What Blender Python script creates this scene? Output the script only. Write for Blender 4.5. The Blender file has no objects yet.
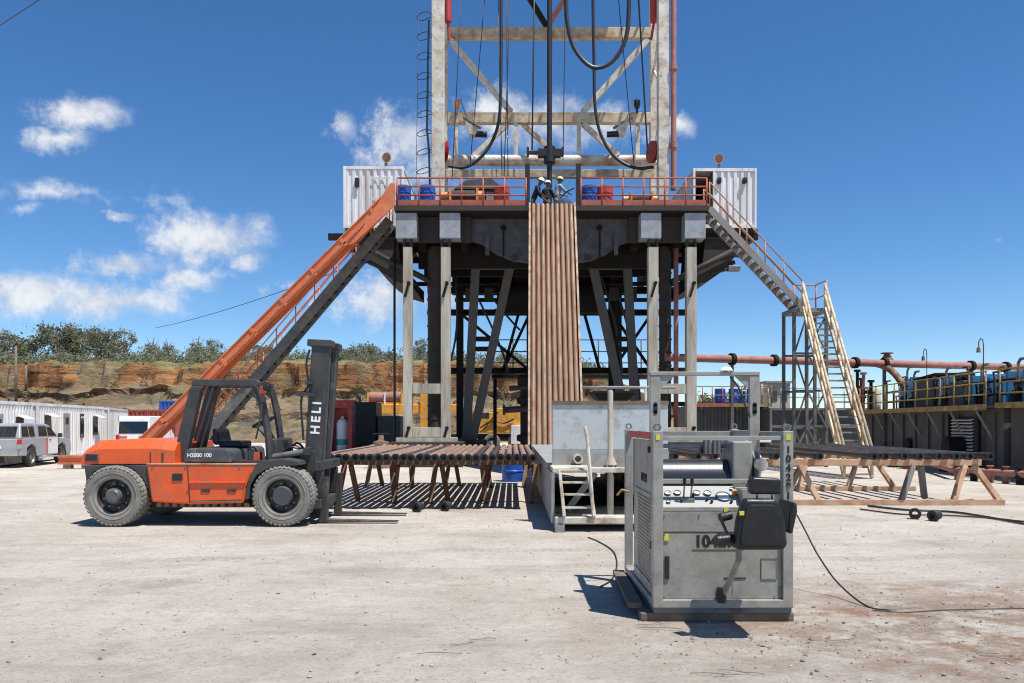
import bpy, bmesh, math, random
from mathutils import Vector, Matrix, noise as mnoise
random.seed(7)
R = math.radians
scene = bpy.context.scene
COL = scene.collection

# ------------------------------------------------------------------ camera
F = 800.0                      # focal length in pixels of the 1024 px wide frame
CAMZ = 1.75
HORY = 422.0                   # image row of the horizon
cd = bpy.data.cameras.new('camera')
cam = bpy.data.objects.new('camera', cd)
COL.objects.link(cam)
cd.sensor_width = 36.0
cd.lens = 36.0 * F / 1024.0
cd.shift_y = (HORY - 341.5) / 1024.0
cd.clip_start = 0.1
cd.clip_end = 6000
cam.location = (0, 0, CAMZ)
cam.rotation_euler = (R(90), 0, 0)
scene.camera = cam

# ------------------------------------------------------------------ light
SUN = Vector((0.31, -0.25, 1.0)).normalized()      # direction towards the sun
sun_el = math.asin(SUN.z)
sun_az = math.atan2(SUN.x, SUN.y)                  # clockwise from +Y
sd = bpy.data.lights.new('sun', 'SUN')
sd.energy = 5.0
sd.angle = R(0.53)
sd.color = (1.0, 0.965, 0.91)
so = bpy.data.objects.new('sun', sd)
COL.objects.link(so)
so.location = (20, -20, 60)
so.rotation_euler = SUN.to_track_quat('Z', 'Y').to_euler()

world = bpy.data.worlds.new('World')
scene.world = world
world.use_nodes = True
wn = world.node_tree.nodes
wl = world.node_tree.links
wn.clear()
def wnode(t, **kw):
    n = wn.new(t)
    for k, v in kw.items():
        setattr(n, k, v)
    return n
def wmath(op, a, b=None, c=None, clamp=False):
    n = wnode('ShaderNodeMath', operation=op, use_clamp=clamp)
    for i, v in enumerate((a, b, c)):
        if v is None: continue
        if isinstance(v, (int, float)): n.inputs[i].default_value = v
        else: wl.new(v, n.inputs[i])
    return n.outputs[0]
def wvec(op, a, b=None, c=None, out=0):
    n = wnode('ShaderNodeVectorMath', operation=op)
    for i, v in enumerate((a, b, c)):
        if v is None: continue
        if isinstance(v, (tuple, list)): n.inputs[i].default_value = v
        else: wl.new(v, n.inputs[i])
    return n.outputs[out]
sky = wnode('ShaderNodeTexSky', sky_type='NISHITA', sun_disc=False)
sky.sun_elevation = sun_el
sky.sun_rotation = sun_az
sky.altitude = 1800
sky.air_density = 1.0
sky.dust_density = 0.15
sky.ozone_density = 4.5
tc = wnode('ShaderNodeTexCoord')
sep = wnode('ShaderNodeSeparateXYZ'); wl.new(tc.outputs['Generated'], sep.inputs[0])
dx, dy, dz = sep.outputs
dyc = wmath('MAXIMUM', dy, 0.08)
u = wmath('DIVIDE', dx, dyc); v = wmath('DIVIDE', dz, dyc)
comb = wnode('ShaderNodeCombineXYZ'); wl.new(u, comb.inputs[0]); wl.new(v, comb.inputs[1])
uv = comb.outputs[0]
nz1 = wnode('ShaderNodeTexNoise'); nz1.inputs['Scale'].default_value = 14; nz1.inputs['Detail'].default_value = 7; nz1.inputs['Roughness'].default_value = .62
wl.new(tc.outputs['Generated'], nz1.inputs['Vector'])
nz2 = wnode('ShaderNodeTexNoise'); nz2.inputs['Scale'].default_value = 34; nz2.inputs['Detail'].default_value = 8; nz2.inputs['Roughness'].default_value = .66
wl.new(tc.outputs['Generated'], nz2.inputs['Vector'])
wo = wvec('SUBTRACT', nz2.outputs['Color'], (0.5, 0.5, 0.5))
warp = wvec('MULTIPLY_ADD', wo, (0.05, 0.035, 0.0), uv)
# cumulus of the morning: centre column, row, half width, half height, thickness
CL = [(80, 112, 44, 18, 1.0), (57, 138, 34, 13, .9), (205, 238, 72, 26, 1.15), (245, 260, 30, 14, .95), (122, 217, 17, 7, .8),
      (30, 293, 74, 24, 1.2), (110, 301, 84, 20, 1.15), (122, 264, 52, 17, 1.0), (185, 282, 44, 15, .95), (218, 277, 22, 9, .7), (258, 292, 14, 9, .7),
      (288, 286, 10, 6, .6), (342, 126, 13, 14, .8), (404, 140, 36, 34, 1.1), (425, 170, 44, 26, .9), (384, 298, 52, 28, 1.1), (440, 290, 40, 24, .9),
      (490, 108, 34, 15, .8), (530, 124, 74, 30, 1.05), (600, 122, 50, 22, .85), (682, 124, 15, 11, .9), (640, 130, 30, 14, .6),
      (50, 192, 125, 9, .42), (135, 200, 85, 7, .38), (25, 208, 18, 5, .5), (999, 240, 9, 4, .45), (640, 108, 9, 6, .4)]
dens = None
for (cx, cy, rx, ry, st) in CL:
    iu, iv = 800.0 / (rx * 1.35), 800.0 / (ry * 1.35)
    cu, cv = (cx - 512) / 800.0, (422 - cy) / 800.0
    q = wvec('MULTIPLY_ADD', warp, (iu, iv, 0), (-cu * iu, -cv * iv, 0))
    ln = wvec('LENGTH', q, out=1)
    d = wmath('MULTIPLY_ADD', ln, -st, st)
    dens = d if dens is None else wmath('MAXIMUM', dens, d)
front = wmath('GREATER_THAN', dy, 0.12)
nb = wmath('MULTIPLY_ADD', nz1.outputs['Fac'], 1.3, -0.66)
nb2 = wmath('MULTIPLY_ADD', nz2.outputs['Fac'], 1.3, -0.66)
nsum = wmath('ADD', nb, nb2)
blob = wmath('ADD', dens, nsum)
blob = wmath('MULTIPLY', blob, front)
# the same fair-weather cumulus all round, beyond the frame
far = wmath('MAXIMUM', wmath('MULTIPLY_ADD', wmath('ABSOLUTE', u), 4.0, -3.2, True), wmath('MULTIPLY_ADD', v, 4.0, -2.6, True))
far = wmath('MAXIMUM', far, wmath('SUBTRACT', 1.0, front))
nz3 = wnode('ShaderNodeTexNoise'); nz3.inputs['Scale'].default_value = 3.2; nz3.inputs['Detail'].default_value = 8; nz3.inputs['Roughness'].default_value = .6
wl.new(tc.outputs['Generated'], nz3.inputs['Vector'])
gen = wmath('MULTIPLY', wmath('MULTIPLY_ADD', nz3.outputs['Fac'], 4.0, -2.45), far)
cld = wmath('MAXIMUM', blob, gen)
mr = wnode('ShaderNodeMapRange', interpolation_type='SMOOTHSTEP')
mr.inputs['From Min'].default_value = 0.06; mr.inputs['From Max'].default_value = 0.98
wl.new(cld, mr.inputs['Value'])
ccol = wnode('ShaderNodeMix', data_type='RGBA')
ccol.inputs[6].default_value = (4.3, 4.7, 5.4, 1); ccol.inputs[7].default_value = (6.5, 6.55, 6.65, 1)
mr2 = wnode('ShaderNodeMapRange', interpolation_type='SMOOTHSTEP')
mr2.inputs['From Min'].default_value = -0.25; mr2.inputs['From Max'].default_value = 0.3
wl.new(nsum, mr2.inputs['Value'])
wl.new(mr2.outputs[0], ccol.inputs[0])
mixc = wnode('ShaderNodeMix', data_type='RGBA')
wl.new(wmath('MULTIPLY', mr.outputs[0], 0.9), mixc.inputs[0])
hsv = wnode('ShaderNodeHueSaturation'); hsv.inputs['Saturation'].default_value = 1.2; hsv.inputs['Hue'].default_value = 0.501
wl.new(sky.outputs[0], hsv.inputs['Color'])
wl.new(hsv.outputs[0], mixc.inputs[6]); wl.new(ccol.outputs[2], mixc.inputs[7])
bg = wnode('ShaderNodeBackground'); bg.inputs['Strength'].default_value = 0.108
wl.new(mixc.outputs[2], bg.inputs['Color'])
wout = wnode('ShaderNodeOutputWorld'); wl.new(bg.outputs[0], wout.inputs[0])

scene.cycles.filter_width = 1.1
scene.view_settings.view_transform = 'Standard'
scene.view_settings.look = 'None'
scene.view_settings.gamma = 1.0
scene.view_settings.exposure = 0.42
scene.view_settings.use_curve_mapping = False

# ------------------------------------------------------------------ helpers
def W(px, py, Y):
    """point at depth Y in the direction of a photograph pixel"""
    return Vector(((px - 512) * Y / F, Y, CAMZ - (py - HORY) * Y / F))
def X_(px, Y): return (px - 512) * Y / F
def Z_(py, Y): return CAMZ - (py - HORY) * Y / F

class MB:
    def __init__(s): s.v = []; s.f = []; s.sm = []
    def add(s, vs, fs, sm=False):
        b = len(s.v); s.v += [tuple(p) for p in vs]; s.f += [tuple(i + b for i in f) for f in fs]; s.sm += [sm] * len(fs); return s
    def box(s, x0, x1, y0, y1, z0, z1):
        if x0 > x1: x0, x1 = x1, x0
        if y0 > y1: y0, y1 = y1, y0
        if z0 > z1: z0, z1 = z1, z0
        vs = [(x, y, z) for z in (z0, z1) for y in (y0, y1) for x in (x0, x1)]
        return s.add(vs, [(0, 2, 3, 1), (4, 5, 7, 6), (0, 1, 5, 4), (2, 6, 7, 3), (0, 4, 6, 2), (1, 3, 7, 5)])
    def bar(s, p, q, w, h, up=(0, 0, 1)):
        p, q = Vector(p), Vector(q); d = (q - p).normalized(); up = Vector(up)
        a = d.cross(up)
        if a.length < 1e-4: a = d.cross(Vector((0, 1, 0)))
        a.normalize(); b = a.cross(d).normalized()
        vs = [c + a * i * w / 2 + b * j * h / 2 for c in (p, q) for (i, j) in ((-1, -1), (1, -1), (1, 1), (-1, 1))]
        return s.add(vs, [(3, 2, 1, 0), (4, 5, 6, 7), (0, 1, 5, 4), (1, 2, 6, 5), (2, 3, 7, 6), (3, 0, 4, 7)])
    def cyl(s, p, q, r, n=10, r2=None, cap=True):
        p, q = Vector(p), Vector(q); d = (q - p).normalized()
        a = d.orthogonal().normalized(); b = d.cross(a); r2 = r if r2 is None else r2
        vs = []
        for c, rr in ((p, r), (q, r2)):
            for i in range(n):
                t = 2 * math.pi * i / n; vs.append(c + (a * math.cos(t) + b * math.sin(t)) * rr)
        s.add(vs, [(i, (i + 1) % n, n + (i + 1) % n, n + i) for i in range(n)], True)
        if cap:
            s.add(vs[:n], [tuple(range(n))[::-1]]); s.add(vs[n:], [tuple(range(n))])
        return s
    def pipe(s, p, q, r, ri, n=12):
        """open-ended pipe with a wall"""
        p, q = Vector(p), Vector(q); d = (q - p).normalized(); a = d.orthogonal().normalized(); b = d.cross(a)
        vs = []
        for c, rr in ((p, ri), (p, r), (q, r), (q, ri)):
            for i in range(n):
                t = 2 * math.pi * i / n; vs.append(c + (a * math.cos(t) + b * math.sin(t)) * rr)
        for k in range(4):
            k2 = (k + 1) % 4
            s.add(vs, [(k * n + i, k * n + (i + 1) % n, k2 * n + (i + 1) % n, k2 * n + i) for i in range(n)], k in (1, 3))
        return s
    def tube(s, pts, r, n=8, closed=False):
        pts = [Vector(p) for p in pts]; m = len(pts); vs = []; a = None
        for i, p in enumerate(pts):
            if closed: d = pts[(i + 1) % m] - pts[i - 1]
            else: d = pts[min(i + 1, m - 1)] - pts[max(i - 1, 0)]
            d.normalize()
            if a is None: a = d.orthogonal().normalized()
            else:
                a = a - d * a.dot(d); a.normalize()
            b = d.cross(a)
            rr = r[i] if isinstance(r, (list, tuple)) else r
            for k in range(n):
                t = 2 * math.pi * k / n; vs.append(p + (a * math.cos(t) + b * math.sin(t)) * rr)
        fs = []
        for i in range(m if closed else m - 1):
            j = (i + 1) % m
            fs += [(i * n + k, i * n + (k + 1) % n, j * n + (k + 1) % n, j * n + k) for k in range(n)]
        s.add(vs, fs, True)
        if not closed:
            s.add(vs[:n], [tuple(range(n))[::-1]]); s.add(vs[-n:], [tuple(range(n))])
        return s
    def lathe(s, prof, c, axis=(0, 0, 1), n=24, sm=True):
        c = Vector(c); d = Vector(axis).normalized(); a = d.orthogonal().normalized(); b = d.cross(a)
        vs = []
        for (r, h) in prof:
            for i in range(n):
                t = 2 * math.pi * i / n; vs.append(c + d * h + (a * math.cos(t) + b * math.sin(t)) * r)
        fs = []
        for k in range(len(prof) - 1):
            fs += [(k * n + i, k * n + (i + 1) % n, (k + 1) * n + (i + 1) % n, (k + 1) * n + i) for i in range(n)]
        s.add(vs, fs, sm)
        return s
    def prism(s, poly, y0, y1, m=None):
        """polygon in x,z extruded along y (m: optional matrix)"""
        n = len(poly)
        vs = [Vector((p[0], y, p[1])) for y in (y0, y1) for p in poly]
        if m: vs = [m @ p for p in vs]
        return s.add(vs, [tuple(range(n)), tuple(range(n, 2 * n))[::-1]] + [(i, n + i, n + (i + 1) % n, (i + 1) % n) for i in range(n)])
    def prism_yz(s, poly, x0, x1):
        n = len(poly)
        vs = [Vector((x, p[0], p[1])) for x in (x0, x1) for p in poly]
        return s.add(vs, [tuple(range(n))[::-1], tuple(range(n, 2 * n))] + [(i, (i + 1) % n, n + (i + 1) % n, n + i) for i in range(n)])
    def prism_xy(s, poly, z0, z1):
        n = len(poly)
        vs = [Vector((p[0], p[1], z)) for z in (z0, z1) for p in poly]
        return s.add(vs, [tuple(range(n))[::-1], tuple(range(n, 2 * n))] + [(i, (i + 1) % n, n + (i + 1) % n, n + i) for i in range(n)])
    def mesh(s, name, mat, off=(0, 0, 0)):
        me = bpy.data.meshes.new(name)
        o = Vector(off)
        me.from_pydata([Vector(p) - o for p in s.v], [], s.f)
        me.polygons.foreach_set('use_smooth', s.sm)
        bm = bmesh.new(); bm.from_mesh(me)
        bmesh.ops.remove_doubles(bm, verts=bm.verts, dist=1e-5)
        bmesh.ops.recalc_face_normals(bm, faces=bm.faces)
        for e in bm.edges:
            if len(e.link_faces) == 2 and e.calc_face_angle(0) > R(40): e.smooth = False
        bm.to_mesh(me); bm.free()
        if mat: me.materials.append(MAT[mat] if isinstance(mat, str) else mat)
        return me

OFF = {}
def tag(o, label=None, cat=None, group=None, kind=None):
    if label: o['label'] = label
    if cat: o['category'] = cat
    if group: o['group'] = group
    if kind: o['kind'] = kind
    return o
def thing(name, label, cat, loc, rotz=0.0, group=None, local=False):
    o = bpy.data.objects.new(name, None); COL.objects.link(o)
    o.empty_display_size = 0.3
    o.location = loc; o.rotation_euler = (0, 0, rotz)
    tag(o, label, cat, group)
    OFF[o.name] = Vector((0, 0, 0)) if local else Vector(loc)
    return o
def part(name, mb, mat, parent, bevel=0.0, label=None, seg=2):
    off = OFF[parent.name]
    me = mb.mesh(name, mat, off)
    o = bpy.data.objects.new(name, me); COL.objects.link(o); o.parent = parent
    OFF[o.name] = off
    if bevel:
        b = o.modifiers.new('bevel', 'BEVEL'); b.width = bevel; b.segments = seg; b.limit_method = 'ANGLE'; b.angle_limit = R(35); b.harden_normals = False
    if label: o['label'] = label
    return o
def single(name, mb, mat, label, cat, loc, group=None, kind=None, bevel=0.0, rotz=0.0, local=False):
    me = mb.mesh(name, mat, (0, 0, 0) if local else loc)
    o = bpy.data.objects.new(name, me); COL.objects.link(o); o.location = loc; o.rotation_euler = (0, 0, rotz)
    tag(o, label, cat, group, kind); OFF[o.name] = Vector(loc)
    if bevel:
        b = o.modifiers.new('bevel', 'BEVEL'); b.width = bevel; b.segments = 2; b.limit_method = 'ANGLE'; b.angle_limit = R(35)
    return o
def structure(name, mb, mat, parent=None):
    me = mb.mesh(name, mat); o = bpy.data.objects.new(name, me); COL.objects.link(o)
    if parent: o.parent = parent
    else: o['kind'] = 'structure'
    OFF[o.name] = Vector((0, 0, 0))
    return o
def copy_tree(o, parent=None):
    c = o.copy(); COL.objects.link(c); c.parent = parent
    for ch in list(o.children): copy_tree(ch, c)
    return c
def text(name, body, size, mat, parent, mtx, depth=0.002, bold=0.0, space=1.0):
    cu = bpy.data.curves.new(name, 'FONT'); cu.body = body; cu.size = size; cu.extrude = depth; cu.offset = bold; cu.space_character = space; cu.align_x = 'CENTER'; cu.align_y = 'CENTER'
    to = bpy.data.objects.new(name, cu); COL.objects.link(to)
    bpy.context.view_layer.update()
    me = bpy.data.meshes.new_from_object(to.evaluated_get(bpy.context.evaluated_depsgraph_get()))
    bpy.data.objects.remove(to); bpy.data.curves.remove(cu)
    me.transform(Matrix.Translation(-OFF[parent.name]) @ mtx)
    me.materials.clear(); me.materials.append(MAT[mat])
    o = bpy.data.objects.new(name, me); COL.objects.link(o); o.parent = parent; OFF[o.name] = OFF[parent.name]
    return o
# text lying in a wall that faces -Y (the camera), at point p, turned by a about the wall normal
def face_front(p, a=0.0): return Matrix.Translation(p) @ Matrix.Rotation(R(90), 4, 'X') @ Matrix.Rotation(a, 4, 'Z')

# ------------------------------------------------------------------ materials
MAT = {}
def nt(name):
    m = bpy.data.materials.new(name); m.use_nodes = True; MAT[name] = m
    n = m.node_tree.nodes; l = m.node_tree.links
    return m, n, l, n['Principled BSDF']
def paint(name, col, rough=.5, metal=0.0, var=.14, scale=2.5, dirt=None, amt=0.0, dscale=3.0, bump=.15, bscale=30, streak=False, soft=.12, dirt2=None, amt2=0.0, spec=.5):
    m, n, l, b = nt(name)
    tcn = n.new('ShaderNodeTexCoord'); mp = n.new('ShaderNodeMapping'); l.new(tcn.outputs['Object'], mp.inputs[0])
    if streak: mp.inputs['Scale'].default_value = (1, 1, .12)
    oi = n.new('ShaderNodeObjectInfo')
    # each object takes its own stretch of the grain
    ad = n.new('ShaderNodeVectorMath'); ad.operation = 'ADD'; l.new(mp.outputs[0], ad.inputs[0])
    mul = n.new('ShaderNodeMath'); mul.operation = 'MULTIPLY'; mul.inputs[1].default_value = 37.0; l.new(oi.outputs['Random'], mul.inputs[0]); l.new(mul.outputs[0], ad.inputs[1])
    a = n.new('ShaderNodeTexNoise'); a.inputs['Scale'].default_value = scale; a.inputs['Detail'].default_value = 6; a.inputs['Roughness'].default_value = .6
    l.new(ad.outputs[0], a.inputs['Vector'])
    rmp = n.new('ShaderNodeValToRGB'); e = rmp.color_ramp.elements
    e[0].position = .3; e[1].position = .7
    e[0].color = [c * (1 - var) for c in col] + [1]; e[1].color = [min(1, c * (1 + var)) for c in col] + [1]
    l.new(a.outputs['Fac'], rmp.inputs[0]); out = rmp.outputs[0]; rin = None
    k = 0
    for (dc, am, ds) in ((dirt, amt, dscale), (dirt2, amt2, dscale * 2.7)):
        if dc is None or am <= 0: continue
        d = n.new('ShaderNodeTexNoise'); d.inputs['Scale'].default_value = ds; d.inputs['Detail'].default_value = 9; d.inputs['Roughness'].default_value = .68
        of = n.new('ShaderNodeVectorMath'); of.operation = 'ADD'; of.inputs[1].default_value = (11.3 + 5 * k, 4.1, 7.7); l.new(ad.outputs[0], of.inputs[0]); l.new(of.outputs[0], d.inputs['Vector'])
        mrn = n.new('ShaderNodeMapRange'); t = .5 + (.5 - am) * .42
        mrn.inputs['From Min'].default_value = t - soft / 2; mrn.inputs['From Max'].default_value = t + soft / 2
        l.new(d.outputs['Fac'], mrn.inputs['Value'])
        mx = n.new('ShaderNodeMix'); mx.data_type = 'RGBA'; l.new(mrn.outputs[0], mx.inputs[0]); l.new(out, mx.inputs[6]); mx.inputs[7].default_value = (*dc, 1)
        out = mx.outputs[2]; rin = mrn.outputs[0]; k += 1
    l.new(out, b.inputs['Base Color'])
    b.inputs['Metallic'].default_value = metal
    b.inputs['Specular IOR Level'].default_value = spec
    if rin:
        rr = n.new('ShaderNodeMapRange'); rr.inputs['To Min'].default_value = rough; rr.inputs['To Max'].default_value = min(1, rough + .3); l.new(rin, rr.inputs['Value']); l.new(rr.outputs[0], b.inputs['Roughness'])
    else: b.inputs['Roughness'].default_value = rough
    if bump:
        bn = n.new('ShaderNodeTexNoise'); bn.inputs['Scale'].default_value = bscale; bn.inputs['Detail'].default_value = 4; l.new(tcn.outputs['Object'], bn.inputs['Vector'])
        bp = n.new('ShaderNodeBump'); bp.inputs['Strength'].default_value = bump; bp.inputs['Distance'].default_value = .01; l.new(bn.outputs['Fac'], bp.inputs['Height']); l.new(bp.outputs[0], b.inputs['Normal'])
    return m
RUST = (.20, .085, .04); DUST = (.42, .37, .32); GRIME = (.045, .04, .035)
paint('truck_orange', (.70, .10, .020), .38, var=.10, dirt=(.50, .10, .032), amt=.36, dscale=1.4, dirt2=(.24, .15, .10), amt2=.16, soft=.16)
paint('charcoal_paint', (.026, .028, .031), .45, dirt=(.075, .07, .063), amt=.36, dscale=2, soft=.35)
paint('panel_grey', (.06, .064, .068), .45, dirt=(.13, .12, .105), amt=.3)
paint('tyre_rubber', (.15, .14, .12), .95, var=.25, dirt=(.27, .25, .215), amt=.5, dscale=4, soft=.4, bump=.4)
paint('black_rubber', (.02, .02, .02), .65, var=.3, bump=.2)
paint('black_vinyl', (.006, .006, .007), .42, var=.25, dirt=(.022, .021, .02), amt=.22, dscale=7, soft=.4, bump=.25, bscale=60)
paint('steel_bare', (.22, .21, .20), .45, .6, var=.25, dirt=RUST, amt=.2)
paint('fork_steel', (.05, .047, .044), .6, .3, dirt=(.16, .13, .11), amt=.3)
paint('unit_grey', (.325, .32, .285), .42, var=.05, dirt=(.28, .265, .23), amt=.34, dscale=3, soft=.4, dirt2=(.15, .115, .085), amt2=.08)
paint('unit_panel', (.325, .32, .285), .42, var=.05, dirt=(.23, .21, .175), amt=.38, dscale=3, soft=.45, dirt2=(.17, .125, .09), amt2=.09)
paint('unit_dark_grey', (.16, .165, .16), .5, var=.1, dirt=(.09, .08, .07), amt=.3)
paint('gauge_white', (.36, .36, .335), .75, var=.06, dirt=(.3, .28, .25), amt=.2)
paint('black_print', (.012, .012, .012), .6, var=0, bump=0)
paint('white_print', (.78, .78, .76), .5, var=.05, bump=0)
paint('yellow_sticker', (.62, .55, .05), .5, var=.1, bump=0)
paint('red_sticker', (.45, .06, .05), .5, var=.15, bump=0)
paint('wire_rope', (.075, .077, .083), .36, .7, var=.15, scale=12, bump=0)
paint('post_grey', (.49, .46, .37), .62, var=.1, dirt=(.24, .20, .155), amt=.42, dscale=2.2, soft=.3, dirt2=(.16, .085, .05), amt2=.12, streak=True)
paint('frame_grey', (.075, .073, .066), .6, var=.2, dirt=(.12, .10, .08), amt=.35, soft=.3)
paint('block_grey', (.30, .32, .36), .55, var=.08, dirt=(.2, .2, .2), amt=.35, soft=.3)
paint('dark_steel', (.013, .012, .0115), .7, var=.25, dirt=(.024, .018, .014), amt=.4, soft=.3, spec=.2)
paint('mid_steel', (.040, .037, .034), .65, var=.2, dirt=(.06, .042, .03), amt=.35, soft=.3, spec=.3)
paint('girder_grey', (.075, .08, .095), .5, var=.1, dirt=(.05, .045, .04), amt=.42, soft=.3)
paint('deck_red', (.42, .085, .05), .6, var=.2, dirt=(.22, .09, .06), amt=.4, dirt2=(.12, .08, .06), amt2=.2, soft=.25)
paint('slide_orange', (.66, .16, .05), .5, var=.12, dirt=(.46, .13, .06), amt=.36, dscale=1.8, soft=.3, dirt2=(.5, .28, .17), amt2=.16)
paint('mast_white', (.62, .60, .53), .55, var=.08, dirt=(.44, .34, .22), amt=.36, dscale=1.5, soft=.3, dirt2=(.20, .10, .05), amt2=.17)
paint('mast_cream', (.54, .46, .32), .55, var=.14, dirt=(.33, .19, .085), amt=.42, dscale=1.3, soft=.25, dirt2=(.10, .07, .05), amt2=.16)
paint('mast_tube', (.58, .55, .47), .5, var=.1, dirt=(.36, .19, .10), amt=.42, dscale=.9, soft=.2, dirt2=(.12, .07, .05), amt2=.12)
paint('red_paint', (.42, .035, .03), .45, var=.2, dirt=(.2, .06, .04), amt=.35)
paint('pipe_red', (.36, .15, .12), .6, var=.22, dirt=(.24, .11, .085), amt=.4, dscale=1.2, soft=.3)
paint('black_steel', (.02, .02, .02), .5, .2, var=.3)
paint('rail_black', (.03, .03, .03), .55, var=.3)
paint('hose_black', (.017, .018, .02), .5, var=.3)
paint('cable_grey', (.05, .05, .055), .6, .3, bump=0)
paint('white_container', (.74, .74, .73), .45, var=.05, dirt=(.5, .46, .4), amt=.26, dscale=1.5, soft=.3, dirt2=(.30, .17, .1), amt2=.07, streak=True)
paint('grey_container', (.055, .058, .06), .55, var=.15, dirt=(.10, .085, .07), amt=.35)
paint('red_container', (.36, .075, .05), .5, var=.15, dirt=(.22, .08, .05), amt=.3)
paint('blue_box', (.03, .12, .42), .45, var=.1)
paint('drum_blue', (.02, .10, .46), .35, var=.1, dirt=(.1, .12, .2), amt=.2)
paint('drum_red', (.45, .05, .04), .4, var=.15, dirt=(.25, .08, .06), amt=.25)
paint('lamp_orange', (.62, .25, .08), .4, var=.15)
paint('ramp_tan', (.285, .185, .115), .55, 0, var=.35, scale=1.2, dirt=(.215, .095, .045), amt=.5, dscale=1.0, soft=.3, dirt2=(.13, .075, .05), amt2=.2, streak=True)
paint('ramp_brown', (.17, .085, .052), .55, 0, var=.35, scale=1.2, dirt=(.33, .22, .13), amt=.36, dscale=1.2, soft=.3, streak=True)
paint('ramp_edge', (.36, .28, .185), .6, var=.15, dirt=(.26, .13, .07), amt=.38, soft=.2)
paint('pipe_rust', (.25, .145, .095), .6, .1, var=.28, scale=3, dirt=(.14, .065, .04), amt=.42, dirt2=(.38, .29, .22), amt2=.32, soft=.3)
paint('pipe_dark', (.05, .046, .045), .5, .4, var=.3, dirt=(.14, .09, .07), amt=.3, soft=.3)
paint('trestle_rust', (.26, .14, .075), .65, var=.25, dirt=(.12, .065, .045), amt=.45, soft=.25)
paint('trestle_tan', (.52, .34, .21), .6, var=.15, dirt=(.3, .14, .07), amt=.38, soft=.25)
paint('trestle_grey', (.17, .16, .145), .6, var=.15, dirt=(.26, .15, .09), amt=.3)
paint('stair_cream', (.56, .45, .29), .6, var=.14, dirt=(.28, .13, .07), amt=.34, soft=.2)
paint('stair_grey', (.21, .21, .20), .6, var=.14, dirt=(.25, .15, .09), amt=.3, soft=.25)
paint('stair_green_grey', (.085, .09, .088), .6, var=.14, dirt=(.22, .17, .12), amt=.3, soft=.25)
paint('rail_orange', (.40, .19, .10), .6, var=.2, dirt=(.36, .27, .18), amt=.4, soft=.25)
paint('catwalk_blue', (.40, .47, .50), .55, var=.07, dirt=(.47, .47, .45), amt=.4, dscale=2, soft=.35, dirt2=(.17, .12, .08), amt2=.1)
paint('catwalk_grey', (.31, .32, .31), .6, var=.1, dirt=(.2, .17, .14), amt=.4, soft=.3)
paint('catwalk_cream', (.54, .51, .42), .6, var=.1, dirt=(.26, .16, .1), amt=.34, soft=.2)
paint('tank_grey', (.07, .07, .067), .6, var=.15, dirt=(.095, .078, .062), amt=.4, soft=.35, streak=True)
paint('tank_blue', (.03, .21, .44), .45, var=.15, dirt=(.07, .09, .10), amt=.3, soft=.2)
paint('rail_yellow', (.36, .25, .06), .6, var=.25, dirt=(.17, .10, .05), amt=.46, soft=.25)
paint('car_silver', (.36, .385, .43), .3, .35, var=.03, dirt=(.4, .37, .33), amt=.25, soft=.4)
paint('car_white', (.76, .76, .76), .3, var=.03, dirt=(.55, .5, .45), amt=.2, soft=.4)
paint('car_glass', (.012, .016, .02), .08, var=0, bump=0, spec=.8)
paint('tail_red', (.5, .02, .02), .2, var=0, bump=0)
paint('door_white', (.74, .72, .70), .35, var=.03, bump=0)
paint('decal_red', (.55, .12, .08), .4, var=.05, bump=0)
paint('chrome', (.6, .6, .6), .25, .9, var=.05, bump=0)
paint('crane_yellow', (.80, .36, .035), .45, var=.12, dirt=(.36, .2, .08), amt=.28, soft=.3)
paint('teal_print', (.03, .30, .25), .5, bump=0)
paint('wood_timber', (.16, .12, .085), .85, var=.3, scale=6, bump=.5)
paint('pole_wood', (.17, .125, .095), .85, var=.3)
paint('bark', (.16, .13, .10), .9, var=.3, bump=.5)
paint('skin', (.16, .085, .05), .5, var=.08, bump=0)
paint('cloth_grey', (.35, .35, .35), .85, var=.15)
paint('cloth_black', (.025, .025, .03), .85, var=.2)
paint('cloth_navy', (.03, .04, .085), .85, var=.2)
paint('hat_white', (.8, .8, .78), .3, var=.02, bump=0)
paint('hat_yellow', (.72, .62, .38), .3, var=.02, bump=0)
paint('stone', (.33, .295, .255), .95, var=.35, scale=8)
paint('stone_dark', (.2, .175, .15), .95, var=.35, scale=8)
paint('cabin_beige', (.52, .47, .38), .6, var=.1, dirt=(.3, .24, .18), amt=.3)

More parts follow.
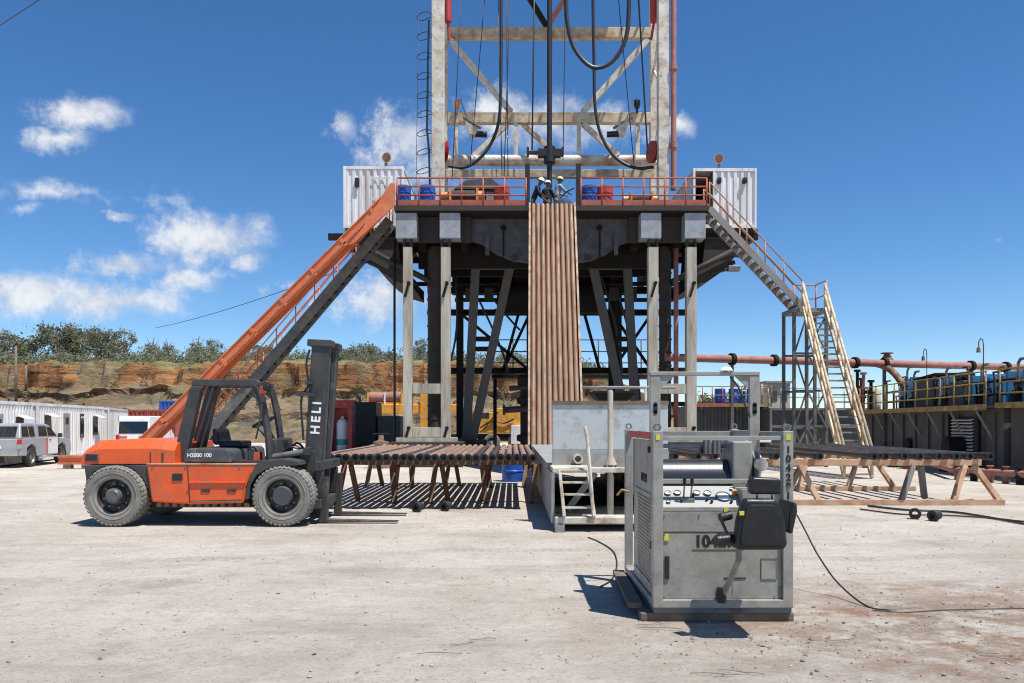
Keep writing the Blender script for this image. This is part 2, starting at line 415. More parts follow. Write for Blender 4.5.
def leafmat(name, c0, c1):
    m, n, l, b = nt(name)
    oi = n.new('ShaderNodeObjectInfo'); g = n.new('ShaderNodeNewGeometry')
    tcn = n.new('ShaderNodeTexCoord'); nz = n.new('ShaderNodeTexNoise'); nz.inputs['Scale'].default_value = 1.3; nz.inputs['Detail'].default_value = 3
    ad = n.new('ShaderNodeVectorMath'); ad.operation = 'ADD'; l.new(tcn.outputs['Object'], ad.inputs[0]); l.new(oi.outputs['Random'], ad.inputs[1]); l.new(ad.outputs[0], nz.inputs['Vector'])
    av = n.new('ShaderNodeMath'); av.operation = 'MULTIPLY_ADD'; av.inputs[1].default_value = .45; l.new(g.outputs['Random Per Island'], av.inputs[0])
    s2 = n.new('ShaderNodeMath'); s2.operation = 'MULTIPLY_ADD'; s2.inputs[1].default_value = .75; s2.inputs[2].default_value = -.12; l.new(nz.outputs['Fac'], s2.inputs[0]); l.new(s2.outputs[0], av.inputs[2])
    mx = n.new('ShaderNodeMix'); mx.data_type = 'RGBA'; mx.inputs[6].default_value = (*c0, 1); mx.inputs[7].default_value = (*c1, 1); l.new(av.outputs[0], mx.inputs[0])
    l.new(mx.outputs[2], b.inputs['Base Color']); b.inputs['Roughness'].default_value = .75; b.inputs['Specular IOR Level'].default_value = .2
    tr = n.new('ShaderNodeBsdfTranslucent'); l.new(mx.outputs[2], tr.inputs[0])
    ms = n.new('ShaderNodeMixShader'); ms.inputs[0].default_value = .38; l.new(b.outputs[0], ms.inputs[1]); l.new(tr.outputs[0], ms.inputs[2])
    l.new(ms.outputs[0], n['Material Output'].inputs[0])
leafmat('leaf_dark', (.11, .125, .07), (.26, .265, .175))
leafmat('leaf_olive', (.15, .16, .095), (.33, .32, .215))
leafmat('leaf_dry', (.11, .11, .045), (.30, .25, .13))

def ground_mat():
    m, n, l, b = nt('dusty_ground')
    tcn = n.new('ShaderNodeTexCoord'); P = tcn.outputs['Object']
    def noise(sc, det=6, ro=.6, vec=None, scl=None):
        x = n.new('ShaderNodeTexNoise'); x.inputs['Scale'].default_value = sc; x.inputs['Detail'].default_value = det; x.inputs['Roughness'].default_value = ro
        src = vec or P
        if scl:
            mp = n.new('ShaderNodeMapping'); mp.inputs['Scale'].default_value = scl; l.new(src, mp.inputs[0]); src = mp.outputs[0]
        l.new(src, x.inputs['Vector']); return x.outputs['Fac']
    def ramp(f, a, b_):
        r = n.new('ShaderNodeMapRange'); r.interpolation_type = 'SMOOTHSTEP'; r.inputs['From Min'].default_value = a; r.inputs['From Max'].default_value = b_; l.new(f, r.inputs['Value']); return r.outputs[0]
    def mix(f, c0, c1):
        x = n.new('ShaderNodeMix'); x.data_type = 'RGBA'
        l.new(f, x.inputs[0])
        for i, c in ((6, c0), (7, c1)):
            if isinstance(c, tuple): x.inputs[i].default_value = (*c, 1)
            else: l.new(c, x.inputs[i])
        return x.outputs[2]
    def mul(a, c):
        x = n.new('ShaderNodeMath'); x.operation = 'MULTIPLY'; l.new(a, x.inputs[0])
        if isinstance(c, (int, float)): x.inputs[1].default_value = c
        else: l.new(c, x.inputs[1])
        return x.outputs[0]
    c = mix(ramp(noise(.35, 7, .65), .36, .64), (.485, .425, .35), (.61, .55, .475))
    c = mix(mul(ramp(noise(1.3, 9, .75, scl=(.7, 1.2, 1)), .47, .66), .6), c, (.655, .605, .53))
    # wheel tracks run mostly across the yard
    c = mix(mul(ramp(noise(.9, 9, .75, scl=(.42, 1.1, 1)), .51, .64), .5), c, (.36, .315, .27))
    c = mix(mul(ramp(noise(6, 9, .8), .50, .66), .6), c, (.33, .29, .24))
    c = mix(mul(ramp(noise(2.6, 9, .8), .53, .66), .5), c, (.36, .31, .265))
    # trampled brown soil
    soil = mul(ramp(noise(.42, 8, .7, scl=(1, 1, 1)), .55, .68), .75)
    sp = n.new('ShaderNodeMapping'); sp.inputs['Location'].default_value = (-4.4 / 2.9, -6.9 / 1.8, 0); sp.inputs['Scale'].default_value = (1 / 2.9, 1 / 1.8, 0); l.new(P, sp.inputs[0])
    ln = n.new('ShaderNodeVectorMath'); ln.operation = 'LENGTH'; l.new(sp.outputs[0], ln.inputs[0])
    msk = n.new('ShaderNodeMapRange'); msk.inputs['From Min'].default_value = 1.5; msk.inputs['From Max'].default_value = .3; l.new(ln.outputs['Value'], msk.inputs['Value'])
    near = mul(msk.outputs[0], ramp(noise(1.6, 9, .8), .42, .56))
    sepp = n.new('ShaderNodeSeparateXYZ'); l.new(P, sepp.inputs[0])
    wob = noise(.25, 3, .5)
    trk = None
    for (y0, sl, hw) in ((4.6, .10, .16), (9.6, .16, .2), (10.9, .13, .2), (12.2, -.04, .17)):
        a1 = n.new('ShaderNodeMath'); a1.operation = 'MULTIPLY_ADD'; l.new(sepp.outputs[0], a1.inputs[0]); a1.inputs[1].default_value = -sl; l.new(sepp.outputs[1], a1.inputs[2])
        a2 = n.new('ShaderNodeMath'); a2.operation = 'MULTIPLY_ADD'; l.new(wob, a2.inputs[0]); a2.inputs[1].default_value = 1.6; l.new(a1.outputs[0], a2.inputs[2])
        a3 = n.new('ShaderNodeMath'); a3.operation = 'SUBTRACT'; l.new(a2.outputs[0], a3.inputs[0]); a3.inputs[1].default_value = y0 + .8
        a4 = n.new('ShaderNodeMath'); a4.operation = 'ABSOLUTE'; l.new(a3.outputs[0], a4.inputs[0])
        b4 = ramp(a4.outputs[0], hw, hw * .7)
        if trk is None: trk = b4
        else:
            mxx = n.new('ShaderNodeMath'); mxx.operation = 'MAXIMUM'; l.new(trk, mxx.inputs[0]); l.new(b4, mxx.inputs[1]); trk = mxx.outputs[0]
    wv = n.new('ShaderNodeTexWave'); wv.wave_type = 'BANDS'; wv.bands_direction = 'X'; wv.inputs['Scale'].default_value = 2.6; wv.inputs['Distortion'].default_value = 2.5; wv.inputs['Detail'].default_value = 3; l.new(P, wv.inputs['Vector'])
    trk = mul(trk, ramp(noise(.6, 6, .7), .40, .58))
    tread = mul(trk, ramp(wv.outputs['Fac'], .35, .65))
    c = mix(mul(trk, .28), c, (.37, .315, .26))
    c = mix(mul(tread, .18), c, (.31, .26, .21))
    c = mix(soil, c, (.36, .285, .235))
    c = mix(mul(near, .85), c, (.27, .185, .125))
    rs = mul(msk.outputs[0], ramp(noise(.9, 9, .8, scl=(1, 1.4, 1)), .50, .60))
    c = mix(mul(rs, .85), c, (.29, .14, .07))
    c = mix(mul(ramp(noise(30, 6, .8), .52, .64), .7), c, (.27, .235, .20))
    c = mix(mul(ramp(noise(55, 4, .7), .56, .70), .6), c, (.66, .62, .57))
    l.new(c, b.inputs['Base Color']); b.inputs['Roughness'].default_value = .95; b.inputs['Specular IOR Level'].default_value = .15
    hsum = mul(tread, -.008)
    for f, w in ((noise(2.2, 8, .7, scl=(.35, 1.4, 1)), .07), (noise(9, 9, .8), .075), (noise(22, 8, .8), .035), (noise(60, 6, .75), .014)):
        x = mul(f, w)
        if hsum is None: hsum = x
        else:
            ad = n.new('ShaderNodeMath'); ad.operation = 'ADD'; l.new(hsum, ad.inputs[0]); l.new(x, ad.inputs[1]); hsum = ad.outputs[0]
    bp = n.new('ShaderNodeBump'); bp.inputs['Strength'].default_value = .8; bp.inputs['Distance'].default_value = 1.0; l.new(hsum, bp.inputs['Height']); l.new(bp.outputs[0], b.inputs['Normal'])
ground_mat()

def hill_mat():
    m, n, l, b = nt('hill_soil')
    tcn = n.new('ShaderNodeTexCoord'); P = tcn.outputs['Object']; g = n.new('ShaderNodeNewGeometry')
    def noise(sc, det=6, ro=.6, scl=None):
        x = n.new('ShaderNodeTexNoise'); x.inputs['Scale'].default_value = sc; x.inputs['Detail'].default_value = det; x.inputs['Roughness'].default_value = ro
        src = P
        if scl:
            mp = n.new('ShaderNodeMapping'); mp.inputs['Scale'].default_value = scl; l.new(src, mp.inputs[0]); src = mp.outputs[0]
        l.new(src, x.inputs['Vector']); return x.outputs['Fac']
    def ramp(f, a, b_):
        r = n.new('ShaderNodeMapRange'); r.interpolation_type = 'SMOOTHSTEP'; r.inputs['From Min'].default_value = a; r.inputs['From Max'].default_value = b_; l.new(f, r.inputs['Value']); return r.outputs[0]
    def mix(f, c0, c1):
        x = n.new('ShaderNodeMix'); x.data_type = 'RGBA'; l.new(f, x.inputs[0])
        for i, c in ((6, c0), (7, c1)):
            if isinstance(c, tuple): x.inputs[i].default_value = (*c, 1)
            else: l.new(c, x.inputs[i])
        return x.outputs[2]
    sp0 = n.new('ShaderNodeSeparateXYZ'); l.new(P, sp0.inputs[0])
    def mul_(a, k):
        x = n.new('ShaderNodeMath'); x.operation = 'MULTIPLY'; l.new(a, x.inputs[0]); x.inputs[1].default_value = k; return x.outputs[0]
    strata = noise(1.0, 8, .7, scl=(.2, .2, 1.5))
    # lower bank: dun soil, grey rock and grassy patches
    c = mix(ramp(noise(.16, 6, .6), .38, .62), (.20, .135, .08), (.29, .22, .145))
    c = mix(ramp(noise(.22, 9, .75), .48, .60), c, (.14, .13, .065))
    c = mix(ramp(noise(.45, 7, .65, scl=(.6, .6, 2.6)), .55, .62), c, (.13, .115, .10))
    c = mix(mul_(ramp(noise(2.2, 8, .8), .5, .64), .6), c, (.12, .085, .055))
    # the cut: ochre beds with dark seams, ledge shadow lines put into the colour
    cl = mix(ramp(strata, .40, .60), (.22, .105, .055), (.43, .21, .085))
    cl = mix(ramp(noise(1.0, 6, .6, scl=(.3, .3, 2.2)), .56, .63), cl, (.075, .05, .035))
    cl = mix(ramp(noise(.9, 8, .75, scl=(1.2, 1.2, .5)), .54, .62), cl, (.10, .055, .035))
    cl = mix(ramp(noise(.13, 7, .7), .48, .60), cl, (.27, .215, .13))
    lowcl = mix(ramp(strata, .42, .6), (.13, .095, .07), (.28, .19, .12))
    cl = mix(ramp(sp0.outputs[2], 4.3, 5.3), lowcl, cl)
    sepn = n.new('ShaderNodeSeparateXYZ'); l.new(g.outputs['Normal'], sepn.inputs[0])
    steep = ramp(sepn.outputs[2], .80, .58)
    c = mix(steep, c, cl)
    sp = n.new('ShaderNodeSeparateXYZ'); l.new(P, sp.inputs[0])
    gr = n.new('ShaderNodeMath'); gr.operation = 'MULTIPLY'
    hi = ramp(sp.outputs[2], 5.6, 7.0); flat = ramp(sepn.outputs[2], .72, .9)
    l.new(hi, gr.inputs[0]); l.new(flat, gr.inputs[1])
    gcol = mix(ramp(noise(.8, 7, .7), .4, .62), (.12, .125, .05), (.29, .235, .12))
    c = mix(gr.outputs[0], c, gcol)
    l.new(c, b.inputs['Base Color']); b.inputs['Roughness'].default_value = .95; b.inputs['Specular IOR Level'].default_value = .1
    bp = n.new('ShaderNodeBump'); bp.inputs['Strength'].default_value = 1; bp.inputs['Distance'].default_value = .5; l.new(noise(1.3, 9, .72, scl=(.6, .6, 1.5)), bp.inputs['Height']); l.new(bp.outputs[0], b.inputs['Normal'])
hill_mat()
# ------------------------------------------------------------------ ground
def make_ground():
    xs = sorted(set([-1500, -600, -250, -120] + [-60 + 5 * i for i in range(9)] + [-16 + .5 * i for i in range(65)] + [20 + 5 * i for i in range(9)] + [120, 250, 600, 1500]))
    ys = sorted(set([-300, -80, -20, -8] + [-4 + .4 * i for i in range(45)] + [15 + 1.5 * i for i in range(12)] + [35, 45, 60, 80, 120, 200, 400, 900, 2500]))
    vs = []; 
    for y in ys:
        for x in xs:
            a = max(0, 1 - abs(y - 3.0) / 3.2)
            vs.append((x, y, .022 * a * mnoise.noise((x * .7, y * .9, 0)) + .012 * a * mnoise.noise((x * 2.1, y * 2.3, 4))))
    nx = len(xs); fs = []
    for j in range(len(ys) - 1):
        for i in range(nx - 1):
            fs.append((j * nx + i, j * nx + i + 1, (j + 1) * nx + i + 1, (j + 1) * nx + i))
    mb = MB().add(vs, fs, True)
    return structure('ground', mb, 'dusty_ground')
make_ground()

def scatter_stones(name, n, mat, region, smin, smax, label, seed):
    rnd = random.Random(seed); mb = MB()
    for _ in range(n):
        x, y = region(rnd); s = smin * (smax / smin) ** (rnd.random() ** 2.2)
        r = []
        for (a, b, c) in ((1, 0, 0), (-1, 0, 0), (0, 1, 0), (0, -1, 0), (0, 0, 1), (0, 0, -1)):
            k = s * rnd.uniform(.55, 1.2); r.append(Vector((a * k, b * k, c * k * .7)))
        M = Matrix.Rotation(rnd.uniform(0, 6.3), 3, 'Z') @ Matrix.Rotation(rnd.uniform(-.6, .6), 3, 'X')
        vs = [M @ p + Vector((x, y, s * .22)) for p in r]
        mb.add(vs, [(0, 2, 4), (2, 1, 4), (1, 3, 4), (3, 0, 4), (2, 0, 5), (1, 2, 5), (3, 1, 5), (0, 3, 5)])
    me = mb.mesh(name, mat); o = bpy.data.objects.new(name, me); COL.objects.link(o); tag(o, label, 'gravel', kind='stuff'); return o
def reg_all(r):
    y = 3.2 + 16 * r.random() ** 1.6; return ((r.random() - .5) * 1.45 * y, y)
def reg_soil(r):
    return (r.gauss(4.6, 1.6), r.gauss(6.9, .8))
def reg_skirt(r):
    return (r.gauss(2.0, .6), r.gauss(6.2, .35))
scatter_stones('gravel', 6500, 'stone', reg_all, .004, .022, 'loose pale gravel strewn over the dusty yard', 3)
scatter_stones('dark_grit', 1500, 'stone_dark', lambda r: reg_soil(r) if r.random() < .6 else (reg_skirt(r) if r.random() < .35 else reg_all(r)), .004, .026, 'dark grit and clods on the trampled brown soil', 4)
def twigs():
    rnd = random.Random(12); mb = MB()
    for (px, py) in ((440, 655), (462, 645), (482, 641), (715, 676), (742, 674), (650, 626), (660, 630), (905, 610), (930, 617), (840, 642), (985, 655), (1000, 660)):
        Y = CAMZ * F / (py - HORY); x = X_(px, Y); a = rnd.uniform(-.5, .5); L = rnd.uniform(.08, .22)
        pts = [(x + math.cos(a) * L * t + rnd.uniform(-.01, .01), Y + math.sin(a) * L * t + rnd.uniform(-.01, .01), .012 + .012 * rnd.random()) for t in (-1, -.4, .1, .6, 1)]
        mb.tube(pts, .0035, 5)
    me = mb.mesh('dry_twigs', 'stone_dark'); o = bpy.data.objects.new('dry_twigs', me); COL.objects.link(o); tag(o, 'thin dry twigs lying on the foreground dust', 'twigs', kind='stuff')
twigs()

# ------------------------------------------------------------------ hill with the cut bank
def ridge_k(x):
    pts = [(-200, .8), (-70, .95), (-20, 1.0), (0, .98), (6, .93), (10, .82), (15, .5), (22, .18), (40, .08), (200, .05)]
    for (a, ka), (b, kb) in zip(pts, pts[1:]):
        if a <= x <= b: return ka + (kb - ka) * (x - a) / (b - a)
    return .05
PROF = [(-2, -.3), (0, 0), (6, 1.9), (6.5, 2.5), (11.0, 4.0), (11.4, 4.7), (13.8, 5.0), (14.3, 6.6), (14.8, 6.7), (15.2, 7.7), (19, 8.2), (34, 9.2), (70, 10.0), (160, 8.0)]
def prof(t):
    if t <= PROF[0][0]: return PROF[0][1]
    for (a, za), (b, zb) in zip(PROF, PROF[1:]):
        if t <= b: return za + (zb - za) * (t - a) / (b - a)
    return PROF[-1][1]
def hill_z(x, y):
    base = 66 + 4 * mnoise.noise((x * .03, 1.7, 0)) + 1.6 * mnoise.noise((x * .12, 5.1, 0)) + .8 * mnoise.noise((x * .45, 2.2, 0))
    t = y - base
    z = prof(t + 2.6 * mnoise.noise((x * .16, y * .06, 3)) + 1.6 * mnoise.noise((x * .5, y * .2, 13)) + .8 * mnoise.noise((x * 1.5, y * .3, 17)))
    # the washed-out gully with its scree fan
    g = math.exp(-((x + 34) / 5.0) ** 2)
    if 0 < t < 18: z = z * (1 - .55 * g) + (t / 18 * 8.0) * .55 * g
    z *= ridge_k(x)
    if t > 0: z += (.7 * mnoise.noise((x * .35, y * .4, 0)) + .25 * mnoise.noise((x * .9, y * .9, 7)) + .12 * mnoise.noise((x * 2.3, y * 2.3, 9))) * min(1, t / 4)
    return z
def lip(x, y):
    """how far the soil overhangs towards the yard at this point of the cut"""
    base = 66 + 4 * mnoise.noise((x * .03, 1.7, 0)) + 1.6 * mnoise.noise((x * .12, 5.1, 0)) + .8 * mnoise.noise((x * .45, 2.2, 0))
    t = y - base + 2.6 * mnoise.noise((x * .16, y * .06, 3)) + 1.6 * mnoise.noise((x * .5, y * .2, 13)) + .8 * mnoise.noise((x * 1.5, y * .3, 17))
    def bump_(a, b, c_): return max(0, min((t - a) / (b - a), (c_ - t) / (c_ - b))) if a < t < c_ else 0
    return (1.5 * bump_(13.9, 15.3, 19) + 1.1 * bump_(11.0, 11.6, 13.5) + .7 * bump_(6.0, 6.6, 8.5)) * (.6 + .8 * abs(mnoise.noise((x * .35, 0, 31))))
def make_hill():
    xs = [-170 + 3 * i for i in range(24)] + [-98 + .55 * i for i in range(252)] + [42 + 4 * i for i in range(30)]
    ys = [58 + .5 * i for i in range(20)] + [68 + .2 * i for i in range(101)] + [88.5 + 1.5 * i for i in range(30)] + [140, 160, 190, 230]
    vs = [(x, y - lip(x, y), hill_z(x, y)) for y in ys for x in xs]; nx = len(xs)
    fs = [(j * nx + i, j * nx + i + 1, (j + 1) * nx + i + 1, (j + 1) * nx + i) for j in range(len(ys) - 1) for i in range(nx - 1)]
    return structure('hill', MB().add(vs, fs, False), 'hill_soil')
make_hill()

def crown_mesh(name, rx, rz, h, nclump, nleaf, size, mat, seed, trunk_gap=.35):
    rnd = random.Random(seed); mb = MB()
    for c in range(nclump):
        while True:
            p = Vector((rnd.uniform(-1, 1), rnd.uniform(-1, 1), rnd.uniform(-1, 1)))
            if .25 < p.length < 1: break
        cen = Vector((p.x * rx, p.y * rx, h * .52 + p.z * rz)); cr = rnd.uniform(.22, .42) * rx
        for _ in range(nleaf):
            q = Vector((rnd.gauss(0, .5), rnd.gauss(0, .5), rnd.gauss(0, .38))) * cr
            s = size * rnd.uniform(.6, 1.4)
            n = Vector((rnd.uniform(-1, 1), rnd.uniform(-1, 1), rnd.uniform(-.2, 1))).normalized(); a = n.orthogonal().normalized(); b = n.cross(a)
            w = cen + q
            mb.add([w - a * s, w + b * s * .6, w + a * s, w - b * s * .6], [(0, 1, 2, 3)])
    return mb.mesh(name, mat)
def trunk_mesh(name, h, r, rx, seed):
    rnd = random.Random(seed); mb = MB()
    mb.tube([(0, 0, -.4), (rnd.uniform(-.1, .1), 0, h * .25), (rnd.uniform(-.2, .2), rnd.uniform(-.1, .1), h * .5), (rnd.uniform(-.3, .3), 0, h * .82)], [r * 1.2, r, r * .75, r * .3], 7)
    for i in range(6):
        a = i * 1.05 + rnd.uniform(-.3, .3); z0 = h * rnd.uniform(.25, .5)
        mb.tube([(0, 0, z0), (math.cos(a) * rx * .4, math.sin(a) * rx * .4, z0 + h * .15), (math.cos(a) * rx * .75, math.sin(a) * rx * .75, z0 + h * .3)], [r * .5, r * .35, r * .12], 5)
    return mb.mesh(name, 'bark')
VARS = []
for i, (rx, rz, h, nc, nl, sz, mt) in enumerate([(2.3, 2.3, 5.4, 42, 62, .15, 'leaf_dark'), (1.6, 2.3, 5.2, 26, 50, .13, 'leaf_olive'), (1.2, 1.8, 4.2, 16, 40, .12, 'leaf_olive'), (2.2, 1.3, 3.2, 28, 50, .15, 'leaf_dark'), (1.6, .9, 2.1, 18, 46, .13, 'leaf_olive')]):
    VARS.append((crown_mesh('crown', rx, rz, h, nc, nl, sz, mt, 50 + i), trunk_mesh('trunk', h, .13, rx, 80 + i), h))
def tree(px, Y, toppy, var, label, group, sx=1.0, name='hill_tree', gz=None):
    x = X_(px, Y); z0 = hill_z(x, Y) if gz is None else gz
    cm, tm, h = VARS[var]
    want = max(.8, Z_(toppy, Y) - z0); s = want / (h * 1.0)
    o = thing(name, label, 'tree', (x, Y, z0 - .05), random.uniform(0, 6.28), group, local=True)
    o.scale = (s * sx, s * sx, s)
    for nm, me in (('trunk', tm), ('crown', cm)):
        c = bpy.data.objects.new(nm, me); COL.objects.link(c); c.parent = o
    return o
TR = [(3, 92, 326, 1, 'leftmost thin tree on the hill crest, cut by the picture edge'), (22, 90, 332, 3, 'low spreading tree on the crest just right of the leftmost tree'),
      (58, 90, 319, 0, 'tallest dark bushy tree on the crest above the white cabins'), (82, 93, 322, 0, 'broad dark tree touching the tallest one on its right'), (101, 90, 326, 0, 'dark round tree at the right end of the big dark clump'),
      (124, 88, 324, 1, 'slender olive tree standing just right of the big dark clump'), (152, 91, 331, 2, 'small airy tree on the crest above the blue box'), (168, 88, 334, 2, 'second small airy tree on the crest above the blue box'),
      (197, 88, 330, 2, 'lone thin sapling on the crest above the forklift guard'), (215, 92, 336, 1, 'grey-green tree on the crest right of the thin sapling'), (233, 90, 341, 2, 'small tree on the crest where the orange slide crosses it'),
      (262, 92, 343, 3, 'low bush tree on the crest behind the orange slide'), (347, 90, 346, 3, 'low tree on the crest right of the forklift mast'), (368, 93, 342, 3, 'wide low tree on the crest between mast and first rig post'),
      (386, 90, 350, 4, 'small bush on the crest beside the first rig post'), (420, 86, 335, 1, 'tall olive tree seen between the first two rig posts'), (510, 95, 350, 3, 'tree on the crest seen through the dark under-deck frames'), (597, 92, 368, 4, 'small bush on the crest just right of the pipe ramp')]
for (px, Y, ty, va, lab) in TR: tree(px, Y, ty, va, lab, 'trees along the hill crest', 1.0 if va else 1.12)
for (px, ty, lab) in ((700, 398, 'leftmost distant tree behind the drums on the far tank'), (716, 389, 'tallest distant tree behind the drums on the far tank'), (733, 395, 'right-hand distant tree behind the drums on the far tank')):
    tree(px, 110, ty, 0, lab, 'distant trees on the plain', 1.15, 'distant_tree', 0)
def scrub(name, n, mat, lo, hi, label, seed, size, yr, zmin=5.5, lim=-.1):
    rnd = random.Random(seed); mb = MB()
    for _ in range(n):
        y = rnd.uniform(*yr); x = rnd.uniform(X_(lo, y), X_(hi, y)); z = hill_z(x, y)
        if z < zmin or mnoise.noise((x * .25, y * .25, 11)) < lim or hill_z(x, y + .5) - z > .35: continue
        H = rnd.uniform(.25, 1.0) * (1.7 if rnd.random() < .10 else 1) * size
        for k in range(int(10 + 14 * H)):
            t_ = rnd.random() ** 1.4; q = Vector((x + rnd.gauss(0, .30) * H * (1 - .7 * t_), y + rnd.gauss(0, .30) * H * (1 - .7 * t_), z + t_ * H)); s = .11 * rnd.uniform(.6, 1.5)
            nn = Vector((rnd.uniform(-1, 1), rnd.uniform(-1, 1), rnd.uniform(-.2, 1))).normalized(); a = nn.orthogonal().normalized(); b = nn.cross(a)
            mb.add([q - a * s, q + b * s * .5, q + a * s, q - b * s * .5], [(0, 1, 2, 3)])
    me = mb.mesh(name, mat); o = bpy.data.objects.new(name, me); COL.objects.link(o); tag(o, label, 'scrub', kind='stuff')
scrub('scrub', 4600, 'leaf_olive', -40, 620, 'olive scrub covering the top of the hill', 5, 1.25, (80, 97), 6.9)
scrub('dry_grass', 2600, 'leaf_dry', -40, 620, 'dry yellow grass tufts on the hill slope', 6, .6, (68, 92), .8, .12)

def pole(px, Y, top, label):
    x = X_(px, Y); z = hill_z(x, Y)
    o = thing('utility_pole', label, 'pole', (x, Y, z - .3))
    part('shaft', MB().cyl((x, Y, z - .3), (x, Y, Z_(top, Y)), .14, 8, .1), 'pole_wood', o)
    part('pole_cap', MB().cyl((x, Y, Z_(top, Y) + .005), (x, Y, Z_(top, Y) + .1), .13, 8), 'dark_steel', o)
pole(16, 74, 345, 'weathered wooden utility pole on the bank above the pickup')
pole(26, 77, 364, 'shorter wooden pole on the bank right of the taller one')

# ------------------------------------------------------------------ drilling rig: substructure
CXR = X_(551.5, 31)
DZ = Z_(206.5, 31)                  # drill floor level
DX0, DX1 = X_(395, 31), X_(708, 31)
YF, YB = 31.0, 42.0
sub = thing('rig_substructure', 'dark steel rig substructure with grey front posts and red-railed drill floor', 'drilling rig', (CXR, 35, 0))
part('deck_plate', MB().box(DX0, DX1, YF, YB, DZ - .22, DZ), 'dark_steel', sub)
part('deck_edge', MB().box(DX0 - .02, DX1 + .02, YF - .06, YF - .002, DZ - .17, DZ + .03), 'mid_steel', sub)
for (a, b) in ((395.5, 470), (632, 707.5)): part('front_girder', MB().box(X_(a, YF), X_(b, YF), YF + .7, YF + 1.0, DZ - 1.2, DZ - .23), 'mid_steel', sub)
for (a, b, ba_, bb_) in ((402.5, 411.5, 395.5, 416.5), (440.5, 450, 439.5, 460), (649, 659, 641, 661.5), (687.5, 697.5, 685, 706)):
    x0, x1 = X_(a, YF), X_(b, YF); c = (x0 + x1) / 2
    p = part('front_post', MB().box(x0, x1, YF + .12, YF + .5, 1.15, Z_(246, YF)), 'post_grey', sub, .012)
    pin = MB().box(x0, x0 + .07, YF + .13, YF + .45, Z_(246, YF), Z_(238.5, YF)).box(x1 - .07, x1, YF + .13, YF + .45, Z_(246, YF), Z_(238.5, YF)).cyl((x0 - .03, YF + .3, Z_(242, YF)), (x1 + .03, YF + .3, Z_(242, YF)), .06, 8)
    part('pin_joint', pin, 'mid_steel', p)
    part('post_block', MB().box(X_(ba_, YF), X_(bb_, YF), YF + .03, YF + .69, Z_(238, YF), Z_(212.5, YF)), 'block_grey', sub, .02)
    # the lug with a dark bar slanting down from it
    for py in (283, 428):
        part('lug', MB().cyl((c + .06, YF + .11, Z_(py, YF)), (c + .06, YF - .06, Z_(py, YF)), .07, 8).bar((c + .06, YF - .05, Z_(py, YF)), (c - .09, YF + .02, Z_(py + 14, YF)), .05, .07), 'dark_steel', p)
for (a, b) in ((402.5, 450), (649, 697.5)):
    x0, x1 = X_(a, YF), X_(b, YF)
    for (u_, d_) in ((383.5, 393.5), (427.5, 437)):
        pl = part('tie_plate', MB().box(x0 + .36, x1 - .36, YF + .14, YF + .46, Z_(d_, YF), Z_(u_, YF)), 'post_grey', sub, .01)
    part('foot_plate', MB().box(x0 - .25, x1 + .25, YF - .05, YF + .75, .98, 1.146), 'post_grey', sub)
    part('base_box', MB().box(x0 - .5, x1 + .5, YF - .15, YB, 0.0, .976), 'mid_steel', sub, .02)
# jacking cylinders behind the posts
for (a, b) in ((427, 440.5), (660, 672)):
    x0, x1 = X_(a, 33), X_(b, 33); c = (x0 + x1) / 2; r = (x1 - x0) / 2
    mb = MB().cyl((c, 33.2, .976), (c, 33.2, 9.0), r, 14)
    for k in range(14): mb.cyl((c, 33.2, 1.3 + k * .55), (c, 33.2, 1.36 + k * .55), r + .03, 14)
    part('jacking_column', mb, 'mid_steel', sub)
# the deep floor girders with their curved lower flange
for sgn in (-1, 1):
    pts = [(551.5 - sgn * 93, 214), (551.5 - sgn * 20, 214), (551.5 - sgn * 20, 262), (551.5 - sgn * 38, 260), (551.5 - sgn * 55, 253), (551.5 - sgn * 70, 243), (551.5 - sgn * 93, 236)]
    Yg = YF + 1.02
    pg = [(X_(a, Yg), Z_(b, Yg) - .03) for a, b in pts]
    if sgn < 0: pg = pg[::-1]
    g = part('floor_girder', MB().prism(pg, Yg, Yg + .25), 'girder_grey', sub, .02)
    part('drain_flange', MB().cyl((X_(551.5 - sgn * 48, Yg), Yg - .1, Z_(228, Yg)), (X_(551.5 - sgn * 48, Yg), Yg - .003, Z_(228, Yg)), .12, 12).cyl((X_(551.5 - sgn * 48, Yg), Yg - .12, Z_(258, Yg)), (X_(551.5 - sgn * 48, Yg), Yg - .12, Z_(228, Yg)), .035, 8), 'dark_steel', g)
    part('sheave', MB().cyl((X_(551.5 - sgn * 37, Yg), Yg - .1, Z_(258, Yg)), (X_(551.5 - sgn * 37, Yg), Yg + .1, Z_(258, Yg)), .13, 12), 'mid_steel', g)
    part('hanger', MB().box(X_(551.5 - sgn * 64 - 2, Yg), X_(551.5 - sgn * 64 + 2, Yg), Yg - .2, Yg - .12, Z_(256, Yg), Z_(236, Yg)), 'girder_grey', g)
# cross girders deeper under the floor
for (Yg, t, bt) in ((33.6, 240, 268), (35.8, 244, 276), (38.0, 246, 272), (40.2, 246, 266)):
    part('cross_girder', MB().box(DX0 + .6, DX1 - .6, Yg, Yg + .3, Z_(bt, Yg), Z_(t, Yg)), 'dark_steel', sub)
for px in (418, 462, 500, 603, 641, 685):
    x = X_(px, YF)
    part('floor_joist', MB().box(x - .15, x + .15, YF + 1.35, YB - .05, DZ - 1.3, DZ - .225), 'dark_steel', sub)
part('floor_joist', MB().box(X_(515, YF), X_(590, YF), 36.11, 37.9, Z_(262, 34), DZ - .23), 'dark_steel', sub)
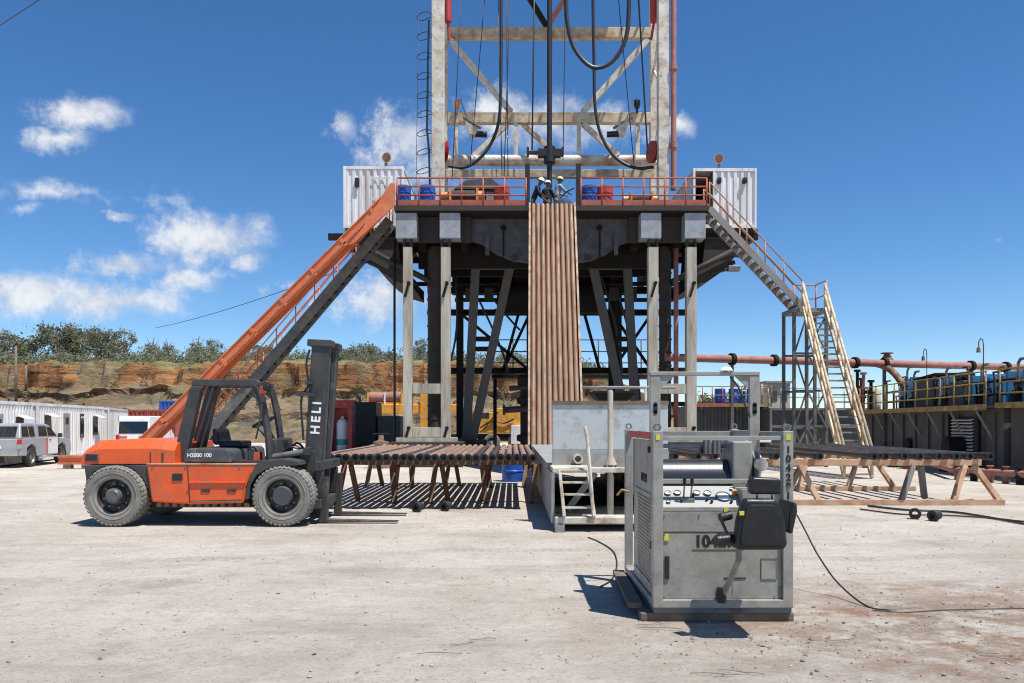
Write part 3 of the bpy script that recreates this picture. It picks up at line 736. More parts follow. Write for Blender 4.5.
# front A-frames under the floor
for sgn in (-1, 1):
    f = lambda px, py, Y=34.0: Vector((X_(551.5 + sgn * (551.5 - px) * -1, Y), Y, Z_(py, Y)))
    part('leaning_leg', MB().bar(f(511, 262), f(471, 446), .36, .30, (0, 1, 0)), 'frame_grey', sub, .015)
    part('upright_leg', MB().bar(f(476, 262), f(466, 446), .36, .28, (0, 1, 0)), 'frame_grey', sub, .015)
    part('header', MB().bar(f(472, 268) + Vector((0, -.2, 0)), f(515, 268) + Vector((0, -.2, 0)), .16, .22), 'frame_grey', sub)
    for py in (339, 349): part('strut', MB().bar(f(472, py), f(496, py), .14, .2), 'dark_steel', sub)
    part('foot_box', MB().box(f(462, 400).x - .5, f(480, 400).x + .3, 33.6, 34.5, 0, 1.0), 'mid_steel', sub)
# rear columns and beams
for px in (460, 530, 612, 652):
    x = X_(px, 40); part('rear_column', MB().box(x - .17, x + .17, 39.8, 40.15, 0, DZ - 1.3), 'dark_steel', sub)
for (py, th) in ((291, .32), (313, .28), (371, .3)):
    z = Z_(py, 40.5); part('rear_beam', MB().box(X_(428, 40.5), X_(690, 40.5), 40.16, 40.5, z - th / 2, z + th / 2), 'dark_steel', sub)
for (a, b) in (((460, 313), (530, 371)), ((530, 313), (503, 371)), ((612, 313), (652, 371)), ((652, 313), (612, 371)), ((578, 290), (600, 371)), ((525, 290), (503, 371))):
    part('rear_brace', MB().bar(W(*a, 39.6), W(*b, 39.6), .14, .14), 'dark_steel', sub)
for (px, Y, a, b) in ((445, 37, 240, 430), (530, 38.5, 262, 372), (573, 38.5, 262, 372), (668, 37, 240, 430), (619, 37.5, 270, 440)):
    x = X_(px, Y); part('hanger_column', MB().box(x - .13, x + .13, Y, Y + .26, Z_(b, Y), Z_(a, Y)), 'dark_steel', sub)
for (a, b, Y) in (((486, 290), (520, 330), 36.5), ((480, 302), (508, 372), 36.5), ((617, 290), (640, 400), 36.5), ((600, 272), (622, 372), 36.8), ((455, 270), (447, 372), 36.2)):
    q_ = [W(*a, Y).lerp(W(*b, Y), t / 8) + Vector((.25 * math.sin(t * math.pi / 8), 0, -.35 * math.sin(t * math.pi / 8))) for t in range(9)]
    part('service_hose', MB().tube(q_, .05, 6), 'hose_black', sub)
for (px0, px1, py, Y) in ((416, 500, 284, 37.4), (602, 688, 284, 37.4), (455, 498, 300, 38.8), (604, 655, 300, 38.8), (690, 618, 404, 36)):
    part('service_pipe', MB().cyl(W(px0, py, Y), W(px1, py, Y), .1, 8), 'dark_steel', sub)
for px in (470, 489, 614, 632): part('junction_box', MB().box(X_(px, 34.9) - .2, X_(px, 34.9) + .2, 34.8, 35.0, Z_(300, 34.9), Z_(288, 34.9)), 'mid_steel', sub)
# rear service platform with railing, seen under the floor
part('rear_platform', MB().box(X_(492, 45), X_(660, 45), 44.2, 46, Z_(375, 45) - .2, Z_(375, 45)), 'dark_steel', sub)
def rail_run(parent, a, b, h, npost, mat, levels=(1.0, .67, .34), r=.024, toe=None, toemat=None, postmat=None, n=6):
    a, b = Vector(a), Vector(b); up = Vector((0, 0, 1))
    for i in range(npost):
        p = a.lerp(b, i / max(1, npost - 1)); part('rail_post', MB().cyl(p, p + up * h, r * 1.1, n), postmat or mat, parent)
    for k, lv in enumerate(levels):
        part('rail', MB().cyl(a + up * h * lv, b + up * h * lv, r, n), mat, parent)
    if toe:
        d = (b - a).normalized(); part('toe_board', MB().bar(a + up * (toe / 2 + .01), b + up * (toe / 2 + .01), .02, toe), toemat or mat, parent)
rail_run(sub, (X_(492, 45), 44.25, Z_(375, 45)), (X_(660, 45), 44.25, Z_(375, 45)), 1.9, 9, 'rail_black', (1, .66, .33), .03)
for px in (495, 560, 657): part('platform_leg', MB().box(X_(px, 45) - .1, X_(px, 45) + .1, 44.9, 45.1, 0, Z_(375, 45) - .2), 'dark_steel', sub)
# drawworks drum hanging low behind the ramp
part('drum_guard', MB().cyl((X_(497, 38), 38.4, Z_(297, 38)), (X_(603, 38), 38.4, Z_(297, 38)), .75, 16).box(X_(494, 38), X_(606, 38), 38.9, 39.2, Z_(311, 38), Z_(306, 38)).box(X_(515, 38), X_(588, 38), 38.2, 38.6, Z_(297, 38), 9.0), 'dark_steel', sub)
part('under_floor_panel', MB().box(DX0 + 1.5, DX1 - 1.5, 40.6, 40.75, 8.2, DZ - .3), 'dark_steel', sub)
# floor railing, with the gap for the pipe ramp
for (a, b, n) in ((397, 526, 7), (581, 707, 7)):
    rail_run(sub, (X_(a, YF), YF + .05, DZ), (X_(b, YF), YF + .05, DZ), 1.12, n, 'deck_red', (1, .70, .40), .03, .26, 'deck_red')
for sx in (DX0 + .05, DX1 - .05):
    rail_run(sub, (sx, YF + 2.6 if sx > 0 else YF + 2.2, DZ), (sx, YB - .1, DZ), 1.12, 5, 'deck_red', (1, .70, .40), .03)
rail_run(sub, (DX0 + .1, YB - .08, DZ), (DX1 - .1, YB - .08, DZ), 1.12, 8, 'deck_red', (1, .70, .40), .028)
for px in (527.5, 578.5):
    part('door_post', MB().box(X_(px, YF) - .09, X_(px, YF) + .09, YF + .05, YF + .23, DZ - .2, Z_(163, YF)), 'black_steel', sub)
# cantilevered wings that carry the cabins, curved underneath
for sgn in (-1, 1):
    g = lambda px, py, Y: (X_(551.5 + sgn * (551.5 - px) * -1, Y), Z_(py, Y))
    arc = [(345, 230), (345, 238), (358, 243), (366, 252), (372, 262), (382, 272), (396, 281), (412, 286), (412, 274), (400, 262), (398, 240), (398, 214)]
    Yw = 33.2
    for k in range(3):
        pg = [g(a, b, Yw) for a, b in arc]
        if sgn > 0: pg = pg[::-1]
        part('wing_rib', MB().prism(pg, Yw + k * 2.2, Yw + k * 2.2 + .18), 'mid_steel', sub)
    sk = MB(); a1 = [g(a, b, Yw) for a, b in arc[1:8]]
    sk.add([(x, y, z - .01) for y in (Yw - .02, Yw + 4.7) for (x, z) in a1], [(i, i + 1, 7 + i + 1, 7 + i) for i in range(6)], True)
    part('wing_skin', sk, 'mid_steel', sub)
    x0 = X_(342, 33) if sgn < 0 else DX1 - .3; x1 = DX0 + .3 if sgn < 0 else X_(759, 33)
    for k in range(3): part('wing_beam', MB().box(x0 - (.6 if sgn < 0 else 0), x1, Yw - .1 + k * 2.4, Yw + .1 + k * 2.4, 9.3, 9.56), 'dark_steel', sub)
    part('brace_tube', MB().cyl(W(551.5 + sgn * 183, 250, 33), W(551.5 + sgn * 120, 282, 33), .12, 8).cyl(W(551.5 + sgn * 183, 262, 33.5), W(551.5 + sgn * 135, 284, 33.5), .09, 8), 'mid_steel', sub)
# red stand pipe and utility lines beside the posts
part('utility_line', MB().cyl((X_(676, 32.5), 32.5, 1.0), (X_(676, 32.5), 32.5, 9.2), .1, 8), 'pipe_red', sub)
part('utility_line', MB().cyl((X_(394.5, 32.5), 32.5, .9), (X_(394.5, 32.5), 32.5, 9.2), .05, 8), 'black_steel', sub)

# ------------------------------------------------------------------ the mast
YM, YR = 36.0, 39.0
mast = thing('rig_mast', 'tall white rusty drilling mast rising from the drill floor', 'rig mast', (CXR, 37.5, DZ))
TOP = 29.0
L0, L1 = X_(431.5, YM), X_(444, YM); R0, R1 = X_(658.5, YM), X_(669.5, YM)
part('mast_leg', MB().box(L0, L1, YM, YM + .5, DZ + .02, TOP), 'mast_white', mast, .03)
part('mast_leg', MB().box(R0, R1, YM, YM + .5, DZ + .02, TOP), 'mast_white', mast, .03)
l0, l1 = X_(441.5, YR), X_(447.5, YR); r0, r1 = X_(650.5, YR), X_(658, YR)
part('mast_leg', MB().box(l0, l1, YR, YR + .4, DZ + .02, TOP), 'mast_white', mast, .02)
part('mast_leg', MB().box(r0, r1, YR, YR + .4, DZ + .02, TOP), 'mast_white', mast, .02)
for k in range(9):
    z0 = DZ + .6 + k * 2.05; z1 = z0 + 2.05
    a, b = (YM + .5, YR) if k % 2 else (YR, YM + .5)
    part('lacing', MB().bar(((L0 + l1) / 2, a, z0), ((L0 + l1) / 2, b, z1), .1, .1), 'mast_white', mast)
    part('lacing', MB().bar(((R1 + r0) / 2, a, z0), ((R1 + r0) / 2, b, z1), .1, .1), 'mast_white', mast)
part('crown_beam', MB().box(L0 - .1, R1 + .1, YM - .1, YR + .5, TOP + .002, TOP + .7), 'mast_white', mast)
for (t, b_, m_) in ((27.5, 38, 'mast_cream'), (112.5, 123, 'mast_cream')):
    part('cross_beam', MB().box(l1, r0, YR - .05, YR + .3, Z_(b_, YR), Z_(t, YR)), m_, mast, .02)
part('cross_beam', MB().box(l1, r0, YR - .9, YR - .6, Z_(176.5, 38), Z_(168.5, 38)), 'mast_cream', mast, .02)
part('girth_tube', MB().cyl((l1 - .2, YR - .2, Z_(162, YR)), (r0 + .2, YR - .2, Z_(162, YR)), .27, 16), 'mast_tube', mast)
def mb_(a, b, w=.2, m_='mast_white', Y=YR + .1): part('brace', MB().bar(W(*a, Y), W(*b, Y), w, w), m_, mast, .01)
mb_((450, 40), (511, 112), .26); mb_((648, 40), (583, 112), .26)
mb_((508, 124), (466, 163), .22); mb_((583, 124), (626, 163), .24); mb_((523, 124), (564, 163), .22, 'mast_cream')
mb_((547, 27), (505, -42), .24, 'dark_steel'); mb_((547, 27), (592, -42), .24, 'pipe_red')
for px in (456, 516, 579, 638): part('upright', MB().box(X_(px - 2, YR), X_(px + 2, YR), YR, YR + .2, Z_(158, YR), Z_(123, YR)), 'mast_white', mast)
for px, sg in ((447, -1), (653, 1)):
    part('hydraulic_ram', MB().cyl(W(px, -60, YM + .8), W(px + 1, 22, YM + .8), .18, 10).cyl(W(px + 1, 22, YM + .8), W(px - sg * 2, 40, YM + .8), .06, 8), 'red_paint', mast)
part('standpipe', MB().cyl(W(673.5, 190, YM), (X_(673.5, YM), YM, TOP), .13, 10).cyl(W(673.5, 148, YM), W(673.5, 143, YM), .19, 10).cyl(W(673.5, 70, YM), W(673.5, 66, YM), .18, 10), 'pipe_red', mast)
for px in (444.5, 652.5):
    c = W(px, 152, YM + .8); part('cable_sheave', MB().lathe([(.0, -.09), (.45, -.09), (.5, -.07), (.38, 0), (.5, .07), (.45, .09), (0, .09)], c, (1, .35, 0), 20), 'red_paint', mast)
# ladder hoops standing off the leg, with the rigid line behind
cx = L0 - .35
for py in (15, 35, 55, 75, 94, 113, 132, 151, 170):
    z = Z_(py, YM); pts = []
    for k in range(12):
        a = R(50 + 260 * k / 11); pts.append((cx + .32 * math.cos(a), YM + .1 + .34 * math.sin(a), z + .10 * math.cos(a)))
    part('ladder_hoop', MB().tube([(L0, YM + .3, z + .05)] + pts + [(L0, YM + .05, z + .05)], .018, 5), 'black_steel', mast)
part('ladder_line', MB().tube([W(429, 20, YM), W(428, 60, YM), W(427, 130, YM), W(429, 150, YM), W(430, 190, YM)], .05, 6), 'hose_black', mast)
part('ladder_line', MB().cyl(W(418.5, 10, YM), W(416, 190, YM), .012, 5), 'cable_grey', mast)

# floodlights on the mast beam
for (px, lab) in ((472, 'left'), (622, 'right')):
    sg = 1 if px < 551 else -1
    o = thing('flood_light', 'grey flood lamp on a bracket at the %s end of the mast cross beam' % lab, 'flood light', W(px - sg * 4, 113, YR - .4), group='flood lamps on the mast beam')
    part('bracket', MB().bar(W(px - sg * 8, 118, YR - .1), W(px + sg * 8, 128, YR - .9), .12, .12).bar(W(px - sg * 12, 98, YR - .3), W(px - sg * 2, 126, YR - .5), .05, .05), 'steel_bare', o)
    part('housing', MB().prism([(W(px - sg * 6, 0, YR - .9).x, Z_(124, 38)), (W(px + sg * 6, 0, YR - .9).x, Z_(130, 38)), (W(px + sg * 4, 0, YR - .9).x, Z_(137, 38)), (W(px - sg * 2, 0, YR - .9).x, Z_(136, 38))], YR - 1.3, YR - .8), 'mast_white', o)
    part('lamp_head', MB().cyl(W(px + sg * 3, 134, YR - 1.1), W(px + sg * 15, 134.5, YR - 1.1), .14, 12), 'black_steel', o)
    part('beacon', MB().lathe([(0, -.2), (.12, -.2), (.16, 0), (.14, .18), (0, .2)], W(px - sg * 15, 104, YR - .2), (0, 0, 1), 12).cyl(W(px - sg * 15, 113, YR - .2), W(px - sg * 15, 106, YR - .2), .05, 6), 'lamp_orange' if sg > 0 else 'black_steel', o)

# kelly, swivel head, hoses and lines
k = thing('kelly_string', 'long black kelly hanging at the middle of the mast above the drill floor', 'kelly', W(549, 206, 35))
part('kelly_bar', MB().cyl((X_(549.5, 35), 35, DZ), (X_(549.5, 35), 35, TOP + .5), .115, 10), 'black_steel', k)
xk = X_(549.5, 35)
part('spinner', MB().box(xk - .5, xk + .5, 34.8, 35.2, Z_(157, 35), Z_(150, 35)).box(xk - 1.0, xk + .6, 34.9, 35.1, Z_(154, 35), Z_(151.5, 35)).cyl((xk, 35, Z_(163, 35)), (xk, 35, Z_(147, 35)), .25, 12).box(xk - 1.0, xk - .9, 34.85, 35.15, Z_(156, 35), Z_(148, 35)).box(xk + .52, xk + .62, 34.85, 35.15, Z_(156, 35), Z_(148, 35)), 'black_steel', k)
def bez(pts, n=28):
    """smooth curve through points (Catmull-Rom)"""
    P = [Vector(p) for p in pts]; P = [P[0] * 2 - P[1]] + P + [P[-1] * 2 - P[-2]]; out = []
    m = len(P) - 3
    for i in range(m):
        for j in range(n // m + 1):
            t = j / (n // m + 1); a, b, c, d = P[i:i + 4]
            out.append(.5 * ((2 * b) + (c - a) * t + (2 * a - 5 * b + 4 * c - d) * t * t + (3 * b - a - 3 * c + d) * t ** 3))
    out.append(P[-2]); return out
def hose(name, pts, r, label, Y=37.0, mat='hose_black'):
    q = bez([W(a, b, Y) for a, b in pts]); single(name, MB().tube(q, r, 8), mat, label, 'hose', q[-1])
hose('mud_hose', [(501, -65), (501, 0), (501, 60), (500, 110), (495, 135), (483, 155), (466, 167), (448, 166)], .075, 'black hose hanging left of the kelly and curving to the left leg')
hose('mud_hose', [(593, -65), (593, 0), (594, 60), (595, 105), (601, 135), (616, 158), (636, 168), (654, 167)], .075, 'black hose hanging right of the kelly and curving to the right leg')
hose('mud_hose', [(563, -65), (566, 0), (567, 20), (574, 48), (592, 67), (612, 62), (626, 38), (629, 0), (630, -65)], .10, 'thick black hose hanging in a U loop right of the kelly')
CAB = [((464, -60), (452, 180), 37.5), ((506, -60), (508, 176), 37.5), ((512, -60), (504, 176), 37.2), ((535, -60), (532, 150), 37.4), ((566, -60), (563, 160), 37.6), ((490, -60), (470, 165), 37.8), ((613, -60), (634, 165), 37.8), ((635, -60), (648, 158), 37.2), ((498, 0), (502, 176), 37.9)]
for i, (a, b, Y) in enumerate(CAB):
    single('wire_line', MB().cyl(W(*a, Y), W(*b, Y), .022 if i not in (3, 7) else .04, 5), 'cable_grey', 'thin steel wire line hanging inside the mast', 'wire', W(*b, Y), group='wire lines inside the mast')
# ------------------------------------------------------------------ machines and drums on the floor
def drum(px, py_top, py_bot, Y, r, mat, label, zb=None, cat='drum', group='drums', extra=True, name='oil_drum'):
    x = X_(px, Y); z0 = zb if zb is not None else Z_(py_bot, Y); h = .9
    mb = MB(); prof_ = [(0, 0), (r * .97, 0), (r, .02)]
    for a in (.31, .62): prof_ += [(r, a * h / .9 - .03), (r + .018, a * h / .9 - .012), (r + .018, a * h / .9 + .012), (r, a * h / .9 + .03)]
    prof_ += [(r, h - .02), (r * .99, h), (r * .94, h), (r * .94, h - .02), (0, h - .02)]
    mb.lathe(prof_, (x, Y, z0), (0, 0, 1), 22)
    mb.cyl((x + r * .5, Y - r * .4, z0 + h - .02), (x + r * .5, Y - r * .4, z0 + h), .035, 8)
    return single(name, mb, mat, label, cat, (x, Y, z0), group)
drum(403.5, 0, 0, 31.45, .3, 'drum_blue', 'blue drum on the drill floor in the left corner', DZ, group='drums on the drill floor')
drum(427.5, 0, 0, 31.45, .31, 'drum_blue', 'blue drum on the drill floor at the foot of the left mast leg', DZ, group='drums on the drill floor')
drum(502, 0, 0, 31.45, .3, 'drum_red', 'red drum standing on the drill floor left of the ramp gap', DZ, group='drums on the drill floor')
drum(589, 0, 0, 31.45, .3, 'drum_blue', 'blue drum standing on the drill floor right of the ramp gap', DZ, group='drums on the drill floor')
drum(605, 0, 0, 31.5, .31, 'drum_red', 'red drum beside a blue one right of the ramp gap', DZ, group='drums on the drill floor')
def winch(px, Y, lab, s=1.0):
    x = X_(px, Y); o = thing('floor_winch', lab, 'winch', (x, Y, DZ), group='winches on the drill floor')
    part('frame', MB().box(x - .5 * s, x + .5 * s, Y - .3, Y + .3, DZ, DZ + .12).box(x - .5 * s, x - .42 * s, Y - .25, Y + .25, DZ + .12, DZ + .8 * s).box(x + .42 * s, x + .5 * s, Y - .25, Y + .25, DZ + .12, DZ + .8 * s), 'lamp_orange', o)
    part('winch_drum', MB().cyl((x - .419 * s, Y, DZ + .5 * s), (x + .419 * s, Y, DZ + .5 * s), .22 * s, 14), 'mid_steel', o)
    part('motor', MB().cyl((x - .8 * s, Y, DZ + .5 * s), (x - .5 * s, Y, DZ + .5 * s), .16 * s, 12).cyl((x + .5 * s, Y, DZ + .5 * s), (x + .7 * s, Y, DZ + .5 * s), .2 * s, 12), 'lamp_orange', o)
winch(464, 31.7, 'orange winch on the drill floor near the left mast leg', 1.15)
winch(641, 31.7, 'orange winch on the drill floor near the right mast leg', .9)
t = thing('drilling_console', 'grey drilling console block on the drill floor between winch and red drum', 'console', (X_(484, 32.5), 32.5, DZ))
xq = X_(484, 32.5); part('cabinet', MB().box(xq - .55, xq + .75, 32.2, 32.9, DZ, DZ + 1.0), 'mid_steel', t, .03); part('hood', MB().prism([(xq - 1.2, DZ + 1.0), (xq + .85, DZ + 1.0), (xq + .3, DZ + 1.42), (xq - .7, DZ + 1.36)], 32.1, 33.0), 'girder_grey', t)
part('drawer_panel', MB().box(xq - .3, xq - .05, 32.15, 32.19, DZ + .1, DZ + .9).box(xq + .1, xq + .4, 32.15, 32.19, DZ + .1, DZ + .9), 'catwalk_grey', t)
t = thing('rotary_tool', 'dark navy covered tool hunched on the drill floor beside the workers', 'tool', (X_(564, 32), 32, DZ))
part('cover', MB().lathe([(.0, .62), (.22, .58), (.36, .42), (.45, .15), (.47, 0), (0, 0)], (X_(564, 32), 32.1, DZ), (0, 0, 1), 16), 'cloth_navy', t); part('handle', MB().tube([(X_(560, 32), 32, DZ + .6), (X_(566, 32), 32, DZ + .85), (X_(574, 32), 32, DZ + 1.0)], .03, 6), 'black_steel', t)
# ------------------------------------------------------------------ corrugated boxes
def corr(mb, p0, p1, z0, z1, pitch=.28, depth=.045, nrm=(0, -1, 0)):
    p0, p1, nrm = Vector(p0), Vector(p1), Vector(nrm); L = (p1 - p0).length; d = (p1 - p0).normalized()
    n = max(2, int(round(L / pitch))); pt = L / n; pts = []
    for i in range(n):
        for (t, o) in ((0, 0), (.38, 0), (.5, 1), (.88, 1)): pts.append(p0 + d * (i + t) * pt + nrm * (-depth * o))
    pts.append(p1.copy())
    vs = []
    for z in (z0, z1): vs += [Vector((p.x, p.y, z)) for p in pts]
    m = len(pts); mb.add(vs, [(i, i + 1, m + i + 1, m + i) for i in range(m - 1)])
    return mb
def container(o, L, Wd, H, mat, z0=0.0, open_end=False, pitch=.28):
    """parts of a steel box: length along local y, the end at -y faces the viewer"""
    hw, hl = Wd / 2, L / 2; c = .09
    part('side_wall', corr(MB(), (-hw + .02, -hl + c, 0), (-hw + .02, hl - c, 0), z0 + .14, z0 + H - .11, pitch, .04, (-1, 0, 0)), mat, o)
    part('side_wall', corr(MB(), (hw - .02, -hl + c, 0), (hw - .02, hl - c, 0), z0 + .14, z0 + H - .11, pitch, .04, (1, 0, 0)), mat, o)
    part('end_wall', corr(MB(), (-hw + c, hl - .02, 0), (hw - c, hl - .02, 0), z0 + .14, z0 + H - .11, pitch, .04, (0, 1, 0)), mat, o)
    x0 = -hw + c + (.78 if open_end else 0)
    part('end_wall', corr(MB(), (x0, -hl + .02, 0), (hw - c, -hl + .02, 0), z0 + .14, z0 + H - .11, pitch, .05, (0, -1, 0)), mat, o)
    if open_end:
        part('door_jamb', MB().box(x0 - .05, x0, -hl + .0, -hl + .1, z0 + .14, z0 + H - .11), mat, o)
        part('inner_wall', MB().prism_xy([(x0 - .02, -hl + .12), (x0 + .02, -hl + .12), (x0 + .02, hl - .2), (x0 - .02, hl - .2)], z0 + .14, z0 + H - .11), 'wood_timber', o)
    part('roof', MB().box(-hw + .02, hw - .02, -hl + .02, hl - .02, z0 + H - .06, z0 + H - .01), mat, o)
    part('floor', MB().box(-hw + .05, hw - .05, -hl + .05, hl - .05, z0 + .02, z0 + .12), 'dark_steel', o)
    for sx in (-1, 1):
        for sy in (-1, 1):
            part('corner_post', MB().box(sx * hw, sx * (hw - c), sy * hl, sy * (hl - c), z0, z0 + H), mat, o, .008)
        part('top_rail', MB().box(sx * (hw - .005), sx * (hw - .085), -hl + c, hl - c, z0 + H - .12, z0 + H - .002), mat, o)
        part('bottom_rail', MB().box(sx * (hw - .005), sx * (hw - .085), -hl + c, hl - c, z0 + .01, z0 + .15), mat, o)
        part('top_rail', MB().box(-hw + c, hw - c, sx * (hl - .005), sx * (hl - .085), z0 + H - .12, z0 + H - .002), mat, o)
        part('bottom_rail', MB().box(-hw + c, hw - c, sx * (hl - .005), sx * (hl - .085), z0 + .01, z0 + .15), mat, o)
def lamp(px, py, Y, zbase, lab, sg):
    b = Vector((X_(px, Y), Y, zbase)); o = thing('flood_light', lab, 'flood light', b, group='flood lamps on the cabin roofs')
    c = Vector((X_(px, Y), Y - .1, Z_(py, Y)))
    part('stand', MB().cyl(b, (b.x, b.y, c.z - .1), .06, 8).box(b.x - .15, b.x + .15, b.y - .15, b.y + .15, b.z, b.z + .04), 'steel_bare', o)
    part('lamp_head', MB().lathe([(.02, .2), (.09, .18), (.12, .07), (.20, -.08), (.21, -.11), (.185, -.11), (.10, .04), (.0, .06)], c, (-.5 * sg, .75, .35), 16), 'lamp_orange', o)
    part('lens', MB().cyl(c - Vector((-.5 * sg, .75, .35)).normalized() * .085, c - Vector((-.5 * sg, .75, .35)).normalized() * .07, .18, 16), 'pole_wood', o)
zc = Z_(228, 33)
lc = thing('deck_cabin', 'white corrugated cabin on the left wing of the rig floor', 'cabin', (X_(373.5, 33), 33 + 3.03, zc), local=True, group='cabins on the rig wings')
container(lc, 6.06, 2.5, Z_(166, 33) - zc, 'white_container')
part('vent', MB().box(-.75, -.6, -3.12, -2.98, 1.85, 2.05).cyl((-.67, -3.12, 1.75), (-.67, -3.05, 1.75), .1, 10), 'black_steel', lc)
for zz in (1.15, 2.02): part('wall_strip', MB().box(-.05, .62, -3.06, -3.035, zz, zz + .07), 'white_container', lc)
rc = thing('deck_cabin', 'white corrugated cabin with open doorway on the right wing of the rig floor', 'cabin', (X_(725, 33), 33 + 3.03, zc), local=True, group='cabins on the rig wings')
container(rc, 6.06, 2.62, Z_(168, 33) - zc, 'white_container', open_end=True)
for x in (-.25, .8): part('spot_lamp', MB().box(x - .08, x + .08, -3.14, -2.97, 1.92, 2.05).cyl((x, -3.12, 1.9), (x, -3.0, 1.9), .09, 10), 'black_steel', rc)
lamp(386, 158, 34.0, zc + Z_(166, 33) - zc, 'orange-rimmed flood lamp on top of the left rig cabin', 1)
lamp(719, 159, 34.0, zc + Z_(168, 33) - zc, 'orange flood lamp on top of the right rig cabin', -1)
for (px, py) in ((744, 254), (734, 268)):
    o = thing('wing_lamp', 'small lamp under the right wing, %s of the pair' % ('upper' if py < 260 else 'lower'), 'lamp', W(px, py, 33), group='lamps under the right wing')
    part('bracket', MB().bar(W(px - 24, py + 6, 33.1), W(px, py, 33.1), .08, .1), 'mid_steel', o); part('lamp_box', MB().box(X_(px - 6, 33), X_(px + 6, 33), 32.9, 33.2, Z_(py + 3, 33), Z_(py - 2, 33)), 'steel_bare', o, .02)

# ------------------------------------------------------------------ pipe ramp (V-door slide)
rt, rb_ = Z_(206, YF), Z_(447, 25.5)
ramp = thing('pipe_ramp', 'steep tan pipe ramp of rusty tubes from drill floor to catwalk', 'pipe ramp', (X_(555, 25.5), 26, .8))
ta, tb, ba, bb = X_(531, YF), X_(573, YF), X_(530.5, 25.5), X_(581.5, 25.5)
NT = 9
for i in range(NT):
    t = (i + .5) / NT
    p = Vector((ta + (tb - ta) * t, YF - .1, rt + .02)); q = Vector((ba + (bb - ba) * t, 25.5, rb_))
    part('ramp_tube', MB().cyl(q, p, (bb - ba) / NT / 2 * .92, 14), ('ramp_tan', 'ramp_brown', 'ramp_tan', 'ramp_tan', 'ramp_brown', 'ramp_tan', 'ramp_brown', 'ramp_brown', 'ramp_tan')[i], ramp)
part('backing_plate', MB().bar(Vector(((ba + bb) / 2, 25.66, rb_ - .02)), Vector(((ta + tb) / 2, YF + .04, rt - .02)), 1.68, .03, (0, -1, 1)), 'dark_steel', ramp)
for (x0, x1) in ((ba - .05, ta - .05), (bb + .05, tb + .05)):
    part('side_plate', MB().bar((x0, 25.5, rb_), (x1, YF - .1, rt), .07, .3, (0, -1, 1)), 'ramp_edge', ramp)

# ------------------------------------------------------------------ catwalk
YC = 12.75; YP = 13.75
cx0, cx1 = X_(553, YC) - .02, 3.0
ct = thing('catwalk', 'pale blue and cream steel catwalk with front steps below the pipe ramp', 'catwalk', ((cx0 + cx1) / 2, 19, 0))
zc1 = Z_(467, YC)
part('skid_plate', MB().box(cx0 + .05, cx1, YC - .02, YP + .6, .12, .24), 'catwalk_cream', ct, .02)
part('skid_beam', MB().box(cx0 + .05, cx0 + .2, YC - .1, 25.4, 0, .118), 'catwalk_grey', ct); part('skid_beam', MB().box(cx1 - .2, cx1, YC - .1, 25.4, 0, .118), 'catwalk_grey', ct)
part('side_plate', MB().box(cx0, cx0 + .05, YC + .1, 25.4, .12, zc1 - .1), 'catwalk_grey', ct); part('side_plate', MB().box(cx1 - .05, cx1, YP, 25.4, .12, zc1 - .1), 'catwalk_grey', ct)
part('deck_plate', MB().box(cx0 - .02, cx1, YP + .08, 25.4, zc1 - .08, zc1), 'catwalk_grey', ct)
part('front_landing', MB().box(cx0 + .02, cx1, YC + .12, YP + .07, zc1 - .10, zc1 - .02), 'catwalk_cream', ct, .01)
part('end_panel', MB().box(X_(552.5, YP), X_(668, YP), YP, YP + .06, Z_(450, YP), Z_(402, YP)), 'catwalk_blue', ct, .012)
part('panel_rim', MB().box(X_(552, YP), X_(668.5, YP), YP - .02, YP + .09, Z_(405, YP), Z_(402, YP) + .02), 'wood_timber', ct)
part('lower_panel', MB().box(X_(552, YP), X_(668.5, YP), YP - .03, YP + .05, zc1 - .02, Z_(450, YP) - .003), 'catwalk_grey', ct)
part('pipe_port', MB().pipe((X_(577.5, YP), YP - .14, Z_(458.5, YP)), (X_(577.5, YP), YP - .03, Z_(458.5, YP)), .085, .055, 14), 'catwalk_cream', ct)
xp = X_(611.5, YC + .2); yp = YC + .35
part('pillar', MB().lathe([(.0, .0), (.055, .0), (.055, Z_(478, YC) - .25), (.045, Z_(474, YC) - .25), (.045, zc1 + .0 - .24), (.11, zc1 - .22), (.045, zc1 - .06), (.045, Z_(391, YC) - .24), (.03, Z_(389, YC) - .24), (0, Z_(389, YC) - .24)], (xp, yp, .24), (0, 0, 1), 14), 'post_grey', ct)
for dxx in (-1, 1): part('gusset', MB().prism([(xp + dxx * .06, zc1 - .02), (xp + dxx * .34, zc1 - .02), (xp + dxx * .06, zc1 + .22)][::(1 if dxx > 0 else -1)], yp - .02, yp + .02), 'catwalk_grey', ct)
part('knee_brace', MB().bar((X_(598, YC), YC + .4, zc1 - .12), (X_(570, YC), YC + .5, .3), .08, .1), 'catwalk_grey', ct)
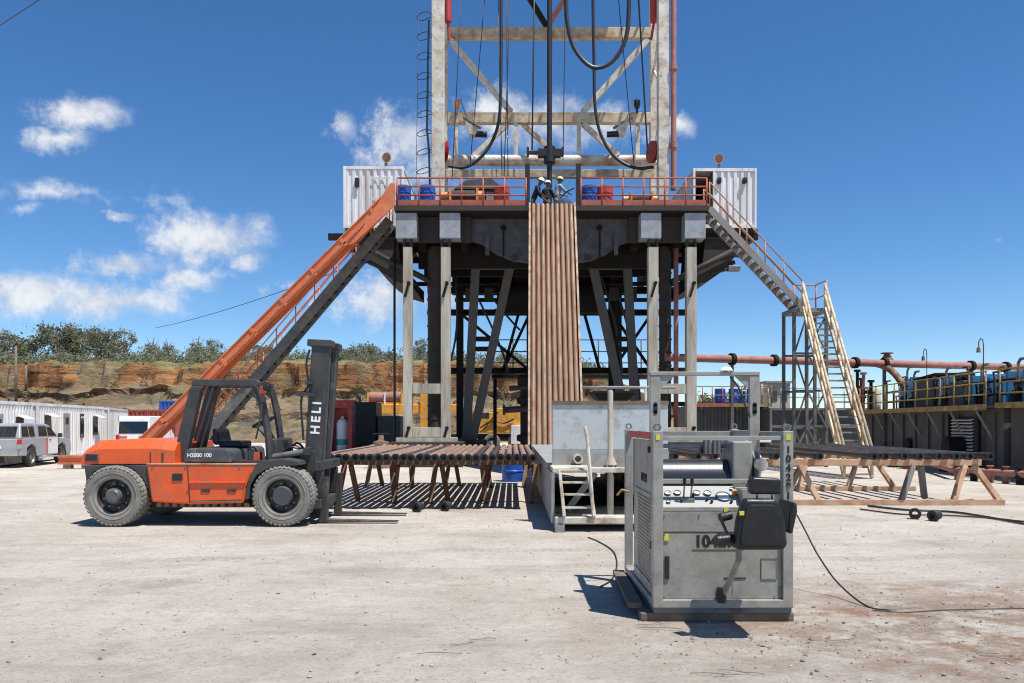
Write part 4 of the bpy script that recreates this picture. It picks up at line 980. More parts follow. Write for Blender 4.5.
# steps
sl = lambda px, py, Y: W(px, py, Y)
part('step_stringer', MB().bar((X_(560, YC), YC + .16, zc1 - .03), (X_(564, YC), YC + .05 - .12, .245), .05, .09, (0, 1, 0)), 'catwalk_cream', ct, .006)
part('step_stringer', MB().bar((X_(588.5, YC), YC + .16, zc1 - .03), (X_(594, YC), YC + .05 - .12, .245), .05, .09, (0, 1, 0)), 'catwalk_cream', ct, .006)
for i, py in enumerate((470, 482, 494, 507)):
    z = Z_(py, YC); t = (zc1 - z) / zc1
    part('tread', MB().box(X_(561 + 3.5 * t, YC), X_(588 + 5 * t, YC), YC - .08 + .18 * (1 - t), YC + .10 + .18 * (1 - t), z - .03, z), 'catwalk_cream', ct, .004)
part('handrail', MB().tube([W(585, 427, YC + .12), W(587, 436, YC + .05), W(590, 470, YC), W(593.5, 517, YC - .07)], .028, 8).tube([W(585, 427, YC + .14), W(587, 440, YC + .2), W(588.5, 466, YC + .2)], .024, 8), 'catwalk_cream', ct)
h = thing('mud_hopper', 'dark steel hopper funnel standing on the catwalk behind the blue panel', 'hopper', (X_(612, 17), 17, zc1))
hx = X_(612, 17)
part('funnel', MB().lathe([(.12, .85), (.16, .95), (.62, 1.32), (.62, 1.36), (.58, 1.36), (.1, .95)], (hx, 17, zc1), (0, 0, 1), 4, False), 'dark_steel', h)
part('stand', MB().cyl((hx, 17, zc1), (hx, 17, zc1 + .9), .12, 10).box(hx - .3, hx + .3, 16.7, 17.3, zc1, zc1 + .05), 'mid_steel', h)
part('bar', MB().cyl((hx - .7, 16.3, zc1 + 1.42), (hx + 1.2, 16.3, zc1 + 1.42), .03, 8).cyl((hx + .6, 16.3, zc1), (hx + .6, 16.3, zc1 + 1.42), .03, 8), 'catwalk_grey', h)

# ------------------------------------------------------------------ pipe racks
PIPE_L = 6.9
def pipe_mesh(mat, name, r=.063, rj=.078):
    mb = MB()
    mb.pipe((0, .0, 0), (0, .11, 0), rj + .004, .05, 12); mb.lathe([(0, .05), (.05, .05)], (0, 0, 0), (0, 1, 0), 12)
    npro = len(mb.f)
    mb.cyl((0, .11, 0), (0, .36, 0), rj, 12, cap=False); mb.cyl((0, .36, 0), (0, .44, 0), rj, 12, r, False); mb.cyl((0, .44, 0), (0, PIPE_L - .35, 0), r, 12, cap=False)
    mb.cyl((0, PIPE_L - .35, 0), (0, PIPE_L - .27, 0), r, 12, rj, False); mb.cyl((0, PIPE_L - .27, 0), (0, PIPE_L, 0), rj, 12)
    me = mb.mesh(name, mat); me.materials.append(MAT['black_rubber'])      # the thread protector on the near end
    for p in me.polygons:
        if all(me.vertices[i].co.y < .112 for i in p.vertices): p.material_index = 1
    return me
PM = [pipe_mesh('pipe_rust', 'drill_pipe'), pipe_mesh('pipe_dark', 'drill_pipe')]
def lay_pipe(x, y, z, m, label, group, rot=0.0):
    o = bpy.data.objects.new('drill_pipe', PM[m]); COL.objects.link(o); o.location = (x, y, z); o.rotation_euler = (0, random.uniform(0, 6.28), rot)
    tag(o, label, 'pipe', group); return o
def trestle(x0, x1, Y, zt, mat, label, group, legs, rail=True, legmats=None, railmat=None):
    o = thing('pipe_trestle', label, 'trestle', ((x0 + x1) / 2, Y, 0), group=group)
    part('top_beam', MB().box(x0, x1, Y - .07, Y + .07, zt - .14, zt), railmat or mat, o, .008)
    if rail: part('base_rail', MB().box(x0 - .05, x1 + .35, Y - .32, Y - .2, 0, .12), railmat or mat, o, .008)
    for i, (xt, xb, yo) in enumerate(legs):
        part('leg', MB().bar((xt, Y + yo * .03, zt - .14), (xb, Y + yo * .26, .02 if not rail else .10), .10, .12, (0, 1, 0)), (legmats[i] if legmats else mat), o, .006)
    return o
ZR = .96
lx0, lx1 = X_(322, 17), .5
def alegs(px_list, Y, sp=.2):
    L = []
    for i, px in enumerate(px_list):
        x = X_(px, Y); s_ = -sp if i % 2 else sp
        L.append((x, x - s_ * .5, -1)); L.append((x + .12, x + .12 + s_ * .6, 1))
    return L
trestle(lx0, lx1, 17.4, ZR, 'trestle_rust', 'front rusty trestle under the left row of pipes', 'trestles of the pipe racks', alegs((345, 392, 436, 482, 536), 17.4), False)
trestle(lx0, lx1, 21.6, ZR, 'trestle_rust', 'rear rusty trestle under the left row of pipes', 'trestles of the pipe racks', alegs((372, 410, 450, 487, 527), 21.6), False)
rnd = random.Random(21)
n = 0; x = lx0 + .1
while x < lx1 - .05:
    lay_pipe(x, 15.9 + rnd.uniform(-.14, .1), ZR + .078, 0 if rnd.random() < .7 else 1, 'rusty drill pipe lying in the row on the left trestles', 'pipes on the left trestles', rnd.uniform(-.0006, .0006))
    x += .158 + rnd.uniform(0, .006)
rx0, rx1 = 3.15, 10.0
trestle(rx0, rx1, 17.1, ZR, 'trestle_tan', 'front tan and grey trestle under the right row of dark pipes', 'trestles of the pipe racks',
        [(6.15, 6.45, -1), (6.2, 5.9, 1), (8.55, 8.2, -1), (8.75, 8.95, 1), (9.65, 9.3, -1), (9.85, 10.25, -1), (4.2, 4.5, -1)], True, ['trestle_tan', 'trestle_grey', 'trestle_grey', 'trestle_grey', 'trestle_tan', 'trestle_tan', 'trestle_tan'], 'trestle_tan')
trestle(rx0, rx1 - .1, 20.6, ZR, 'trestle_tan', 'rear tan trestle under the right row of dark pipes', 'trestles of the pipe racks',
        [(7.6, 7.3, -1), (8.9, 8.55, -1), (9.3, 9.7, -1), (5.6, 5.9, -1)], True, None, 'trestle_tan')
for i in range(8):
    lay_pipe(7.5 + i * .34 + rnd.uniform(-.08, .05), 16.6 + rnd.uniform(-.08, .08), ZR + .078, 1, 'dark drill pipe in the group at the open end of the right trestles', 'pipes on the right trestles')
for i in range(8):
    lay_pipe(3.4 + i * .42 + rnd.uniform(-.1, .1), 16.75 + rnd.uniform(-.1, .1), ZR + .078, 1, 'dark drill pipe in the group on the right trestles nearest the winch unit', 'pipes on the right trestles')
# thread protectors lying on the ground
for (px, py, lab) in ((418, 512, 'black thread protector on the dust left of its pair before the left rack'), (446, 511, 'black thread protector on the dust right of its pair before the left rack'), (915, 519, 'round black thread protector before the right rack, left of the pair'), (935, 521, 'round black thread protector before the right rack, right of the pair')):
    Y = CAMZ * F / (py - HORY); xx = X_(px, Y)
    single('thread_protector', MB().lathe([(.05, -.09), (.10, -.09), (.105, -.02), (.085, .0), (.085, .09), (.05, .09), (.05, -.09)], (xx, Y, .10), (.5, 1, .05) if px != 935 else (1, .6, .1), 14), 'black_rubber', lab, 'pipe cap', (xx, Y, .1), 'thread protectors on the ground')
def ground_line(name, pts, r, label, mat='hose_black', z=None):
    q = []
    for (px, py) in pts:
        Y = CAMZ * F / (py - HORY); q.append(Vector((X_(px, Y), Y, r + .004)))
    q = bez(q, 40); single(name, MB().tube(q, r, 6), mat, label, 'cable', q[0])
ground_line('ground_cable', [(868, 507), (905, 511), (950, 513), (985, 518), (1023, 525), (1075, 534)], .022, 'thick black cable running from the right rack to the picture edge')
ground_line('ground_cable', [(860, 510), (900, 515), (940, 516), (990, 519), (1030, 523), (1090, 526)], .015, 'thinner black cable beside the thick one under the right rack')
ground_line('ground_cable', [(872, 611), (905, 613), (945, 611), (985, 610), (1030, 609), (1100, 607)], .006, 'thin black cable lying straight across the brown soil')

# ------------------------------------------------------------------ orange slide with grey stair on the left
st = thing('orange_slide', 'long orange slide chute running down from the drill floor to the left', 'slide', (X_(240, 30.6), 30.6, 0))
a0, a1 = W(390, 200, 30.9), W(124, 466, 30.9)
d = (a1 - a0).normalized(); up = Vector((d.z, 0, -d.x)); up = up if up.z > 0 else -up
part('chute_floor', MB().bar(a0, a1, .66, .06, up), 'slide_orange', st)
for yy in (-.36, .36):
    part('chute_side', MB().bar(a0 + Vector((0, yy, 0)) + up * .0, a1 + Vector((0, yy, 0)) + up * .0, .05, .34, up), 'slide_orange', st, .01)
    part('chute_lip', MB().bar(a0 + Vector((0, yy, 0)) + up * .195, a1 + Vector((0, yy, 0)) + up * .195, .14, .05, up), 'slide_orange', st, .01)
    part('chute_rib', MB().bar(a0 + Vector((0, yy - math.copysign(.04, -yy) * 1.0, 0)) - up * .06, a1 + Vector((0, yy - math.copysign(.04, -yy), 0)) - up * .06, .05, .05, up), 'slide_orange', st)
for k in range(9):
    p = a0.lerp(a1, (k + .5) / 9); part('chute_bracket', MB().bar(p + Vector((0, -.405, 0)) - up * .16, p + Vector((0, -.405, 0)) + up * .16, .14, .04, (0, 1, 0)), 'slide_orange', st)
# flared head plate at the drill floor
hp = [(395, 205), (395, 184), (391, 183), (386, 190), (376, 206), (362, 229), (348, 245), (354, 243)]
part('head_plate', MB().prism([(X_(a, 30.45), Z_(b, 30.45)) for a, b in hp], 30.45, 30.49), 'slide_orange', st)
part('head_plate', MB().prism([(X_(a, 31.4), Z_(b, 31.4)) for a, b in hp], 31.36, 31.4), 'slide_orange', st)

def stair(name, label, top, bot, wdir, width, ntread, smat, tmat, rmat, rail_h=1.0, sh=.26, posts=6, rr=.024, rails=2, group=None, treadd=.22):
    top, bot = Vector(top), Vector(bot); wd = Vector(wdir).normalized() * (width / 2); up = Vector((0, 0, 1))
    o = thing(name, label, 'stairs', (bot.x, bot.y, 0), group=group)
    for s_ in (-1, 1):
        part('stringer', MB().bar(top + wd * s_, bot + wd * s_, .06, sh), smat, o, .006)
    dd = (bot - top); dd.z = 0; dd.normalize()
    for i in range(ntread):
        p = top.lerp(bot, (i + .6) / ntread); a = p - wd * .98; b = p + wd * .98
        part('tread', MB().bar(a, b, treadd, .045), tmat, o)
    if rail_h:
        for s_ in (-1, 1):
            for k in range(rails):
                hh = rail_h * (1 - k * .45); part('handrail', MB().cyl(top + wd * s_ + up * hh, bot + wd * s_ + up * hh, rr, 6), rmat, o)
            for i in range(posts):
                p = top.lerp(bot, i / (posts - 1)) + wd * s_; part('rail_post', MB().cyl(p, p + up * rail_h, rr, 6), rmat, o)
    return o
stair('access_stair', 'dark grey stair with orange handrail under the orange slide', W(391, 222, 32.0), W(184, 466, 31.2), (0, 1, 0), .75, 30, 'stair_green_grey', 'dark_steel', 'slide_orange', .95, .36, 12, .024, 2)

# ------------------------------------------------------------------ right stairs with landing tower
lz = Z_(308, YF)
stair('upper_stair', 'upper stair flight from the drill floor down to the right landing', (DX1 + .08, YF + .55, DZ - .05), (X_(803, YF), YF + .55, lz + .05), (0, 1, 0), .95, 16, 'stair_grey', 'stair_green_grey', 'rail_orange', 1.02, .26, 6, .028, 2)
tw = thing('landing_tower', 'grey lattice tower carrying the stair landing on the right', 'stair tower', (X_(812, YF), YF + .5, 0))
tx0, tx1, ty0, ty1 = X_(793, YF), X_(829, YF), YF + .0, YF + 1.3
part('landing', MB().box(tx0, tx1, ty0, ty1, lz - .16, lz), 'stair_grey', tw)
for x in (tx0 + .06, tx0 + .55, tx1 - .08):
    for y in ((ty0 + .06, ty1 - .06) if x != tx0 + .55 else (ty0 + .06,)): part('tower_leg', MB().box(x - .055, x + .055, y - .055, y + .055, 0, lz - .162), 'stair_green_grey', tw)
for k in range(4):
    z0, z1 = lz - .3 - k * 1.45, lz - .3 - (k + 1) * 1.45
    y = ty0 + .06
    part('tower_brace', MB().bar((tx0 + .08, y, z0 if k % 2 else z1), (tx0 + .55, y, z1 if k % 2 else z0), .05, .06, (0, 1, 0)), 'stair_green_grey', tw)
    part('tower_brace', MB().bar((tx0 + .55, y - .06, z0), (tx1 - .08, y - .06, z1), .05, .06, (0, 1, 0)), 'stair_green_grey', tw)
    part('tower_brace', MB().bar((tx1 - .08, y + .06, z0), (tx0 + .55, y + .06, z1), .05, .06, (0, 1, 0)), 'stair_green_grey', tw)
    for y in (ty0 + .06, ty1 - .06): part('tower_tie', MB().bar((tx0 + .06, y + .06, z1), (tx1 - .08, y + .06, z1), .05, .08), 'stair_green_grey', tw)
rail_run(tw, (X_(803, YF) + .1, ty1 - .05, lz), (tx1 - .04, ty1 - .05, lz), 1.1, 3, 'rail_orange', (1, .5), .026)
rail_run(tw, (tx1 - .04, ty0 + .15, lz), (tx1 - .04, ty1 - .06, lz), 1.1, 2, 'rail_orange', (1, .5), .026)
bt = Vector((X_(858, 24.6), 24.6, .03)); tp = Vector((X_(811, YF) + .1, YF - .05, lz - .02))
lower = stair('lower_stair', 'steep lower stair with doubled cream handrails down from the right landing', tp, bt, (1, .15, 0), .92, 24, 'stair_cream', 'stair_grey', 'stair_cream', .95, .16, 7, .05, 2)

# ------------------------------------------------------------------ flow line to the right
o = thing('flow_line', 'long reddish flow line running high from the rig to the right edge', 'pipeline', W(700, 358, 33))
fa, fb = Vector((X_(664, 33), 33, 4.42)), Vector((X_(1085, 40.5), 40.5, 4.42))
part('line_pipe', MB().cyl(fa, fb, .165, 14), 'pipe_red', o)
for px in (731, 773, 855, 885, 975, 1012):
    t = (X_(px, 36) - fa.x) / (fb.x - fa.x); Yq = 33 + 7.5 * t; t = (X_(px, Yq) - fa.x) / (fb.x - fa.x); p = fa.lerp(fb, t); dd = (fb - fa).normalized()
    part('flange', MB().cyl(p - dd * .09, p + dd * .09, .26, 12), 'dark_steel', o)
    if px in (731, 885, 1012): part('line_support', MB().box(p.x - .06, p.x + .06, p.y - .06, p.y + .06, 0, p.z - .16), 'stair_green_grey', o)
vx = W(885, 352, 37)
part('valve', MB().lathe([(.0, -.1), (.3, -.1), (.32, 0), (.22, .15), (.12, .3), (.28, .34), (.28, .38), (0, .38)], (X_(887, 37.3), 37.3, 4.6), (0, 0, 1), 12), 'trestle_rust', o)
part('branch_pipe', MB().tube(bez([W(862, 362, 36.9), W(880, 365, 36.6), W(893, 372, 36.2), (X_(905, 35.6), 35.6, 3.3)]), .15, 10), 'trestle_rust', o)
# ------------------------------------------------------------------ mud tanks on the right
ang = math.atan2(15.0, 2.0)          # tank wall runs from (15.5,25) to (17.5,40)
mt = thing('mud_tank', 'long dark grey mud tank with yellow-railed walkway on the right', 'mud tank', (15.6, 25.4, 0), ang, local=True)
TL, TH, TW = 15.0, 2.2, 3.0           # local x along the tank (away from the camera), tank body at local y<0
part('shell', MB().box(0, TL, -TW, 0, .22, TH), 'tank_grey', mt, .02)
for i in range(11): 
    x = .5 + i * 1.4; part('stiffener', MB().box(x - .05, x + .05, .001, .07, .25, TH - .16), 'tank_grey', mt)
part('skid', MB().box(-.1, TL + .1, -TW + .1, -.2, 0, .218), 'dark_steel', mt)
part('walkway', MB().box(-.1, TL, -.9, .55, TH + .004, TH + .07), 'mid_steel', mt); part('walkway_edge', MB().box(-.1, TL, .552, .60, TH - .06, TH + .12), 'rail_yellow', mt)
for i in range(7):
    x = .7 + i * 2.1; part('knee_brace', MB().bar((x, .02, TH - 1.0), (x + .1, .52, TH), .06, .06), 'catwalk_grey', mt)
for i in range(13):
    x = .05 + i * 1.22; part('rail_post', MB().cyl((x, .5, TH + .07), (x, .5, TH + 1.17), .03, 6), 'rail_yellow', mt)
for lv in (1.17, .8, .43): part('rail', MB().cyl((0, .5, TH + lv), (TL, .5, TH + lv), .024, 6), 'rail_yellow', mt)
part('hatch', MB().lathe([(0, 0), (.3, 0), (.3, .05), (0, .07)], (8.2, .07, .8), (0, 1, 0), 18), 'dark_steel', mt)
part('louvre_back', MB().box(1.9, 3.6, .07, .09, .4, 1.9), 'dark_steel', mt)
for i in range(13): part('louvre_slat', MB().bar((1.9, .13, .45 + i * .115), (3.6, .13, .45 + i * .115), .1, .025, (0, .5, 1)), 'white_container', mt)
part('frame_post', MB().box(1.3, 1.4, .1, .2, 0, TH - .1).box(3.7, 3.8, .1, .2, 0, TH - .1), 'dark_steel', mt)
part('pump_stub', MB().cyl((2.6, .2, .9), (2.6, .75, .9), .35, 14).box(2.2, 3.0, .3, .8, 0, .6), 'dark_steel', mt)
def at_tank(x, y, z): return mt_matrix @ Vector((x, y, z))
mt_matrix = Matrix.Translation((15.6, 25.4, 0)) @ Matrix.Rotation(ang, 4, 'Z')
def motor_block(x, y, lab, mat='tank_blue', s=1.0):
    o = thing('mud_agitator', lab, 'motor', at_tank(x, y, TH + .07 if y > -.9 else TH), ang, 'machines on the mud tank', local=True)
    part('skid', MB().box(-.62 * s, .62 * s, -.4, .4, 0, .14), mat, o, .01)
    for x_ in (-.62, .48): part('frame_panel', MB().box(x_ * s, (x_ + .14) * s, -.4, .4, .141, 1.25 * s), mat, o, .01)
    part('frame_top', MB().box(-.48 * s + .005, .48 * s - .005, -.4, -.28, 1.12 * s, 1.25 * s), mat, o)
    part('engine', MB().box(-.42 * s, .42 * s, -.3, .3, .145, .62 * s).cyl((-.4 * s, 0, .8 * s), (.4 * s, 0, .8 * s), .24 * s, 12), 'black_steel', o, .02)
    part('pipe_stub', MB().tube([(.2 * s, .2, .9 * s), (.2 * s, .2, 1.5 * s), (.05 * s, .2, 1.62 * s), (-.3 * s, .2, 1.62 * s)], .05, 8), 'steel_bare', o)
    part('belt_guard', MB().cyl((-.25 * s, .31, .45 * s), (-.25 * s, .39, .45 * s), .26 * s, 14), 'dark_steel', o)
motor_block(.9, -1.15, 'blue agitator motor on the mud tank nearest the camera', s=1.0); motor_block(2.5, -1.25, 'blue agitator motor on the mud tank, second from the camera', s=.9); motor_block(3.7, -1.2, 'blue agitator motor on the mud tank, third from the camera', s=1.0); motor_block(6.6, -1.1, 'blue agitator motor in the middle of the mud tank', s=1.05); motor_block(10.4, -1.2, 'blue agitator motor just beyond the large shaker box', s=1.1)
motor_block(12.4, -1.6, 'pale blue machine at the far end of the mud tank', s=1.3)
o = thing('shaker_box', 'dark grey shaker box standing on the mud tank walkway', 'shaker', at_tank(7.4, -1.2, TH), ang, 'machines on the mud tank', local=True)
part('body', MB().box(0, 2.2, -.8, .6, 0, 1.35), 'grey_container', o, .03); part('screen_deck', MB().bar((-.1, -.1, 1.5), (2.4, -.1, 1.38), 1.3, .1), 'dark_steel', o); [part('spring_post', MB().cyl((xx, .45, 1.35), (xx, .45, 1.45), .08, 8), 'steel_bare', o) for xx in (.2, 2)]
o = thing('shaker_box', 'dark grey shaker box with black motor on the near half of the mud tank', 'shaker', at_tank(4.5, -1.2, TH), ang, 'machines on the mud tank', local=True)
part('body', MB().box(0, 1.3, -.8, .6, 0, 1.1), 'grey_container', o, .03); part('motor', MB().cyl((.1, .3, 1.28), (1.1, .3, 1.28), .18, 12), 'black_steel', o)
o = thing('piping_tree', 'rusty valve piping with white vessel between stair and mud tank', 'piping', at_tank(14.0, .3, TH + .004), ang, local=True)
for i, (x, y, hh, m_) in enumerate(((-.9, -.2, 1.5, 'dark_steel'), (-.4, .0, 1.9, 'pipe_red'), (.1, -.1, 1.2, 'dark_steel'), (.6, .0, 2.1, 'dark_steel'), (1.0, -.3, 1.7, 'mid_steel'))):
    part('riser', MB().cyl((x, y, 0.07), (x, y, hh), .08, 8).cyl((x, y, hh * .6), (x, y, hh * .6 + .1), .17, 10).cyl((x, y, hh - .05), (x, y, hh + .06), .16, 10), m_, o)
part('header', MB().cyl((-1, -.1, 1.0), (1.1, -.1, 1.0), .09, 8), 'dark_steel', o); part('vessel', MB().lathe([(0, .07), (.28, .1), (.3, .2), (.3, 1.1), (.2, 1.25), (0, 1.3)], (-.1, -.6, 0), (0, 0, 1), 14), 'catwalk_cream', o)
for (xx, yy, hh) in ((5.2, .5, 2.3), (.4, .5, 2.2)):
    o = thing('lamp_post', 'thin hooked lamp post on the mud tank rail, %s one' % ('far' if xx > 3 else 'near'), 'lamp post', at_tank(xx, yy - .08, TH + .07), ang, 'lamp posts on the mud tank', local=True)
    part('shaft', MB().tube([(0, 0, 0), (0, 0, hh - .25), (.06, 0, hh - .05), (.2, 0, hh), (.34, 0, hh - .08), (.36, 0, hh - .3)], .016, 6), 'mid_steel', o); part('lamp_head', MB().lathe([(0, .1), (.05, .08), (.07, -.08), (0, -.08)], (.36, 0, hh - .36), (0, 0, 1), 10), 'pole_wood', o)
o = thing('tank_piping', 'tangle of dark and pale pipes behind the mud tank railing', 'piping', at_tank(7.0, -.75, TH), ang, local=True)
rp_ = random.Random(31)
for i in range(16):
    x = -6.2 + i * .82 + rp_.uniform(-.2, .2); hh = rp_.uniform(.7, 1.7); y = rp_.uniform(-.05, .35); m_ = ('dark_steel', 'mid_steel', 'pipe_red', 'steel_bare', 'rail_yellow')[rp_.randrange(5)]
    part('pipe', MB().tube([(x, y, .074), (x, y, hh - .15), (x + .08, y, hh), (x + rp_.choice((-.5, .45)), y, hh)], .035, 7), m_, o)
for z in (.5, .95): part('header_pipe', MB().cyl((-6.3, .1, z), (6.5, .1, z), .05, 8), 'dark_steel', o)
# nearer, taller tank end at the picture edge
nt_ = thing('mud_tank', 'nearer grey tank with yellow walkway edge cut by the right picture border', 'mud tank', (X_(1013, 24.6), 21.0, 0), 0, local=True)
part('shell', MB().box(.3, 4, 0, 4.2, .2, 2.2), 'tank_grey', nt_, .02); part('skid', MB().box(.4, 3.9, .2, 4, 0, .198), 'dark_steel', nt_)
part('walkway', MB().box(-.15, 4, -.3, 4.2, 2.204, 2.28), 'mid_steel', nt_); part('walkway_edge', MB().box(-.2, -.152, -.3, 4.2, 2.18, 2.36).box(-.15, 4, -.352, -.302, 2.18, 2.36), 'rail_yellow', nt_)
for y in (-.2, 1.2, 2.6, 4.1): part('rail_post', MB().cyl((-.1, y, 2.28), (-.1, y, 3.4), .03, 6), 'rail_yellow', nt_)
for lv in (3.4, 3.0, 2.65): part('rail', MB().cyl((-.1, -.2, lv), (-.1, 4.1, lv), .025, 6).cyl((-.1, -.2, lv), (4, -.2, lv), .025, 6), 'rail_yellow', nt_)
part('leg_post', MB().box(-.1, .0, -.2, -.1, 0, 2.2), 'dark_steel', nt_)
o = thing('pipe_manifold', 'low red pipe manifold lying along the foot of the mud tank', 'manifold', (15.0, 26.0, 0))
part('header_pipe', MB().cyl((X_(950, 24.5), 24.5, .3), (X_(1030, 22), 22, .3), .1, 10).cyl((X_(925, 29), 29, .3), (X_(952, 24.5), 24.5, .3), .09, 10), 'pipe_red', o)
for i, px in enumerate((958, 974, 990, 1006, 1020)):
    Yv = 24.5 - 2.5 * (px - 950) / 80; xv = X_(px, Yv); part('valve', MB().lathe([(0, 0), (.10, 0), (.10, .15), (.13, .2), (.13, .32), (.06, .36), (.03, .45), (.10, .46), (.10, .49), (0, .49)], (xv, Yv, .0), (0, 0, 1), 10), ('trestle_rust', 'dark_steel', 'pipe_red')[i % 3], o)
for (px, Yv) in ((868, 30.5), (893, 31), (908, 30)): 
    xv = X_(px, Yv); single('valve_block', MB().lathe([(0, 0), (.2, 0), (.2, .15), (.1, .2), (.1, .35), (.22, .4), (.22, .5), (0, .5)], (xv, Yv, 0), (0, 0, 1), 12), 'red_paint' if px != 893 else 'dark_steel', 'small low valve standing on the ground before the mud tank', 'valve', (xv, Yv, 0), 'valves on the ground')

# ------------------------------------------------------------------ far tanks seen behind the winch unit
ft = thing('settling_tank', 'far dark settling tank with red-yellow walkway behind the winch frame', 'tank', (X_(735, 46), 48, 0))
fx0, fx1, fz = X_(690, 46), X_(768, 46), Z_(406, 46)
part('shell', corr(MB(), (fx0, 46, 0), (fx1, 46, 0), 0, fz, .4, .06).box(fx0, fx1, 46.08, 50, 0, fz - .01), 'grey_container', ft)
part('walkway', MB().box(fx0, fx1, 45.3, 46.0, fz + .004, fz + .08), 'mid_steel', ft); part('walkway_edge', MB().box(X_(730, 46), fx1, 45.24, 45.298, fz - .06, fz + .14), 'rail_yellow', ft); part('walkway_edge', MB().box(fx0, X_(730, 46) - .01, 45.24, 45.298, fz - .06, fz + .14), 'deck_red', ft)
for i in range(9):
    x = fx0 + (fx1 - fx0) * i / 8; part('rail_post', MB().cyl((x, 45.35, fz + .08), (x, 45.35, fz + 1.1), .03, 6), 'deck_red' if i < 4 else 'rail_yellow', ft)
for lv in (1.1, .6): part('rail', MB().cyl((fx0, 45.35, fz + lv), (fx1, 45.35, fz + lv), .025, 6), 'rail_yellow', ft)
part('wall_frame', MB().box(X_(732, 46) - .06, X_(732, 46) + .06, 45.9, 45.95, 0, fz), 'steel_bare', ft)
for i, (px, lab) in enumerate(((720, 'leftmost blue drum on the far tank walkway'), (734, 'second blue drum on the far tank walkway'), (741, 'third blue drum on the far tank walkway'), (752, 'fourth blue drum on the far tank walkway'))):
    drum(px, 0, 0, 45.7 if px != 741 else 47.0, .3, 'drum_blue', lab, fz + .08 if px != 741 else fz - .01, group='drums on the far tank')
for i, (px, tp_) in enumerate(((731, 383), (741, 386), (756, 384))):
    o = thing('lamp_post', 'thin lamp post on the far tank, %s of three' % ('first', 'second', 'third')[i], 'lamp post', (X_(px, 46.5), 46.5, fz - .01), group='lamp posts on the far tank')
    z = Z_(tp_, 46.5); x = X_(px, 46.5); part('shaft', MB().tube([(x, 46.5, fz - .01), (x, 46.5, z - .2), (x + .1, 46.5, z), (x + .3, 46.5, z)], .03, 6), 'mid_steel', o); part('lamp_head', MB().lathe([(0, .15), (.1, .12), (.22, -.12), (0, -.12)], (x + .3, 46.5, z - .12), (0, 0, 1), 10), 'steel_bare', o)
ft2 = thing('settling_tank', 'low dark tank with pale frame behind the landing tower', 'tank', (X_(830, 44), 46, 0))
gx0, gx1, gz = X_(770, 44), X_(872, 44), Z_(408, 44)
part('shell', MB().box(gx0, gx1, 44.2, 48, 0, gz), 'grey_container', ft2, .02); part('frame', MB().box(gx0, gx0 + .12, 44.0, 44.19, 0, gz).box(gx0 + .13, gx1, 44.0, 44.19, gz - .12, gz).box(gx0 + .13, gx1, 44.0, 44.19, gz - 1.1, gz - .95), 'steel_bare', ft2)
part('frame_brace', MB().bar((X_(795, 44), 43.95, .2), (X_(815, 44), 43.95, gz - .2), .12, .12).bar((X_(840, 44), 43.95, .2), (X_(823, 44), 43.95, gz - .2), .12, .12), 'steel_bare', ft2)
part('white_pipe', MB().cyl((gx0, 43.9, Z_(441, 44)), (X_(690, 44), 43.9, Z_(441, 44)), .08, 8), 'white_print', ft2)
for i in range(9):
    x = gx0 + (gx1 - gx0) * i / 8; part('rail_post', MB().cyl((x, 44.3, gz), (x, 44.3, gz + 1.1), .025, 6), 'steel_bare', ft2)
for lv in (1.1, .6): part('rail', MB().cyl((gx0, 44.3, gz + lv), (gx1, 44.3, gz + lv), .022, 6), 'steel_bare', ft2)
fc = thing('site_cabin', 'small beige cabin with dark windows on the far tank right of the drums', 'cabin', (X_(779, 50), 50, 0))
bx0, bx1 = X_(768, 50), X_(790, 50); bz = Z_(383, 50)
part('wall', MB().box(bx0, bx1, 50, 52, 0, bz), 'cabin_beige', fc); part('roof', MB().box(bx0 - .2, bx1 + .2, 49.8, 52.2, bz + .002, bz + .12), 'catwalk_grey', fc)
for a, b in ((771, 777), (781, 787)): part('window', MB().box(X_(a, 50), X_(b, 50), 49.97, 49.998, Z_(401, 50), Z_(391, 50)), 'car_glass', fc)
for (px, lab) in ((836, 'red hydrant-like valve at the foot of the far tank'),): pass

# ------------------------------------------------------------------ mobile crane behind the left posts
Yc = 49.0
cr = thing('mobile_crane', 'orange mobile crane truck parked behind the rig posts', 'crane truck', (X_(450, Yc), Yc + 1.2, 0))
part('boom', MB().box(X_(364, Yc), X_(462, Yc), Yc + .6, Yc + 1.4, Z_(414, Yc), Z_(404, Yc)), 'crane_yellow', cr, .04)
part('boom_section', MB().box(X_(374, Yc), X_(450, Yc), Yc + .7, Yc + 1.3, Z_(404, Yc) + .004, Z_(402, Yc)), 'crane_yellow', cr)
for (a, b, m_) in ((367, 382, 'pipe_red'), (384, 399, 'pipe_red')): 
    part('hoist_drum', MB().cyl((X_(a, Yc), Yc + 1.0, Z_(397, Yc)), (X_(b, Yc), Yc + 1.0, Z_(397, Yc)), .34, 14), m_, cr)
for px in (366, 383, 400): part('drum_flange', MB().box(X_(px, Yc) - .05, X_(px, Yc) + .05, Yc + .62, Yc + 1.38, Z_(404, Yc), Z_(392, Yc)), 'crane_yellow' if px != 383 else 'white_print', cr)
part('boom_post', MB().box(X_(419, Yc), X_(431, Yc), Yc + .5, Yc + 1.5, Z_(435, Yc), Z_(393, Yc)), 'crane_yellow', cr, .04)
part('superstructure', MB().prism([(X_(476, Yc), Z_(433, Yc)), (X_(530, Yc), Z_(433, Yc)), (X_(530, Yc), Z_(408, Yc)), (X_(498, Yc), Z_(408, Yc)), (X_(496, Yc), Z_(412, Yc)), (X_(476, Yc), Z_(412, Yc))], Yc, Yc + 2.2), 'crane_yellow', cr, .05)
